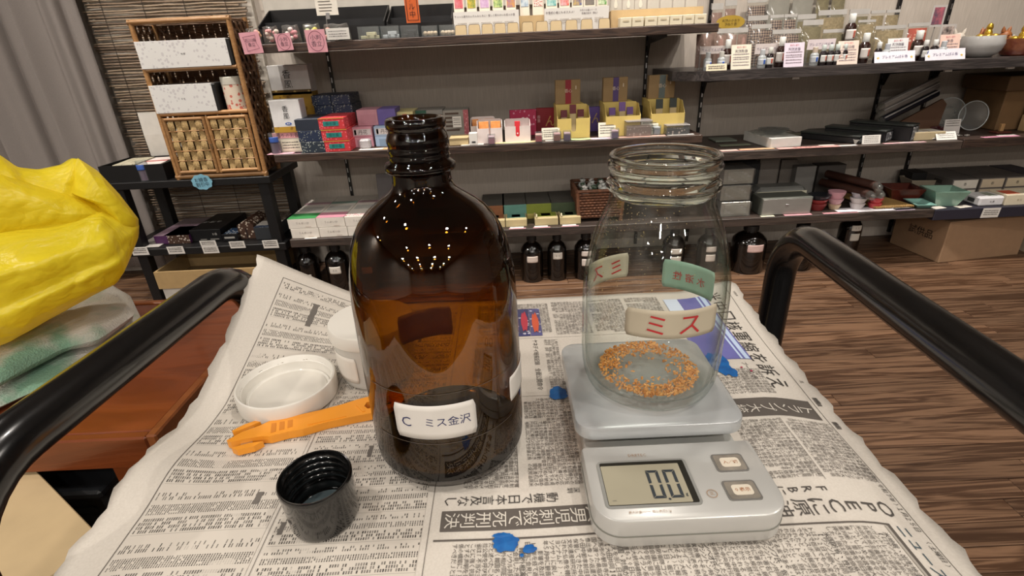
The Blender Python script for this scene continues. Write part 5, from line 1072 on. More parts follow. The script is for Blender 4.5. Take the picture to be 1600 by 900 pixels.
pack('incense_box', 'grey box with green end behind the amber bottle neck', 'box', (-0.3016,2.2,0.5835,0.1139,0.1128), .12, M('#8d8a84', .55), PB, items=[('f', (0, .42, .82, 1), M('#2f5a4a', .5))])
kx = (-0.1903,2.16,0.5835,0.0993,0.1122)
sb_ = pack('striped_carton', 'carton with brown bar stripes and pink side beside the bottle neck', 'carton', (kx[0], 2.16, ZM, kx[3], kx[4]), .10, M('#8e8a82', .6), items=[('f', (.08, .62, .30+.14*i, .36+.14*i), M('#4c3a30', .6)) for i in range(5)] + [('f', (.80, 1, 0, 1), speckle('#a85a62', '#c98a8e', 140, .5))])
card('price_card', 'white price card clipped before the brown-striped carton', 'price card', (kx[0]+.004, 2.150, ZM+kx[4]*.42, .034, .042), WHT, 'price cards on the middle shelf', R(3), rows=(.25, .45, .65, .8), th=.05)
bpy.data.objects['price_card'].parent = None
pack('kraft_box', 'low tan box lying before the brown-striped carton', 'box', (-0.1741,2.0199,0.5835,0.0722,0.0258), .09, M('#bba67c', .7), items=[('f', (0, 1, .75, 1), M('#8d7a58', .6))])
pack('white_cube', 'small white cube box beside the tray of orange sachets', 'box', (-0.1184,2.005,0.5835,0.031,0.0442), .03, WHT, items=[('f', (.3, .75, .2, .32), INK)])
oo = ob('wrapped_soap', G().bbox(-.021, .021, 0, .03, 0, .036, .006), speckle('#a9a4a6', '#88838a', 190, .6), None, loc=((-0.5318,1.9421)[0], 2.03, ZM)); tag(oo, 'small rounded grey wrapped block before the pastel boxes', 'block')
OT = 'white trays of orange sachets'
kd = (-0.0568,2.0591,0.5835,0.0954,0.0522)
for (Kd, lb, y) in (((-0.0838,2.1,0.5835,0.0947,0.0573), 'rear white tray of orange sachets', 2.10), ((-0.0561,2.03,0.5835,0.0941,0.0563), 'front white tray of orange sachets with open slot', 2.03)):
    X, Y, Zz, W, H = Kd; dispenser(lb, X, y, ZM, W, .05, H*.98, H*1.48, M('#dccfcb', .6), (.006, H*.62), 'sachet_tray', OT)
    for j in (-1, 1): sachet('orange sachet in the ' + lb.split(' with')[0] + (', nearer the bottle' if j < 0 else ', nearer the red sachet'), X+j*W*.24, y+.024, ZM+.002, W*.40, H*1.33, M('#d8843c', .5, h2='#e09a5a', scale=90), None, 'orange sachets')
Kd = (0.0492,2.03,0.5835,0.0966,0.0608); X, Y, Zz, W, H = Kd; dispenser('white tray holding one red sachet beside the orange ones', X, 2.03, ZM, W, .05, H*.95, H*1.32, M('#dccfcb', .6), (.015, H*.5), 'sachet_tray', OT)
s_ = sachet('red sachet with white dot in the white tray', X, 2.048, ZM+.002, .021, H*1.18, M('#c2222c', .4)); ob('dot', G().lathe([(.0001, 0), (.003, 0)], 12).xf(Matrix.Translation((0, -.0026, H*.45)) @ Matrix.Rotation(R(90), 4, 'X')), WHT, s_, fix=False)
pack('incense_box', 'magenta box with white blossom print behind the red sachet', 'box', (0.0762,2.18,0.5835,0.1055,0.0983), .03, speckle('#a8284c', '#d089a0', 110, .62), items=[('f', (.46, .54, .5, .72), WHT), ('l', (0, 1, 0, 1), M('#8d2040', .5))])
pack('incense_box', 'dark red box with gold brush mark beside the magenta box', 'box', (0.1731,2.2,0.5835,0.0857,0.0991), .03, M('#7c1420', .45), items=[('f', 'ん', .68, .5, .5, .6, M('#b08a50', .4)), ('f', '香\n里', .12, .6, .15, .5, M('#c9a0a0', .5))])
def yellowset(Kf, lb, txt, c, nm, inner):
    X, Y, Zz, W, H = Kf
    dispenser('yellow dispenser box with ' + lb, X, 2.06, ZM, W, .07, H*.62, H, YEL, (.018, H*.34) if inner == 0 else None, 'dispenser_box', 'yellow dispenser boxes on the middle shelf', block=.09)
    for j, dx in enumerate((0, -.26, .26) if inner != 2 else (-.22, .24)):
        sachet(('taller ' if (j == 0 and inner != 2) else 'smaller ' if inner != 2 else '') + 'sachet with %s head, %s, in the yellow dispenser' % (nm, ('centre', 'nearer the bottle', 'nearer the jar')[j] if inner != 2 else ('nearer the bottle', 'nearer the jar')[j]), X+dx*W, 2.095-.02*(j == 0), ZM+.0016, .024 if inner != 2 else .026, H*(1.02 if j == 0 or inner == 2 else .84), M('#b5a176', .6), M(c, .5), 'sachets in the yellow dispensers')
yellowset((0.2644,2.06,0.5835,0.1243,0.1166), 'dark red sachets', '', '#641a26', 'dark red', 0)
yellowset((0.4531,2.06,0.5835,0.1318,0.1174), 'purple sachets', '', '#6c4c8c', 'purple', 1)
yellowset((0.6232,2.06,0.5835,0.127,0.1213), 'dark green sachets', '', '#2c3430', 'dark green', 2)
for (Kk, c, lb) in (((0.2516,2.14,0.6902,0.0966,0.0978), '#8c1f2c', 'kraft box with red band on the first yellow dispenser'), ((0.436,2.14,0.6913,0.0942,0.0977), '#4d3b6e', 'kraft box with purple band on the middle yellow dispenser'), ((0.6154,2.14,0.6927,0.1018,0.0976), '#5f6a68', 'kraft box with grey band on the last yellow dispenser')):
    X, Y, Zz, W, H = Kk
    zt_ = ZM + {'#8c1f2c': (0.2644,2.06,0.5835,0.1243,0.1166), '#4d3b6e': (0.4531,2.06,0.5835,0.1318,0.1174), '#5f6a68': (0.6232,2.06,0.5835,0.127,0.1213)}[c][4] + .0005
    b_ = pack('kraft_box', lb, 'box', (X, 2.145, zt_, W, Zz+H-zt_), .03, KRB, 'banded kraft boxes', items=[('f', (.40, .63, 0, 1), M(c, .5)), ('f', '香心', .52, .55, .3, .62, M('#c9b9a2', .6)), ('f', (.80, .84, .6, .75), M('#c9b9a2', .6))])
pack('incense_box', 'violet box with gold brush mark between the yellow dispensers', 'box', (0.376,2.2,0.5835,0.0703,0.095), .03, M('#5d4890', .5), items=[('f', 'ん', .5, .55, .6, .6, M('#b39a6a', .4))])
pack('incense_box', 'black box with gold brush mark between the yellow dispensers', 'box', (0.5711,2.2,0.5835,0.0652,0.0913), .03, M('#1b1920', .5), items=[('f', 'ん', .5, .55, .6, .6, M('#a38f6a', .4))])
for (Kk, lb) in (((0.176,2.1455,0.5835,0.0689,0.0419), 'white price card before the dark red box'), ((0.3916,2.1457,0.5835,0.0664,0.0517), 'white price card before the violet box'), ((0.5552,2.05,0.6115,0.0659,0.0352), 'white price card before the black box')):
    card('price_card', lb, 'price card', (Kk[0], 2.04 if Kk[1] < 2.05 else 2.05, ZM, Kk[3], Kk[4] if Kk[2] < .59 else Kk[4]+.018), M('#d8d3c2', .6), 'price cards on the middle shelf', R(-14), rows=(.25, .42, .6, .78), th=.05)
for (xp, yp, c, c2, lb) in (((-0.0505,1.9459), 0, '#a06a78', '#b8a0a8', 'small clear cube of mauve incense before the orange sachets'), ((0.1268,2.0073), 0, '#a84a54', '#d8b0a8', 'small clear cube of pink incense beside the red sachet tray'), ((0.1765,2.0517), .03, '#b03a44', '#d0a0a0', 'small clear cube of red incense behind two others'), ((0.1948,1.9883), 0, '#8a5a4c', '#c9a0a0', 'small clear cube of brown incense before the dark red sachets'), ((0.2334,1.9917), 0, '#5a4464', '#b59aa4', 'small clear cube of plum incense before the dark red sachets'), ((0.3952,2.0642), .03, '#7d6a88', '#b8aab4', 'small clear cube of lilac incense behind the violet price card'), ((0.4123,2.0134), 0, '#6c5a78', '#b59aa4', 'small clear cube of violet incense beside the flat clear box'), ((0.5791,2.0404), .01, '#8d949a', '#b0b5b8', 'small clear cube of grey incense between the flat clear boxes')):
    o = empty('incense_cube', lb, 'cube', (xp[0], min(2.06, max(2.012, xp[1]))+yp, ZM), random.uniform(-.1, .1), 'small clear incense cubes')
    ob('cube_wall', G().box(-.014, .014, -.014, .014, 0, .036), ACR, o); ob('incense', G().bbox(-.012, .012, -.012, .012, .0015, .022), M(c, .6), o); ob('paper_lining', G().bbox(-.012, .012, -.012, .012, .0222, .030), M(c2, .6), o)
for (Kk, c, lb) in (((0.5067,2.0306,0.5835,0.0971,0.0539), '#8f7a70', 'flat clear box of printed packets on the middle shelf'), ((0.6537,2.0174,0.5835,0.0872,0.0328), '#4a4848', 'flat clear box of dark sticks at the shelf end')):
    X, Y, Zz, W, H = Kk; o = empty('clear_box', lb, 'clear box', (X, 2.02, ZM), 0, 'flat clear boxes on the middle shelf'); ob('box_wall', G().box(-W/2, W/2, 0, .08, 0, H), ACR, o); ob('packets', G().bbox(-W/2+.002, W/2-.002, .002, .078, .001, H*.7), speckle(c, '#b5a49a', 120, .55), o); ob('box_lid', G().bbox(-W/2-.001, W/2+.001, -.001, .081, H, H+.004), clear('#e8e6e6', '#a8a6a8', .35, .1, .1, '#b9b4b4', name='milky_lid'), o)
for (c_, w_, d_, h, lb, cv) in (((-0.831,1.9791), .13, .045, '#d8a8b4', 'pink paper slip before the blue-labelled tube', 0), ((-0.7624,1.9871), .075, .03, '#9fc0c6', 'pale blue paper slip before the navy boxes', 0), ((-0.6375,1.9438), .10, .03, '#d9cdc8', 'whitish paper slip before the red boxes', .003), ((-0.507,1.9359), .09, .03, '#d6d2cc', 'white paper slip under the grey wrapped block', .003), ((-0.4463,1.9582), .10, .05, '#c9a272', 'tan paper slip before the light blue boxes', 0), ((-0.1241,1.9654), .085, .03, '#d9d4cc', 'white paper slip before the small white cube', 0), ((0.0362,1.9493), .17, .035, '#cbb98e', 'long tan paper slip before the red sachet tray', .004), ((0.1872,1.9352), .07, .018, '#dcd8d2', 'narrow white paper slip before the plum cube', 0), ((0.2856,2.0057), .075, .04, '#b4c492', 'pale green paper slip before the dark red sachets', .006), ((0.3635,1.9835), .085, .04, '#cdb8c4', 'pale lilac paper slip before the violet price card', 0), ((0.506,2.001), .20, .025, '#d6aa9c', 'long pink paper slip before the flat clear box', 0), ((0.664,1.9994), .10, .02, '#d8d2cc', 'white paper slip before the clear box of dark sticks', 0)):
    slip(lb, c_[0], max(2.022, c_[1]), ZM, w_, min(d_, .036), M(h, .7), -.02, curl=cv)
# ================================================================ low shelf, left half
ZL = .2475
UB = (-0.8659,2.0262,0.2475,0.1207,0.0378); UW = .112; UH = .040
for j, (c, nm) in enumerate((('#3c8a4c', 'green'), ('#c98a9a', 'pink'), ('#b8455a', 'rose flecked'))):
    for i in range(2):
        top = i == 1
        p = pack('white_carton', '%s white incense carton with %s edge band, %s row' % (('first', 'second', 'third')[j], nm, 'upper' if top else 'lower'), 'carton', (-.825+j*(UW+.002)+.004*(1-i), 2.012, ZL+i*(UH+.0006), UW, UH), .33, M('#d9d2c8', .55), 'white incense cartons on the low shelf',
                 items=[('f', 'うんめいか', .52, .55, .46, .34, M('#6e6660', .6)), ('f', (.60, .80, .14, .19), M('#b9a79c', .6))] + ([('t', (0, 1, 0, .22) if j != 2 else (0, 1, .02, .12), M(c, .55) if j < 2 else speckle('#d5cdc6', c, 160, .4)), ('t', (.1, .9, .32, .5), M('#b4b2ac', .6)), ('t', (0, 1, .62, .72), M('#a98a90' if j != 1 else '#7d9488', .6))] if top else []))
slip('white price slip on the low shelf before the white cartons', -.80, 2.006, ZL, .05, .010, WHT, 0)
k = (-0.4822,2.22,0.2475,0.1597,0.1957); o = pack('grey_board', 'plain grey board leaning behind the amber bottle shoulder', 'panel', k, .012, M('#6b6768', .7)); o.rotation_euler = (R(-8), 0, 0)
for (Kb, Kf, c, c2, lb) in (((-0.0651,2.12,0.2475,0.0964,0.0924), (-0.0571,2.0961,0.2475,0.0827,0.0333), '#8a5a3a', '#b9865a', 'brown'), ((0.0269,2.12,0.2475,0.1015,0.1205), (0.0302,2.109,0.2475,0.0858,0.0362), '#5f8f84', '#b9b596', 'teal'), ((0.1286,2.12,0.2475,0.107,0.121), (0.1531,2.1165,0.2475,0.0943,0.0363), '#7f8a34', '#b3a55c', 'olive green'), ((0.233,2.12,0.2475,0.107,0.1241), (0.2499,2.1374,0.2475,0.0843,0.0337), '#44523a', '#b0a473', 'dark green')):
    X, Y, Zz, W, H = Kb; pack('incense_box', lb + ' lidded incense box lying behind its opened sample', 'box', (X, 2.13, ZL, W, .062), .20, M(c, .55), 'lidded boxes on the low shelf', items=[('t', (0, 1, .03, .97), M('#4c4b46', .55)), ('f', (0, 1, 0, .35), M(c2, .6))])
    X, Y, Zz, W, H = Kf; b_ = pack('sample_box', 'opened sample box with ' + lb + ' label on the low shelf', 'box', (X, 2.03, ZL, W, .030), .085, M('#b5a67c', .65), 'opened sample boxes on the low shelf', items=[('t', (.08, .95, .3, .95), M(c, .55)), ('t', (.3, .7, .4, .8), M('#c9c3a6', .6))])
    if lb in ('olive green', 'dark green'): ob('paper_loop', G().tube([(-W*.42, .012+.008*math.cos(a), .033+.010*math.sin(a)) for a in [math.pi*i/6-.3 for i in range(8)]], .003, 6), M('#c2b998', .6), b_, smooth=True)
for (c_, lb) in (((0.0331,2.0482), 'teal sample'), ((0.1311,2.0587), 'olive sample'), ((0.2457,2.0669), 'dark green sample')):
    slip('white price slip before the ' + lb, c_[0]-.002, 2.018, ZL, .055, .014, WHT, 0); slip('pink price slip below the white one before the ' + lb, c_[0], 2.004, ZL, .068, .008, PINKP, 0)
slip('pinkish price slip before the brown sample', (-0.0614,2.0374)[0], 2.012, ZL, .055, .014, PINKP, 0)
# basket of wrapped sweets
k = (0.3617,2.1658,0.2475,0.193,0.1688)
bk = empty('wicker_basket', 'square brown wicker basket with small feet beside the jar neck', 'basket', (k[0]+.012, 2.14, ZL)); hw_ = k[3]/2*.88
WB = M('#5c3a28', .7, h2='#7a4f36', scale=60, bump=.5)
def wickerwall(P0, P1):
    g = G(); n = 22
    for j in range(9):
        z = .022+.0115*j; fl_ = 1+.10*j/9
        g.tube([(P0[0]*fl_+(P1[0]-P0[0])*fl_*i/n + (P1[1]-P0[1])/.2*.003*(-1)**(i+j), P0[1]*fl_+(P1[1]-P0[1])*fl_*i/n + (P1[0]-P0[0])/.2*.003*(-1)**(i+j), z) for i in range(n+1)], .0055, 5)
    return g
cs4 = [(-hw_, -.085), (hw_, -.085), (hw_, .085), (-hw_, .085)]
for i in range(4):
    a, b_ = cs4[i], cs4[(i+1) % 4]; ob('woven_wall', wickerwall(a, b_), WB, bk, smooth=True); ob('corner_foot', G().tube([(a[0], a[1], 0), (a[0]*1.1, a[1]*1.1, .125)], .008, 8), WB, bk, smooth=40)
    ob('rim', G().tube([(a[0]*1.12, a[1]*1.12, .128), (b_[0]*1.12, b_[1]*1.12, .128)], .007, 8), WB, bk, smooth=40)
ob('basket_floor', G().box(-hw_, hw_, -.085, .085, .014, .020), WB, bk)
rnd = random.Random(4); first = None
for q in range(12):
    p = (k[0]+.012+(-.057+.038*(q % 4)), 2.14+(-.052+.046*(q//4)), ZL+.112+.010*rnd.random())
    o = ob('wrapped_candle', G().ball((0, 0, 0), .0175, 10, 1, 1, .9).tube([(.002, 0, .012), (.005, 0, .028)], [.004, .010], 6).tube([(-.002, 0, .012), (-.007, 0, .026)], [.004, .009], 6), M(('#d2d0cb', '#4a5a4a', '#b9bcb8')[q % 3], .35), None, smooth=True, loc=p, rot=(rnd.uniform(-.25, .25), 0, rnd.uniform(0, 6)))
    tag(o, ('white twist-wrapped ball', 'dark green twist-wrapped ball', 'pale grey twist-wrapped ball')[q % 3] + ' heaped in the wicker basket', 'wrapped ball', 'twist-wrapped balls in the basket')
# dark bottles on the floor under the low shelf
for (px, lb, r, H, kw) in (((-0.8606,2.0365), 'dark stock bottle nearest the black stand with low label', .045, .195, dict(lz=(.30, .42))), ((-0.7324,1.9909), 'dark stock bottle with tilted white label beyond the newspaper corner', .050, .200, dict(lz=(.42, .58))), ((-0.6016,2.008), 'dark stock bottle with pinkish label behind the amber bottle', .048, .195, dict(lbl='#c9b0a8', lz=(.40, .55))),
                           ((0.0908,1.9256), 'dark stock bottle with square label right beside the amber bottle', .048, .200, dict(lz=(.46, .60), lbl='#cdbfb5')), ((0.1968,2.0154), 'dark stock bottle with tilted label standing further back', .042, .200, dict(lz=(.50, .65))), ((0.3179,1.9884), 'dark stock bottle with two labels behind the jar side', .048, .200, dict(lz=(.55, .66), lbl='#cbc0b8', two=True)),
                           ((0.6909,1.9588), 'dark stock bottle seen through the clear jar', .048, .200, dict(lz=(.50, .62), two=True, lbl='#c9c0b8')), ((0.8368,1.9945), 'dark stock bottle with three strips just past the jar', .045, .195, dict(lz=(.52, .64), two=True, lbl='#cbbdb6')), ((1.0104,2.0216), 'wide black stock bottle with pinkish label behind the curved handle', .070, .200, dict(lz=(.50, .66), lbl='#c7aaa4')), ((1.2286,1.9955), 'black stock bottle without label behind the curved handle', .060, .195, dict(lbl=None)),
                           ((1.4983,2.1292), 'brown stock bottle with two white labels beside the bare wall', .045, .205, dict(lz=(.62, .74), two=True, lbl='#cfc9bf'))):
    darkbottle(lb, px[0], max(2.06, min(2.25, px[1]+.03)), H, r, **kw)
# ================================================================ low shelf, right half
SILB = M('#a3a29e', .28, .55, var=.06, scale=20); SILD = M('#5d5f58', .4, .2)
def silverbox(label, Kk, D, tilt=0):
    X, Y, Zz, W, H = Kk; o = empty('silver_box', label, 'box', (X, Y, ZL), 0, 'silver presentation boxes'); ob('box_body', G().bbox(-W/2, W/2, 0, D, 0, H, .002), SILD, o); ob('front_plate', G().bbox(-W/2+.004, W/2-.004, -.0015, .0, .004, H-.004, .001), SILB, o); ob('clasp', G().bbox(-.006, .006, -.003, -.001, H*.55, H*.62), STEEL, o); return o
k = (1.1203,2.02,0.2475,0.2031,0.0711); silverbox('long silver box with dark edges in front on the low shelf', k, .09)
k = (1.1543,2.16,0.2475,0.2171,0.0894); o = pack('silver_tube_box', 'cream and silver rounded box behind the long silver box', 'box', (k[0], 2.13, ZL, k[3], .082), .10, M('#8f908c', .35, .3), bev=.02, items=[('f', (0, .96, .50, .82), M('#d8d4bc', .35))])
for i, (Kk, lb) in enumerate((((0.9181,2.02,0.2475,0.1326,0.0624), 'lowest'), ((0.9147,2.02,0.2991,0.1338,0.0578), 'middle'), ((0.9224,2.02,0.3457,0.1222,0.072), 'topmost'))):
    X, Y, Zz, W, H = Kk; o = empty('wrapped_box', 'film-wrapped silver box, %s of the stack beside the jar' % lb, 'box', (X, 2.03+.01*i, ZL+i*.064), 0, 'film-wrapped silver boxes beside the jar'); W = .118
    ob('box_body', G().bbox(-W/2, W/2, 0, .12, 0, .060, .002), SILB, o); ob('film_wrap', G().grid(lambda u, v: (-W/2-.002+(W+.004)*u, -.004-.003*math.sin(9*u+7*v), .001+.060*v), 10, 6), FILM, o, smooth=True, fix=False); ob('window', G().box(-W*.38, W*.40, -.002, .0, .010, .050), M('#8d8b86', .4), o)
pack('terracotta_pot', 'dark packed carton with orange lid behind the stacked silver boxes', 'carton', (0.9202,2.2,0.2475,0.078,0.1624), .1, M('#23262a', .6), items=[('f', (0, .8, .78, 1), M('#a2522e', .6)), ('f', (0, 1, 0, .25), M('#2f6a60', .6))])
pack('plush_carton', 'charcoal soft carton behind the topmost silver box', 'carton', (1.037,2.27,0.2475,0.1551,0.1645), .06, M('#3a3b3c', .8), bev=.01)
pack('framed_panel', 'pale grey framed panel behind the cream box', 'panel', (1.1551,2.28,0.2475,0.0893,0.1737), .02, M('#77716b', .5), items=[('f', (.08, .92, .05, .95), M('#8a837c', .5))])
pack('framed_panel', 'pale grey framed panel, second from the jar', 'panel', (1.253,2.3,0.2475,0.0728,0.1597), .02, M('#7b746d', .5))
pack('grey_box', 'tall grey upright box between two dark gaps', 'box', (1.3114,2.26,0.2475,0.0861,0.1371), .05, M('#8c8a86', .55)); pack('grey_box', 'tall dark grey upright box behind the bowls', 'box', (1.431,2.27,0.2475,0.1211,0.135), .06, M('#56524f', .6))
def foodtray(label, X, Y, layers, r, sx=1.25):
    o = empty('lidded_bowl', label, 'bowl', (X, Y, ZL), 0, 'lidded bowls and wrapped bowls'); z = 0
    for (c, h, rr, nm) in layers: ob(nm, G().lathe([(.0005, z), (r*rr*.72, z), (r*rr, z+h*.75), (r*rr*1.02, z+h), (.0005, z+h)], 24, (0, 0, 0), sx, 1), M(c, .3), o, smooth=40); z += h+.0004
    return o
q = (1.2754,2.0456); foodtray('black lidded red bowl beside the long silver box', q[0], 2.07, (('#7a2a2a', .028, .75, 'red_bowl'), ('#9a3838', .016, .8, 'bowl_rim'), ('#1c2026', .020, 1.0, 'black_lid')), .036)
q = (1.3452,2.071); foodtray('pink boxed bowl stack over a tan bowl', q[0], 2.07, (('#b8a184', .022, .75, 'tan_bowl'), ('#c49aa0', .022, .9, 'pink_bowl'), ('#c997a2', .030, 1.0, 'pink_lid')), .030, 1.1)
q = (1.4336,2.094); foodtray('stack of pale wrapped bowls before the brown rolls', q[0], 2.06, (('#bdb6b6', .024, .8, 'lower_bowl'), ('#cac3c2', .022, .9, 'middle_bowl'), ('#a9a6ac', .020, .85, 'upper_bowl')), .030, 1.2)
q = (1.5058,2.1107); foodtray('bright red wrapped bowls with dark lid', q[0], 2.06, (('#b53a40', .022, .85, 'lower_bowl'), ('#c04448', .022, .9, 'upper_bowl'), ('#2b2428', .016, .9, 'dark_lid')), .028, 1.1)
for i, (dx, dz) in enumerate(((0, 0), (.035, .004), (.018, .035))):
    a = (1.3824,2.2,0.3438); b_ = (1.4531,2.06,0.3206); o = ob('brown_roll', G().tube([(a[0]-.02+dx, 2.22, ZL+.075+dz), (b_[0]-.01+dx, 2.02, ZL+.069+dz)], .0165, 12), M('#3c241c', .45, var=.15), None, smooth=40); tag(o, ('dark brown wrapped roll nearest the grey box', 'dark brown wrapped roll nearest the incense bundle', 'dark brown wrapped roll lying on the other two')[i], 'roll', 'dark brown wrapped rolls')
    ob('film_end', G().lathe([(.0165, 0), (.0172, .012), (.012, .03), (.004, .04)], 10).xf(Matrix.Translation((b_[0]-.01+dx, 2.02, ZL+.069+dz)) @ Matrix.Rotation(R(100), 4, 'X')), FILM, o, smooth=True)
slip('white paper under the wrapped bowls and incense bundle', (1.4876,1.9932)[0], 2.04, ZL, .30, .06, M('#dcdae0', .6), 0)
bn = empty('incense_bundle', 'flat bundle of long tan incense sticks beside the brown bowl', 'bundle', ((1.5726,2.0425)[0], 2.03, ZL+.002))
for i in range(18): ob('stick', G().tube([(-.075+.0088*i-.05, .26, .006), (-.075+.0088*i, 0, .006)], .0042, 6), M('#9a7a48', .7, var=.15), bn, smooth=40)
def taperbowl(label, X, Y, z, w0, w1, d0, d1, h, mt, name='planter_bowl', grp='square ceramic bowls'):
    """rectangular ceramic bowl, sides flaring, with a hollow inside"""
    o = empty(name, label, 'bowl', (X, Y, z), R(-8), grp); t = .006
    def rg(w_, d_, zz): return [(-w_/2, -d_/2, zz), (w_/2, -d_/2, zz), (w_/2, d_/2, zz), (-w_/2, d_/2, zz)]
    L_ = [rg(w0, d0, 0), rg(w1, d1, h), rg(w1-2*t, d1-2*t, h), rg(w0-2*t, d0-2*t, t)]; g = G(); v = sum(L_, [])
    g.add(v, [(0, 3, 2, 1), (12, 13, 14, 15)] + [(j*4+i, j*4+(i+1) % 4, j*4+4+(i+1) % 4, j*4+4+i) for j in range(3) for i in range(4)]); ob('bowl_body', g, mt, o)
    ob('rim', G().box(-w1/2, w1/2, -d1/2, -d1/2+t, h, h+.0015).box(-w1/2, w1/2, d1/2-t, d1/2, h, h+.0015).box(-w1/2, -w1/2+t, -d1/2+t, d1/2-t, h, h+.0015).box(w1/2-t, w1/2, -d1/2+t, d1/2-t, h, h+.0015), mt, o); return o
q = (1.7173,2.1853); taperbowl('dark red-brown square bowl behind the mint dish', q[0]-.035, 2.17, ZL, .095, .135, .08, .12, .052, M('#4a2018', .2, h2='#5e2a20', scale=20, coat=.4))
q = (1.8672,2.2447); taperbowl('pale cream square bowl behind the mint bowl', q[0]-.035, 2.27, ZL, .08, .115, .07, .10, .058, M('#b0a490', .3))
q = (1.8424,2.0771); taperbowl('mint green square bowl with cream rim', 1.80, 2.085, .2435, .08, .13, .075, .115, .062, M('#84a696', .18, var=.06, coat=.5))
q = (1.6857,2.061); taperbowl('shallow mint blue dish before the brown bowl', q[0]+.005, 2.06, ZL+.0008, .045, .075, .07, .10, .014, M('#86b5ab', .2, coat=.5), 'mint_dish')
for (c_, w_, lb, h, d_) in (((1.0445,1.9524), .055, 'small cream slip below the long silver box', '#d8d2bc', .014), ((1.1674,1.9751), .11, 'pink lettered slip before the red bowl', '#dc9ca4', .030), ((1.3397,1.9735), .14, 'long pink slip before the wrapped bowls', '#dc9ca4', .014), ((1.6011,2.0195), .075, 'lilac slip under the end of the incense bundle', '#cfc0d2', .025)):
    slip(lb, c_[0], 2.012+(d_-.014)/2, ZL, w_, d_, M(h, .6), 0)
for (c_, w_, lb, h) in (((1.7483,2.027), .055, 'whitish slip beside the mint dish', '#d8cfc6'), ((1.8507,2.0377), .06, 'whitish slip before the mint bowl', '#d8d0c4')): slip(lb, c_[0], 2.03, .2435, w_, .03, M(h, .6), .2)
ZN = .2435; SB = 'soap cartons on the navy shelf'
pack('soap_box', 'white rounded soap box with barcode beside the mint bowl', 'box', (1.955, 2.02, ZN, .10, .038), .085, M('#d6d4d6', .4), SB, bev=.006, items=[('f', '石 鹸', .5, .5, .25, .2, INK), ('l', (.3, .7, .3, .7), M('#4a4a4c', .6)), ('t', (.45, .8, .2, .8), M('#8e9688', .5))])
pack('soap_box', 'cream soap box with orange blossom next to the barcode box', 'box', (2.065, 2.02, ZN, .11, .042), .085, M('#d8cdb4', .5), SB, items=[('f', '香 石', .5, .5, .2, .2, M('#9a8c74', .6)), ('t', (.1, .6, .2, .8), M('#c9573a', .5))])
pack('soap_box', 'cream soap box at the far end of the navy shelf', 'box', (2.18, 2.02, ZN, .11, .042), .085, M('#d4cab2', .5), SB)
for i, (x, w_, c, c2, lb) in enumerate(((1.92, .11, '#65605c', '#cfc9be', 'grey incense carton with white front label above the soap boxes'), (2.035, .10, '#6b6560', '#bfb098', 'grey carton with tan front in the back row'), (2.14, .10, '#6b6560', '#c2b49a', 'grey carton with tan front, second of the back row'), (2.25, .10, '#4d4a50', '#23242c', 'grey carton with dark navy front in the back row'))):
    for l in range(2 if i else 2):
        pack('incense_carton', lb + (', upper one' if l else ', lower one'), 'carton', (x+.0*l, 2.13, ZN+l*.043, w_, .042), .22, M(c, .6), 'cartons on the navy shelf', items=[('f', (.04, .96, .08, .92), M(c2, .6)), ('f', '香', .5, .5, .3, .3, INK if i != 3 else M('#9a9890', .6)), ('l', (.55, .75, .3, .7), M('#3c3a38', .6))])
pack('black_box', 'small black open box behind the cream square bowl', 'box', (1.835, 2.275, ZN, .07, .085), .08, M('#1b1a1a', .6))
card('price_label', 'white price label hanging on the navy shelf edge', 'price label', (1.9414,1.996,0.2028,0.071,0.0408), WHT, None, R(4), rows=(.3, .5, .7), th=.08)
# floor cartons at the right
k = (1.9694,2.03,0,0.3423,0.1789)
bc = empty('cardboard_carton', 'big brown cardboard carton on the floor under the navy shelf', 'carton', (0, 0, 0))
c0_ = Vector((1.815, 2.02)); c1_ = Vector((2.20, 2.07)); c2_ = Vector((1.79, 2.25)); dv = c1_-c0_; H_ = .178
nx = dv.normalized(); ny = Vector((-nx.y, nx.x)); bc.location = (c0_.x, c0_.y, 0); bc.rotation_euler = (0, 0, math.atan2(nx.y, nx.x)); W_ = dv.length; CB = M('#94765a', .8, var=.05)
ob('carton_body', G().bbox(0, W_, 0, .26, 0, H_, .003), CB, bc); ob('flap_front', G().bbox(.001, W_-.001, .002, .128, H_+.0002, H_+.0035, .001), CB, bc); ob('flap_back', G().bbox(.001, W_-.001, .131, .258, H_+.0002, H_+.0035, .001), CB, bc)
write(bc, '試供品', (-.0012, .12, .105), (0, -1, 0), (0, 0, 1), .12, .05, M('#1c140e', .8))
pack('small_carton', 'small pale carton on the floor at the end of the big carton', 'carton', (2.33, 2.06, 0, .16, .10), .18, M('#b5a58c', .8))
# ================================================================ middle shelf, right
ZR = .5155; ZQ = .5215
k = (1.0798,2.0497,0.5155,0.1252,0.0318)
wbx = pack('white_flat_box', 'flat white box carrying a wrapped glass bowl', 'box', ((1.0757,2.04,0.5272)[0]+.005, 2.035, ZR, .125, .036), .20, M('#c6c5c0', .5), rz=.10)
wb2 = empty('glass_dish', 'clear glass dish in crinkled film on the flat white box', 'dish', ((1.0757,2.04,0.5272)[0]-.005, 2.13, ZR+.0370))
ob('dish_wall', G().lathe([(.0005, .001), (.03, .001), (.055, .018), (.058, .020), (.053, .020), (.028, .004), (.0005, .004)], 28), ACR, wb2, smooth=40); ob('film', G().grid(lambda u, v: ((u-.5)*.16, (v-.5)*.14, .004+.020*math.sin(math.pi*u)*math.sin(math.pi*v)+.004*math.sin(19*u+11*v)), 10, 8), FILM, wb2, smooth=True, fix=False)
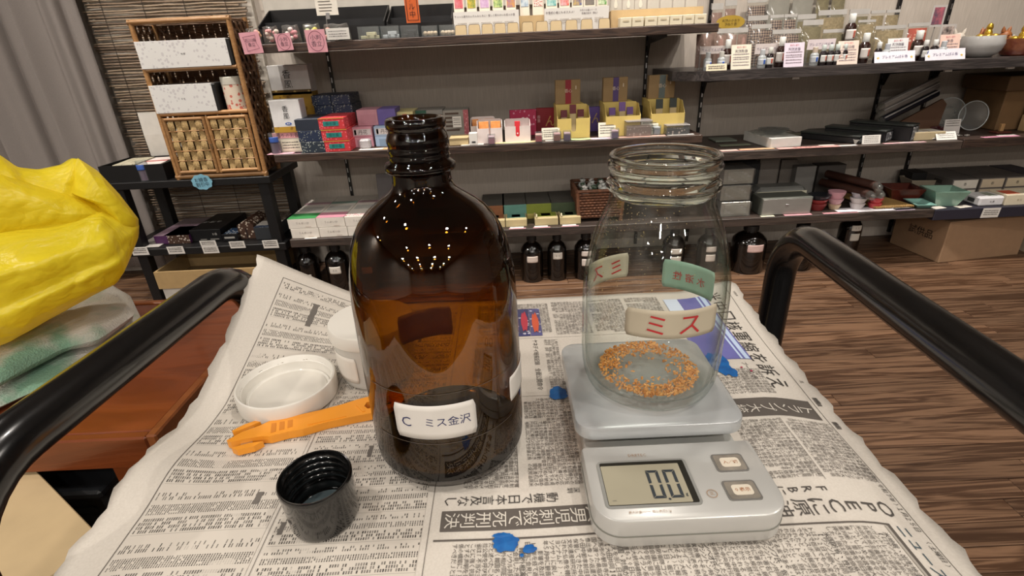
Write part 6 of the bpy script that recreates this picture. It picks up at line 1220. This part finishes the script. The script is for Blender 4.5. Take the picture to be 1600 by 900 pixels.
for (c_, w_, d_, h, hh, lb) in (((0.9171,2.1993), .09, .09, '#6f776c', .006, 'thin greenish glass plate beside the jar rim'), ((1.2809,2.2083), .14, .10, '#77784e', .008, 'flat olive packet under the flat white box'), ((0.9195,2.1078), .12, .03, '#6d7360', .003, 'grey green card strip on the right middle shelf'), ((1.3877,2.3528), .10, .16, '#4c4543', .012, 'dark brown flat case behind the black trays')):
    pack('flat_packet', lb, 'packet', (c_[0], min(2.2, max(2.05, c_[1])), ZR, w_, hh), d_, M(h, .5), bev=.002)
for i, (a, b_, lb) in enumerate((((1.3831,2.2,0.5379), (1.3743,2.04,0.5207), 'first black lidded tray from the white box'), ((1.4382,2.22,0.5582), (1.4574,2.06,0.5379), 'second black lidded tray lying higher'), ((1.5077,2.24,0.5652), (1.5165,2.1,0.5585), 'third black lidded tray under the leaning bundle'))):
    o = empty('black_case', lb, 'case', (1.385+.098*i, 2.05, ZR+.0004), R(38), 'long black cases on the right middle shelf'); zz = .0+.016*i
    ob('case_body', G().bbox(-.035, .035, -.0, .22, 0, .022+zz, .002), M('#18181a', .4), o); ob('case_lid', G().bbox(-.037, .037, -.002, .222, .0225+zz, .030+zz, .002), M('#2f3230', .35), o); ob('silver_end', G().box(-.03, .03, -.004, -.002, .004, .02+zz), speckle('#55575a', '#c9cacc', 120, .5), o)
o = empty('white_cup', 'tiny white cup before the black cases', 'cup', ((1.3557,2.0768)[0], 2.04, ZR)); ob('cup_body', G().lathe([(.0005, 0), (.006, 0), (.012, .016), (.010, .016), (.005, .003), (.0005, .003)], 16), WHT, o, smooth=40)
k = (1.4019,2.0481,0.5155,0.0703,0.0293); card('price_card', 'white price card before the black cases', 'price card', (k[0], 2.02, ZR, k[3], .032), WHT, 'price cards on the right middle shelf', R(-12), rows=(.2, .4, .6, .8), th=.05)
k = (1.7019,2.0682,0.5155,0.0788,0.0271); card('price_card', 'white price card before the dark tangle of cords', 'price card', (k[0], 2.03, ZR, k[3], .028), WHT, 'price cards on the right middle shelf', R(-35), rows=(.25, .5, .7), th=.05)
k = (1.7744,2.1,0.5441,0.064,0.0345); card('price_card', 'white price card before the two glass discs', 'price card', (k[0]-.005, 2.10, ZR+.001, k[3], .062), M('#cfcac6', .6), 'price cards on the right middle shelf', R(-8), rows=(.60, .75, .88), th=.04)
for (c_, lb) in (((1.5932,2.1657), 'first'), ((1.6517,2.1817), 'second')):
    pack('cream_box', lb + ' cream flat box with white slip beside the black cases', 'box', (c_[0]+.02, 2.045, ZR, .06, .030), .08, M('#b5a583', .6), 'cream flat boxes', items=[('t', (.1, .9, .1, .8), M('#d6d0c6', .6))])
# leaning bundle of film-wrapped lengths
for i, (dz, dy, c, lb) in enumerate(((0, 0, '#1a1c26', 'lower navy film-wrapped roll leaning over the cases'), (.028, .012, '#7c7672', 'middle grey film-wrapped roll of the leaning bundle'), (.052, .02, '#9a938d', 'upper pale film-wrapped roll of the leaning bundle'))):
    a = (1.5405,2.2,0.5435); b_ = (1.8066,2.3,0.6478); o = ob('wrapped_roll', G().tube([(a[0]-.02, 2.16+dy, a[2]+dz+.036), (b_[0], 2.28+dy, b_[2]+dz+.012)], .0145, 12), M(c, .35, var=.1), None, smooth=40); tag(o, lb, 'roll', 'leaning film-wrapped rolls')
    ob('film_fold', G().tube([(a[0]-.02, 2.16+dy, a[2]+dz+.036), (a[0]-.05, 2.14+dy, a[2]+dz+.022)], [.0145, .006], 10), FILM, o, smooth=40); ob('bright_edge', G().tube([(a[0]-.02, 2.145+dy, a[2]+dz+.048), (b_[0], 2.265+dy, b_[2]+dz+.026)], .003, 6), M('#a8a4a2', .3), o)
o = ob('brown_board', G().prism([(-.08, 0), (.10, 0), (.12, .11), (.10, .13), (-.09, .03)], .012, 0, 'y'), M('#5f4330', .6), None, loc=((1.6886,2.2,0.5622)[0], 2.20, ZR), rot=(R(-6), 0, 0)); tag(o, 'brown wooden board propped under the leaning rolls', 'board')
rnd = random.Random(12)
for q, (px, lb, c) in enumerate((((1.6579,2.1463), 'black beaded cord in a heap beside the cream boxes', '#141216'), ((1.6843,2.1221), 'dark brown beaded cord in a heap before the brown board', '#2b1b18'), ((1.7927,2.2076), 'dark red beaded cord behind the price card', '#4c1a20'))):
    o = tag(ob('beaded_cord', G().tube([(.028*math.cos(i*.6)*(1+.25*math.sin(i*1.7)), .022*math.sin(i*.6), .006+.0045*(i//11)+.003*math.sin(i)) for i in range(40)], .0045, 6), M(c, .3), None, smooth=True, loc=(px[0], max(2.06, px[1]), ZR)), lb, 'cord', 'beaded cords'); ob('tassel', G().tube([(.028, 0, .008), (.05, -.01, .003)], [.004, .007], 6), M(c, .5), o)
for (px, r, lb) in (((1.8308,2.22,0.5786), .062, 'rippled glass disc standing nearer the brown board'), ((1.8996,2.18,0.5677), .056, 'plain glass disc standing nearer the brown carton')):
    o = empty('glass_disc', lb, 'glass disc', (px[0], px[1], max(ZR, .5215 if px[0] > 1.744 else ZR)+r+.001), 0, 'glass discs on the right middle shelf', rot=(R(82), 0, R(-6)))
    ob('disc', G().lathe([(.0005, 0), (r*.6, .002), (r*.97, .006), (r, .010), (r*.97, .010), (r*.6, .006), (.0005, .004)], 40), ACR, o, smooth=40); ob('rim', G().tube([(r*math.cos(6.283*i/40), r*math.sin(6.283*i/40), .009) for i in range(41)], .0022, 6, False), M('#a9adac', .15), o, smooth=True)
    if r > .06: ob('ripple', G().tube([(.02*math.cos(i*.35)*(1+i*.06), .02*math.sin(i*.35)*(1+i*.06), .011) for i in range(20)], .0022, 6), ACR, o, smooth=True)
o = empty('wooden_peg', 'small upright wooden peg on a red base beside the discs', 'peg', ((1.9562,2.1854)[0], 2.09, ZQ)); ob('peg', G().bbox(-.007, .007, -.006, .006, .006, .035), M('#a98456', .7), o); ob('base', G().bbox(-.03, .03, -.02, .02, 0, .006), M('#5a2a20', .5), o)
rnd = random.Random(21)
for q in range(7):
    px = 1.66+.022*q; zz = ZR if px < 1.73 else ZQ
    o = ob('metal_charm', G().bbox(-.009, .009, -.006, .006, 0, .007, .002).tube([(.009, 0, .003), (.020, .004, .003)], .002, 5), M('#8a8680', .35, .5), None, loc=(px+(.012 if 1.72 < px < 1.76 else 0), 2.05+.01*(q % 3), zz), rot=(0, 0, rnd.uniform(-.6, .6))); tag(o, 'small grey metal charm in the row before the glass discs', 'charm', 'metal charms before the discs')
cbx = empty('brown_carton', 'brown lidded carton with shadowed side on the right middle shelf', 'carton', ((2.0367,2.2,0.5464)[0]+.07, 2.14, ZQ)); ob('carton_body', G().bbox(-.13, .16, 0, .20, 0, .155, .003), M('#6e5334', .8), cbx); ob('carton_lid', G().bbox(-.145, .175, -.012, .212, .150, .205, .003), M('#5c4429', .8), cbx)
for i, (z, lb) in enumerate(((0, 'lower tan box with white label beside the brown carton'), (.062, 'upper tan box with white label beside the brown carton'))):
    pack('tan_box', lb, 'box', (2.115+.006*i, 2.04, ZQ+z, .12, .060), .085, M('#b59a70', .7), 'tan boxes beside the brown carton', items=[('f', (.22, .72, .3, .85), M('#c9c9c6', .6)), ('f', '和', .47, .58, .2, .3, M('#6a7078', .6))])
PL = 'paper slips on the right middle shelf'
for (c_, w_, d_, h, txt, lb, zz) in (((0.8562,2.013), .07, .02, '#d8b9ae', None, 'small white slip just past the jar rim', .5155), ((0.9657,2.0388), .13, .025, '#d9a680', None, 'orange tinted slip beside the lettered pink strip', .5155), ((0.8686,1.9836), .16, .008, '#dda79e', None, 'thin pink strip along the shelf edge past the jar', .5155), ((1.1568,2.0023), .235, .030, '#d99f98', '金沢伝統工芸', 'pink lettered strip naming local crafts', .5155), ((1.2398,2.1092), .06, .02, '#dcd5cc', None, 'white slip above the pink lettered strip', .5155), ((1.3065,2.0038), .07, .018, '#dad6d2', None, 'white slip beside the pink lettered strip', .5155), ((1.5243,2.0151), .16, .016, '#dfb0b4', None, 'pale pink strip before the cream flat boxes', .5155), ((1.5419,2.0544), .07, .014, '#dccac8', None, 'whitish slip on the pale pink strip', .5155), ((1.8902,2.0067), .14, .018, '#d792ac', None, 'bright pink slip before the brown carton', .5215), ((1.9308,2.0734), .07, .014, '#dad4d0', None, 'white slip behind the bright pink slip', .5215)):
    y = {'.030': 2.02}.get('%.3f' % d_, 2.012 + (.020 if ('above' in lb or 'behind' in lb) else 0) + (.014 if 'orange' in lb or 'small white' in lb else 0)); slip(lb, min(c_[0], 1.655) if zz < .52 and c_[0] > 1.6 else c_[0], y, zz+(.0008 if 'on the pale' in lb else 0), w_, d_, M(h, .6), 0, PL, txt)
# ================================================================ high shelf, right
ZH = .8035; W1 = '#8d7464'
PINKCH = M('#96766c', .8, h2='#85665c', scale=120); CHK = check('#a08a7c', '#38262e', 150); OLV = M('#7d7250', .8, h2='#6a5f40', scale=160); CHIP = M('#a08d6a', .8, h2='#81704e', scale=120, bump=.4); PALE = M('#8f8b84', .7, var=.08)
for (Kk, mt, pn, y, hd, lb) in (((0.8791,2.34,0.8035,0.0467,0.2301), PINKCH, 1, 2.32, .1, 'pinkish pouch at the back above the yellow oval sign'), ((0.9325,2.34,0.8035,0.0466,0.2436), PINKCH, 1, 2.32, .1, 'taller pinkish pouch at the back above the yellow oval sign'), ((1.0333,2.33,0.8035,0.0801,0.241), CHK, 1, 2.33, .06, 'dark checked pouch hanging highest at the back'), ((1.0157,2.27,0.8035,0.0787,0.1783), CHK, 1, 2.28, .10, 'dark checked pouch in the second row'), ((1.127,2.34,0.8035,0.0957,0.2579), PALE, 1, 2.34, 0, 'pale grey empty pouch at the back beside the checked ones'), ((1.2223,2.34,0.8035,0.0906,0.2584), PALE, 1, 2.34, 0, 'pale grey empty pouch at the back, further along'),
                                ((1.0754,2.24,0.8035,0.0527,0.1767), CHK, 1, 2.24, .06, 'narrow checked pouch, nearer the yellow sign of two'), ((1.1292,2.24,0.8035,0.0503,0.1767), CHK, 1, 2.24, .06, 'narrow checked pouch, further from the yellow sign of two'), ((1.2029,2.26,0.8035,0.0735,0.1745), OLV, 1, 2.27, .1, 'olive pouch in the second row between checked and chip pouches'), ((1.2913,2.24,0.8035,0.1107,0.1853), CHIP, 1, 2.25, .10, 'large pouch of wood chips behind the olive panels'), ((1.3027,2.34,0.8035,0.0568,0.2684), OLV, 1, 2.34, .1, 'dark olive pouch at the very back'), ((1.366,2.34,0.8035,0.0595,0.2658), OLV, 1, 2.34, .1, 'dark brownish pouch at the very back, second of two'), ((1.4214,2.28,0.8035,0.0794,0.1843), OLV, 1, 2.29, .1, 'yellowish pouch behind the tall vial'),
                                ((1.4688,2.24,0.8035,0.0555,0.1758), CHIP, 1, 2.25, .06, 'narrow chip pouch, first of two at the back'), ((1.5278,2.24,0.8035,0.053,0.1755), CHIP, 1, 2.25, .06, 'narrow chip pouch, second of two at the back'),
                                ((0.7679,2.14,0.8035,0.0749,0.1343), PINKCH, 1, 2.15, .05, 'pinkish brown pouch at the shelf corner'), ((0.8593,2.12,0.8035,0.1149,0.1363), PINKCH, 3, 2.13, .12, 'pinkish pouch of three panels with white header'), ((0.974,2.14,0.8035,0.0749,0.1448), CHK, 1, 2.15, .10, 'checked pouch with white border in the front row'), ((1.0708,2.14,0.8035,0.1067,0.1237), CHK, 1, 2.15, .12, 'wide checked pouch with header in the front row'), ((1.1658,2.14,0.8035,0.0751,0.1517), OLV, 1, 2.15, .12, 'shiny olive pouch with header in the front row'), ((1.2479,2.14,0.8035,0.0802,0.1163), OLV, 2, 2.15, .10, 'brownish olive pouch of two panels'), ((1.3671,2.14,0.8035,0.0656,0.1433), CHIP, 1, 2.15, .06, 'chip pouch behind the white-capped vials'), ((1.4604,2.14,0.8035,0.1145,0.1202), CHIP, 1, 2.15, .10, 'wide chip pouch with pale wood pieces'), ((1.5646,2.14,0.8035,0.078,0.1244), speckle('#b5432c', '#d8a08a', 90, .5), 1, 2.15, .10, 'bright red and green sweet pouch beside the photo cards')):
    X, Y, Zz, W, H = Kk; sc_ = y/Y
    pouch(lb, (X*sc_, y, ZH, W*sc_, H), mt, panels=pn, head=hd, tilt=-6)
k = (0.8632,2.18,0.9364,0.1065,0.0475)
o = empty('oval_sign', 'mustard yellow oval sign on a stick above the pinkish pouches', 'sign', (k[0], 2.17, ZH)); n = 30
ob('sign_board', G().prism([(k[3]*.5*math.cos(6.283*i/n), k[2]-ZH+k[4]*.5+k[4]*.5*math.sin(6.283*i/n)) for i in range(n)], .003, 0, 'y'), M('#a88a2e', .6, var=.08), o); ob('stick', G().box(-.002, .002, .003, .005, 0, k[2]-ZH+k[4]*.4), M('#b9a88a', .7), o)
write(o, '天然のかおり\nひねり香', (0, -.0006, k[2]-ZH+k[4]*.5), (1, 0, 0), (0, 0, 1), k[3]*.62, k[4]*.5, M('#4a3a14', .7))
for (Kk, r, lb) in (((0.8215,2.06,0.8035,0.0304,0.0929), .0165, 'white-capped vial beside the first lettered card'), ((1.0173,2.06,0.8035,0.0352,0.095), .0175, 'white-capped vial beside the second lettered card'), ((1.3032,2.14,0.8647,0.0482,0.0866), .019, 'raised white-capped vial above the third lettered card'), ((1.3211,2.06,0.8035,0.0471,0.0947), .0185, 'white-capped vial with red label mark beside the third card'), ((1.5136,2.06,0.8035,0.0424,0.0928), .019, 'white-capped vial before the bright red pouch')):
    if 'raised' in lb:
        pack('riser_block', 'dark riser block under the raised vial', 'block', (Kk[0]*1.0, 2.12, ZH, .045, max(.03, Kk[2]-ZH-.0006)), .04, BLK); vial(lb, Kk[0], 2.14, max(ZH+.0306, Kk[2]), .105, r)
    else: vial(lb, Kk[0], 2.062, ZH, max(.10, Kk[4]), r)
for (a, cap, lb) in ((1103, '#b9bcbe', 'small clear jar with blue oval at the shelf corner'), (1124, '#c9c7bf', 'small white-capped vial beside the blue oval jar'), (1187, '#b9bcbe', 'small jar with blue oval behind the second heading'), (1199, '#cfcfc8', 'small white-capped vial with orange label mark'), (1268, '#c9b9a8', 'small jar with blue oval behind the third heading'), (1281, '#c3ccc8', 'small white-capped vial, first of the row of four'), (1291, '#c3ccc8', 'small white-capped vial, second of the row of four'), (1300, '#c3ccc8', 'small white-capped vial, third of the row of four'), (1310, '#c3ccc8', 'small white-capped vial, fourth in the row'), (1366, '#d5d6d4', 'small white-capped vial beside the red-marked vial'), (1378, '#b9bcc4', 'small jar with blue oval behind the premium heading'), (1448, '#dcdcda', 'small white-capped vial with blue band'), (1436, '#dcdcda', 'small white-capped vial before the tall one'), (1462, '#b9bcc0', 'small clear jar beside the fifth lettered card')):
    x = {1103: (0.7432,0.8257), 1124: (0.7924,0.8235), 1187: (0.9393,0.8236), 1199: (0.9675,0.8224), 1268: (1.1286,0.8218), 1281: (1.1592,0.8205), 1291: (1.1851,0.8194), 1300: (1.2087,0.8184), 1310: (1.2346,0.8172), 1366: (1.3576,0.8205), 1378: (1.3883,0.8192), 1448: (1.5596,0.816), 1436: (1.5218,0.8177), 1462: (1.5914,0.8189)}[a][0]
    jarb = 'jar' in lb; vial(lb, x, 2.036 if a != 1436 else 2.030, ZH, .068 if not jarb else .062, .0125 if not jarb else .014, cap, '#20181a' if not jarb else '#a5a9aa', '#c9c9c6' if not jarb else '#b4b8bc', '#b8604e' if 'orange' in lb or 'row' in lb else '#2f56a8', 'small_vial' if not jarb else 'small_jar', 'small vials and jars on the high shelf')
LC = 'lettered cards on the high shelf'
for (Kk, h, t1, lb) in (((0.8596,2.02,0.8035,0.0714,0.0808), '#d8d2c0', '天然和香', 'first lettered card from the shelf corner'), ((1.0496,2.02,0.8035,0.0715,0.0789), '#d5c9d6', '天然沈香', 'second lettered card from the shelf corner, lilac white'), ((1.2432,2.02,0.8035,0.074,0.0769), '#dcc9bc', '天然白檀', 'third lettered card from the shelf corner, peach'), ((1.438,2.045,0.8035,0.0749,0.077), '#d8d8d8', '天然伽羅', 'fourth lettered card, white, behind the premium heading'), ((1.6266,2.045,0.8035,0.0727,0.0816), '#dcbcae', '新香', 'fifth lettered card, peach pink, beside the glass bowl')):
    X, Y, Zz, W, H = Kk; o = card('info_card', lb, 'card', (X, Y, ZH, W, H), M(h, .55), LC, R(-12), [('f', t1, .5, .74, .7, .13, M('#5a4c5c', .6)), ('f', '金沢の香り', .5, .90, .6, .08, M('#c0606a', .6))], (.60, .48, .40, .28, .16), M('#8a7d84', .6), th=.03)
for (Kk, h, txt, lb) in (((0.7703,2.075,0.8581,0.0892,0.0256), '#cfc4c0', 'てんくてんぱち', 'heading card behind the corner jar and vial'), ((0.9683,2.075,0.8495,0.0824,0.0342), '#d0c5c2', 'てんくてんぱち', 'heading card between first and second lettered cards'), ((1.1681,2.075,0.8559,0.1013,0.0341), '#dccfd2', 'プレミアムばら香', 'heading card behind the row of four small vials')):
    X, Y, Zz, W, H = Kk; o = empty('heading_card', lb, 'card', (X, Y, ZH), 0, 'heading cards on the high shelf'); ob('card', G().box(-W/2, W/2, 0, .0008, Zz-ZH, Zz-ZH+H), M(h, .6), o); ob('card_foot', G().box(-W/2, -W/2+.006, .001, .004, 0, Zz-ZH+H*.5).box(W/2-.006, W/2, .001, .004, 0, Zz-ZH+H*.5), ACR, o); write(o, txt, (0, -.0008, Zz-ZH+H*.5), (1, 0, 0), (0, 0, 1), W*.86, H*.5, M('#6a5f7a', .6))
for (Kk, lb) in (((1.409,2.01,0.8035,0.146,0.0325), 'white premium heading card with gold stars before the fourth card'), ((1.5899,2.01,0.8035,0.1441,0.0289), 'white premium heading card with gold stars beside the glass bowl')):
    X, Y, Zz, W, H = Kk; o = card('heading_card', lb, 'card', (X, 2.01, ZH, W, max(.036, H)), M('#d8d4dc', .55), 'heading cards on the high shelf', R(-20), [('f', 'プレミアムばら香', .5, .5, .62, .5, M('#5a5478', .6))])
    for u in (-.41, .41):
        g = G(); g.add([(u*W, -.0006, H*.5)] + [(u*W+(.0055 if i % 2 == 0 else .0026)*math.sin(math.pi*i/5), -.0006, H*.5+(.0055 if i % 2 == 0 else .0026)*math.cos(math.pi*i/5)) for i in range(10)], [(0, i+1, (i+1) % 10+1) for i in range(10)]); ob('gold_star', g, M('#c9a94e', .5), o, fix=False)
k = (0.7684,2.008,0.8035,0.0737,0.0203); card('price_label', 'small cream label lying at the high shelf corner edge', 'price label', (k[0], 2.008, ZH, k[3], .022), M('#d8ccb0', .6), None, R(-15), rows=(.3, .6), th=.12)
for (Kk, c, lb) in (((1.742,2.3,0.911,0.0567,0.0778), '#b5606c', 'upper white-bordered photo card with pink and blue figure patches'), ((1.7658,2.26,0.8403,0.0617,0.0786), '#c9b8b0', 'lower white-bordered photo card with black and beige patches')):
    X, Y, Zz, W, H = Kk; o = empty('photo_card', lb, 'card', (X, Y, ZH), 0, 'photo cards at the high shelf end'); b0 = Zz-ZH
    ob('card', G().box(-W/2, W/2, 0, .0008, b0, b0+H), M('#b9b4b0', .5), o); ob('holder_rod', G().tube([(0, .004, 0), (0, .004, b0+.02)], .002, 6), M('#9a958f', .4), o)
    ob('picture', G().box(-W*.36, W*.36, -.0006, 0, b0+H*.12, b0+H*.9), M(c, .6, h2='#4a4658' if c[1] == 'b' else '#1c1818', scale=38), o)
# glass bowls with gold blossoms and small fox-eared figures at the high shelf end
q = (1.7689,2.08,0.8238)
gb = empty('glass_bowl', 'frosted white glass bowl heaped with gold blossoms at the high shelf end', 'bowl', (q[0], 2.085, ZH)); r = (1.7715,2.085,0.7971,0.1369,0.0698)[3]/2
ob('bowl_body', G().lathe([(.0005, 0), (r*.55, 0), (r*.9, .022), (r, .045), (r*.92, .072), (r*.88, .072), (r*.95, .045), (r*.84, .024), (.0005, .004)], 36), M('#b5b4b2', .25, coat=.4), gb, smooth=50)
ob('sand', G().lathe([(r*.9, .062), (.0005, .064)], 24), M('#b9a878', .8), gb)
GOLD = M('#c9a43c', .25, .8, var=.1)
def blossom(X, Y, z, s, lb):
    o = empty('gold_blossom', lb, 'ornament', (X, Y, z), 0, 'gold ornaments in the bowls'); ob('petal', G().ball((0, 0, .006*s), .010*s, 10, 1, 1, 1.3), GOLD, o, smooth=True)
    for i in range(6): ob('petal', G().ball((.020*s*math.cos(i*1.047), .016*s*math.sin(i*1.047), 0), .011*s, 8, 1, 1, .6), GOLD, o, smooth=True)
    ob('bud', G().ball((0, 0, .022*s), .008*s, 8, 1, 1, 1.5), GOLD, o, smooth=True)
blossom(q[0], 2.07, ZH+.070, 1.3, 'gold blossom ornament on the frosted white bowl')
q2 = (1.8963,2.08,0.8183)
rb = empty('red_bowl', 'dark red glazed bowl with gold ornament at the high shelf end', 'bowl', (q2[0]+.01, 2.085, ZH)); ob('bowl_body', G().lathe([(.0005, 0), (.040, 0), (.048, .006), (.055, .03), (.062, .058), (.058, .058), (.050, .03), (.0005, .006)], 36), M('#6e2c22', .15, h2='#a86a4a', scale=30, coat=.6), rb, smooth=50); ob('sand', G().lathe([(.055, .05), (.0005, .052)], 24), M('#b9a878', .8), rb)
blossom(q2[0]+.005, 2.07, ZH+.058, 1.4, 'gold blossom ornament on the dark red bowl')
def figurine(X, Y, z, rz, c, lb, s=1.0):
    o = empty('dog_figurine', lb, 'figurine', (X, Y, z), rz, 'small pointed-ear figurines'); F = M(c, .5); Wt = M('#c9c4bc', .5)
    ob('body', G().ball((0, .012*s, .022*s), .022*s, 14, .85, 1.25, 1).tube([(0, -.004*s, .030*s), (0, -.012*s, .046*s)], [.014*s, .013*s], 12).ball((0, -.014*s, .052*s), .0165*s, 14, 1.05, .95, .95).ball((0, -.030*s, .046*s), .007*s, 10), F, o, smooth=True)
    for sx in (-1, 1): ob('ear', G().lathe([(.006*s, 0), (.0045*s, .008*s), (.0006, .016*s)], 8).xf(Matrix.Translation((sx*.010*s, -.012*s, .064*s)) @ Matrix.Rotation(sx*.25, 4, 'Y')), F, o, smooth=True); ob('paw', G().tube([(sx*.009*s, -.012*s, .002*s), (sx*.008*s, -.006*s, .026*s)], [.006*s, .007*s], 8), Wt, o, smooth=True); ob('eye', G().ball((sx*.0065*s, -.0285*s, .054*s), .0016*s, 6), INK, o)
    ob('chest', G().ball((0, -.008*s, .030*s), .012*s, 10, .9, .8, 1.2), Wt, o, smooth=True); ob('tail', G().tube([(0, .034*s, .026*s), (.004*s, .040*s, .042*s), (0, .032*s, .052*s)], [.007*s, .008*s, .003*s], 8), F, o, smooth=True); ob('nose', G().ball((0, -.0368*s, .047*s), .002*s, 6), INK, o)
for (a, c, lb, rz) in (((1.8586,2.24,0.8643), '#8f5226', 'orange pointed-ear figurine behind the frosted bowl, side on', 1.2), ((1.9491,2.24,0.865), '#8f5428', 'orange pointed-ear figurine between the two bowls', .2), ((2.0337,2.24,0.8682), '#b9b2a8', 'white pointed-ear figurine behind the dark red bowl', -.1), ((1.7782,2.24,0.8632), '#b5aca0', 'pale pointed-ear figurine behind the fifth card', -.4)):
    figurine(a[0], 2.22, ZH, rz, c, lb, 1.25)
for o_, md_ in [(o_, md_) for o_ in sc.objects if o_.type == 'MESH' for md_ in o_.modifiers]: pass
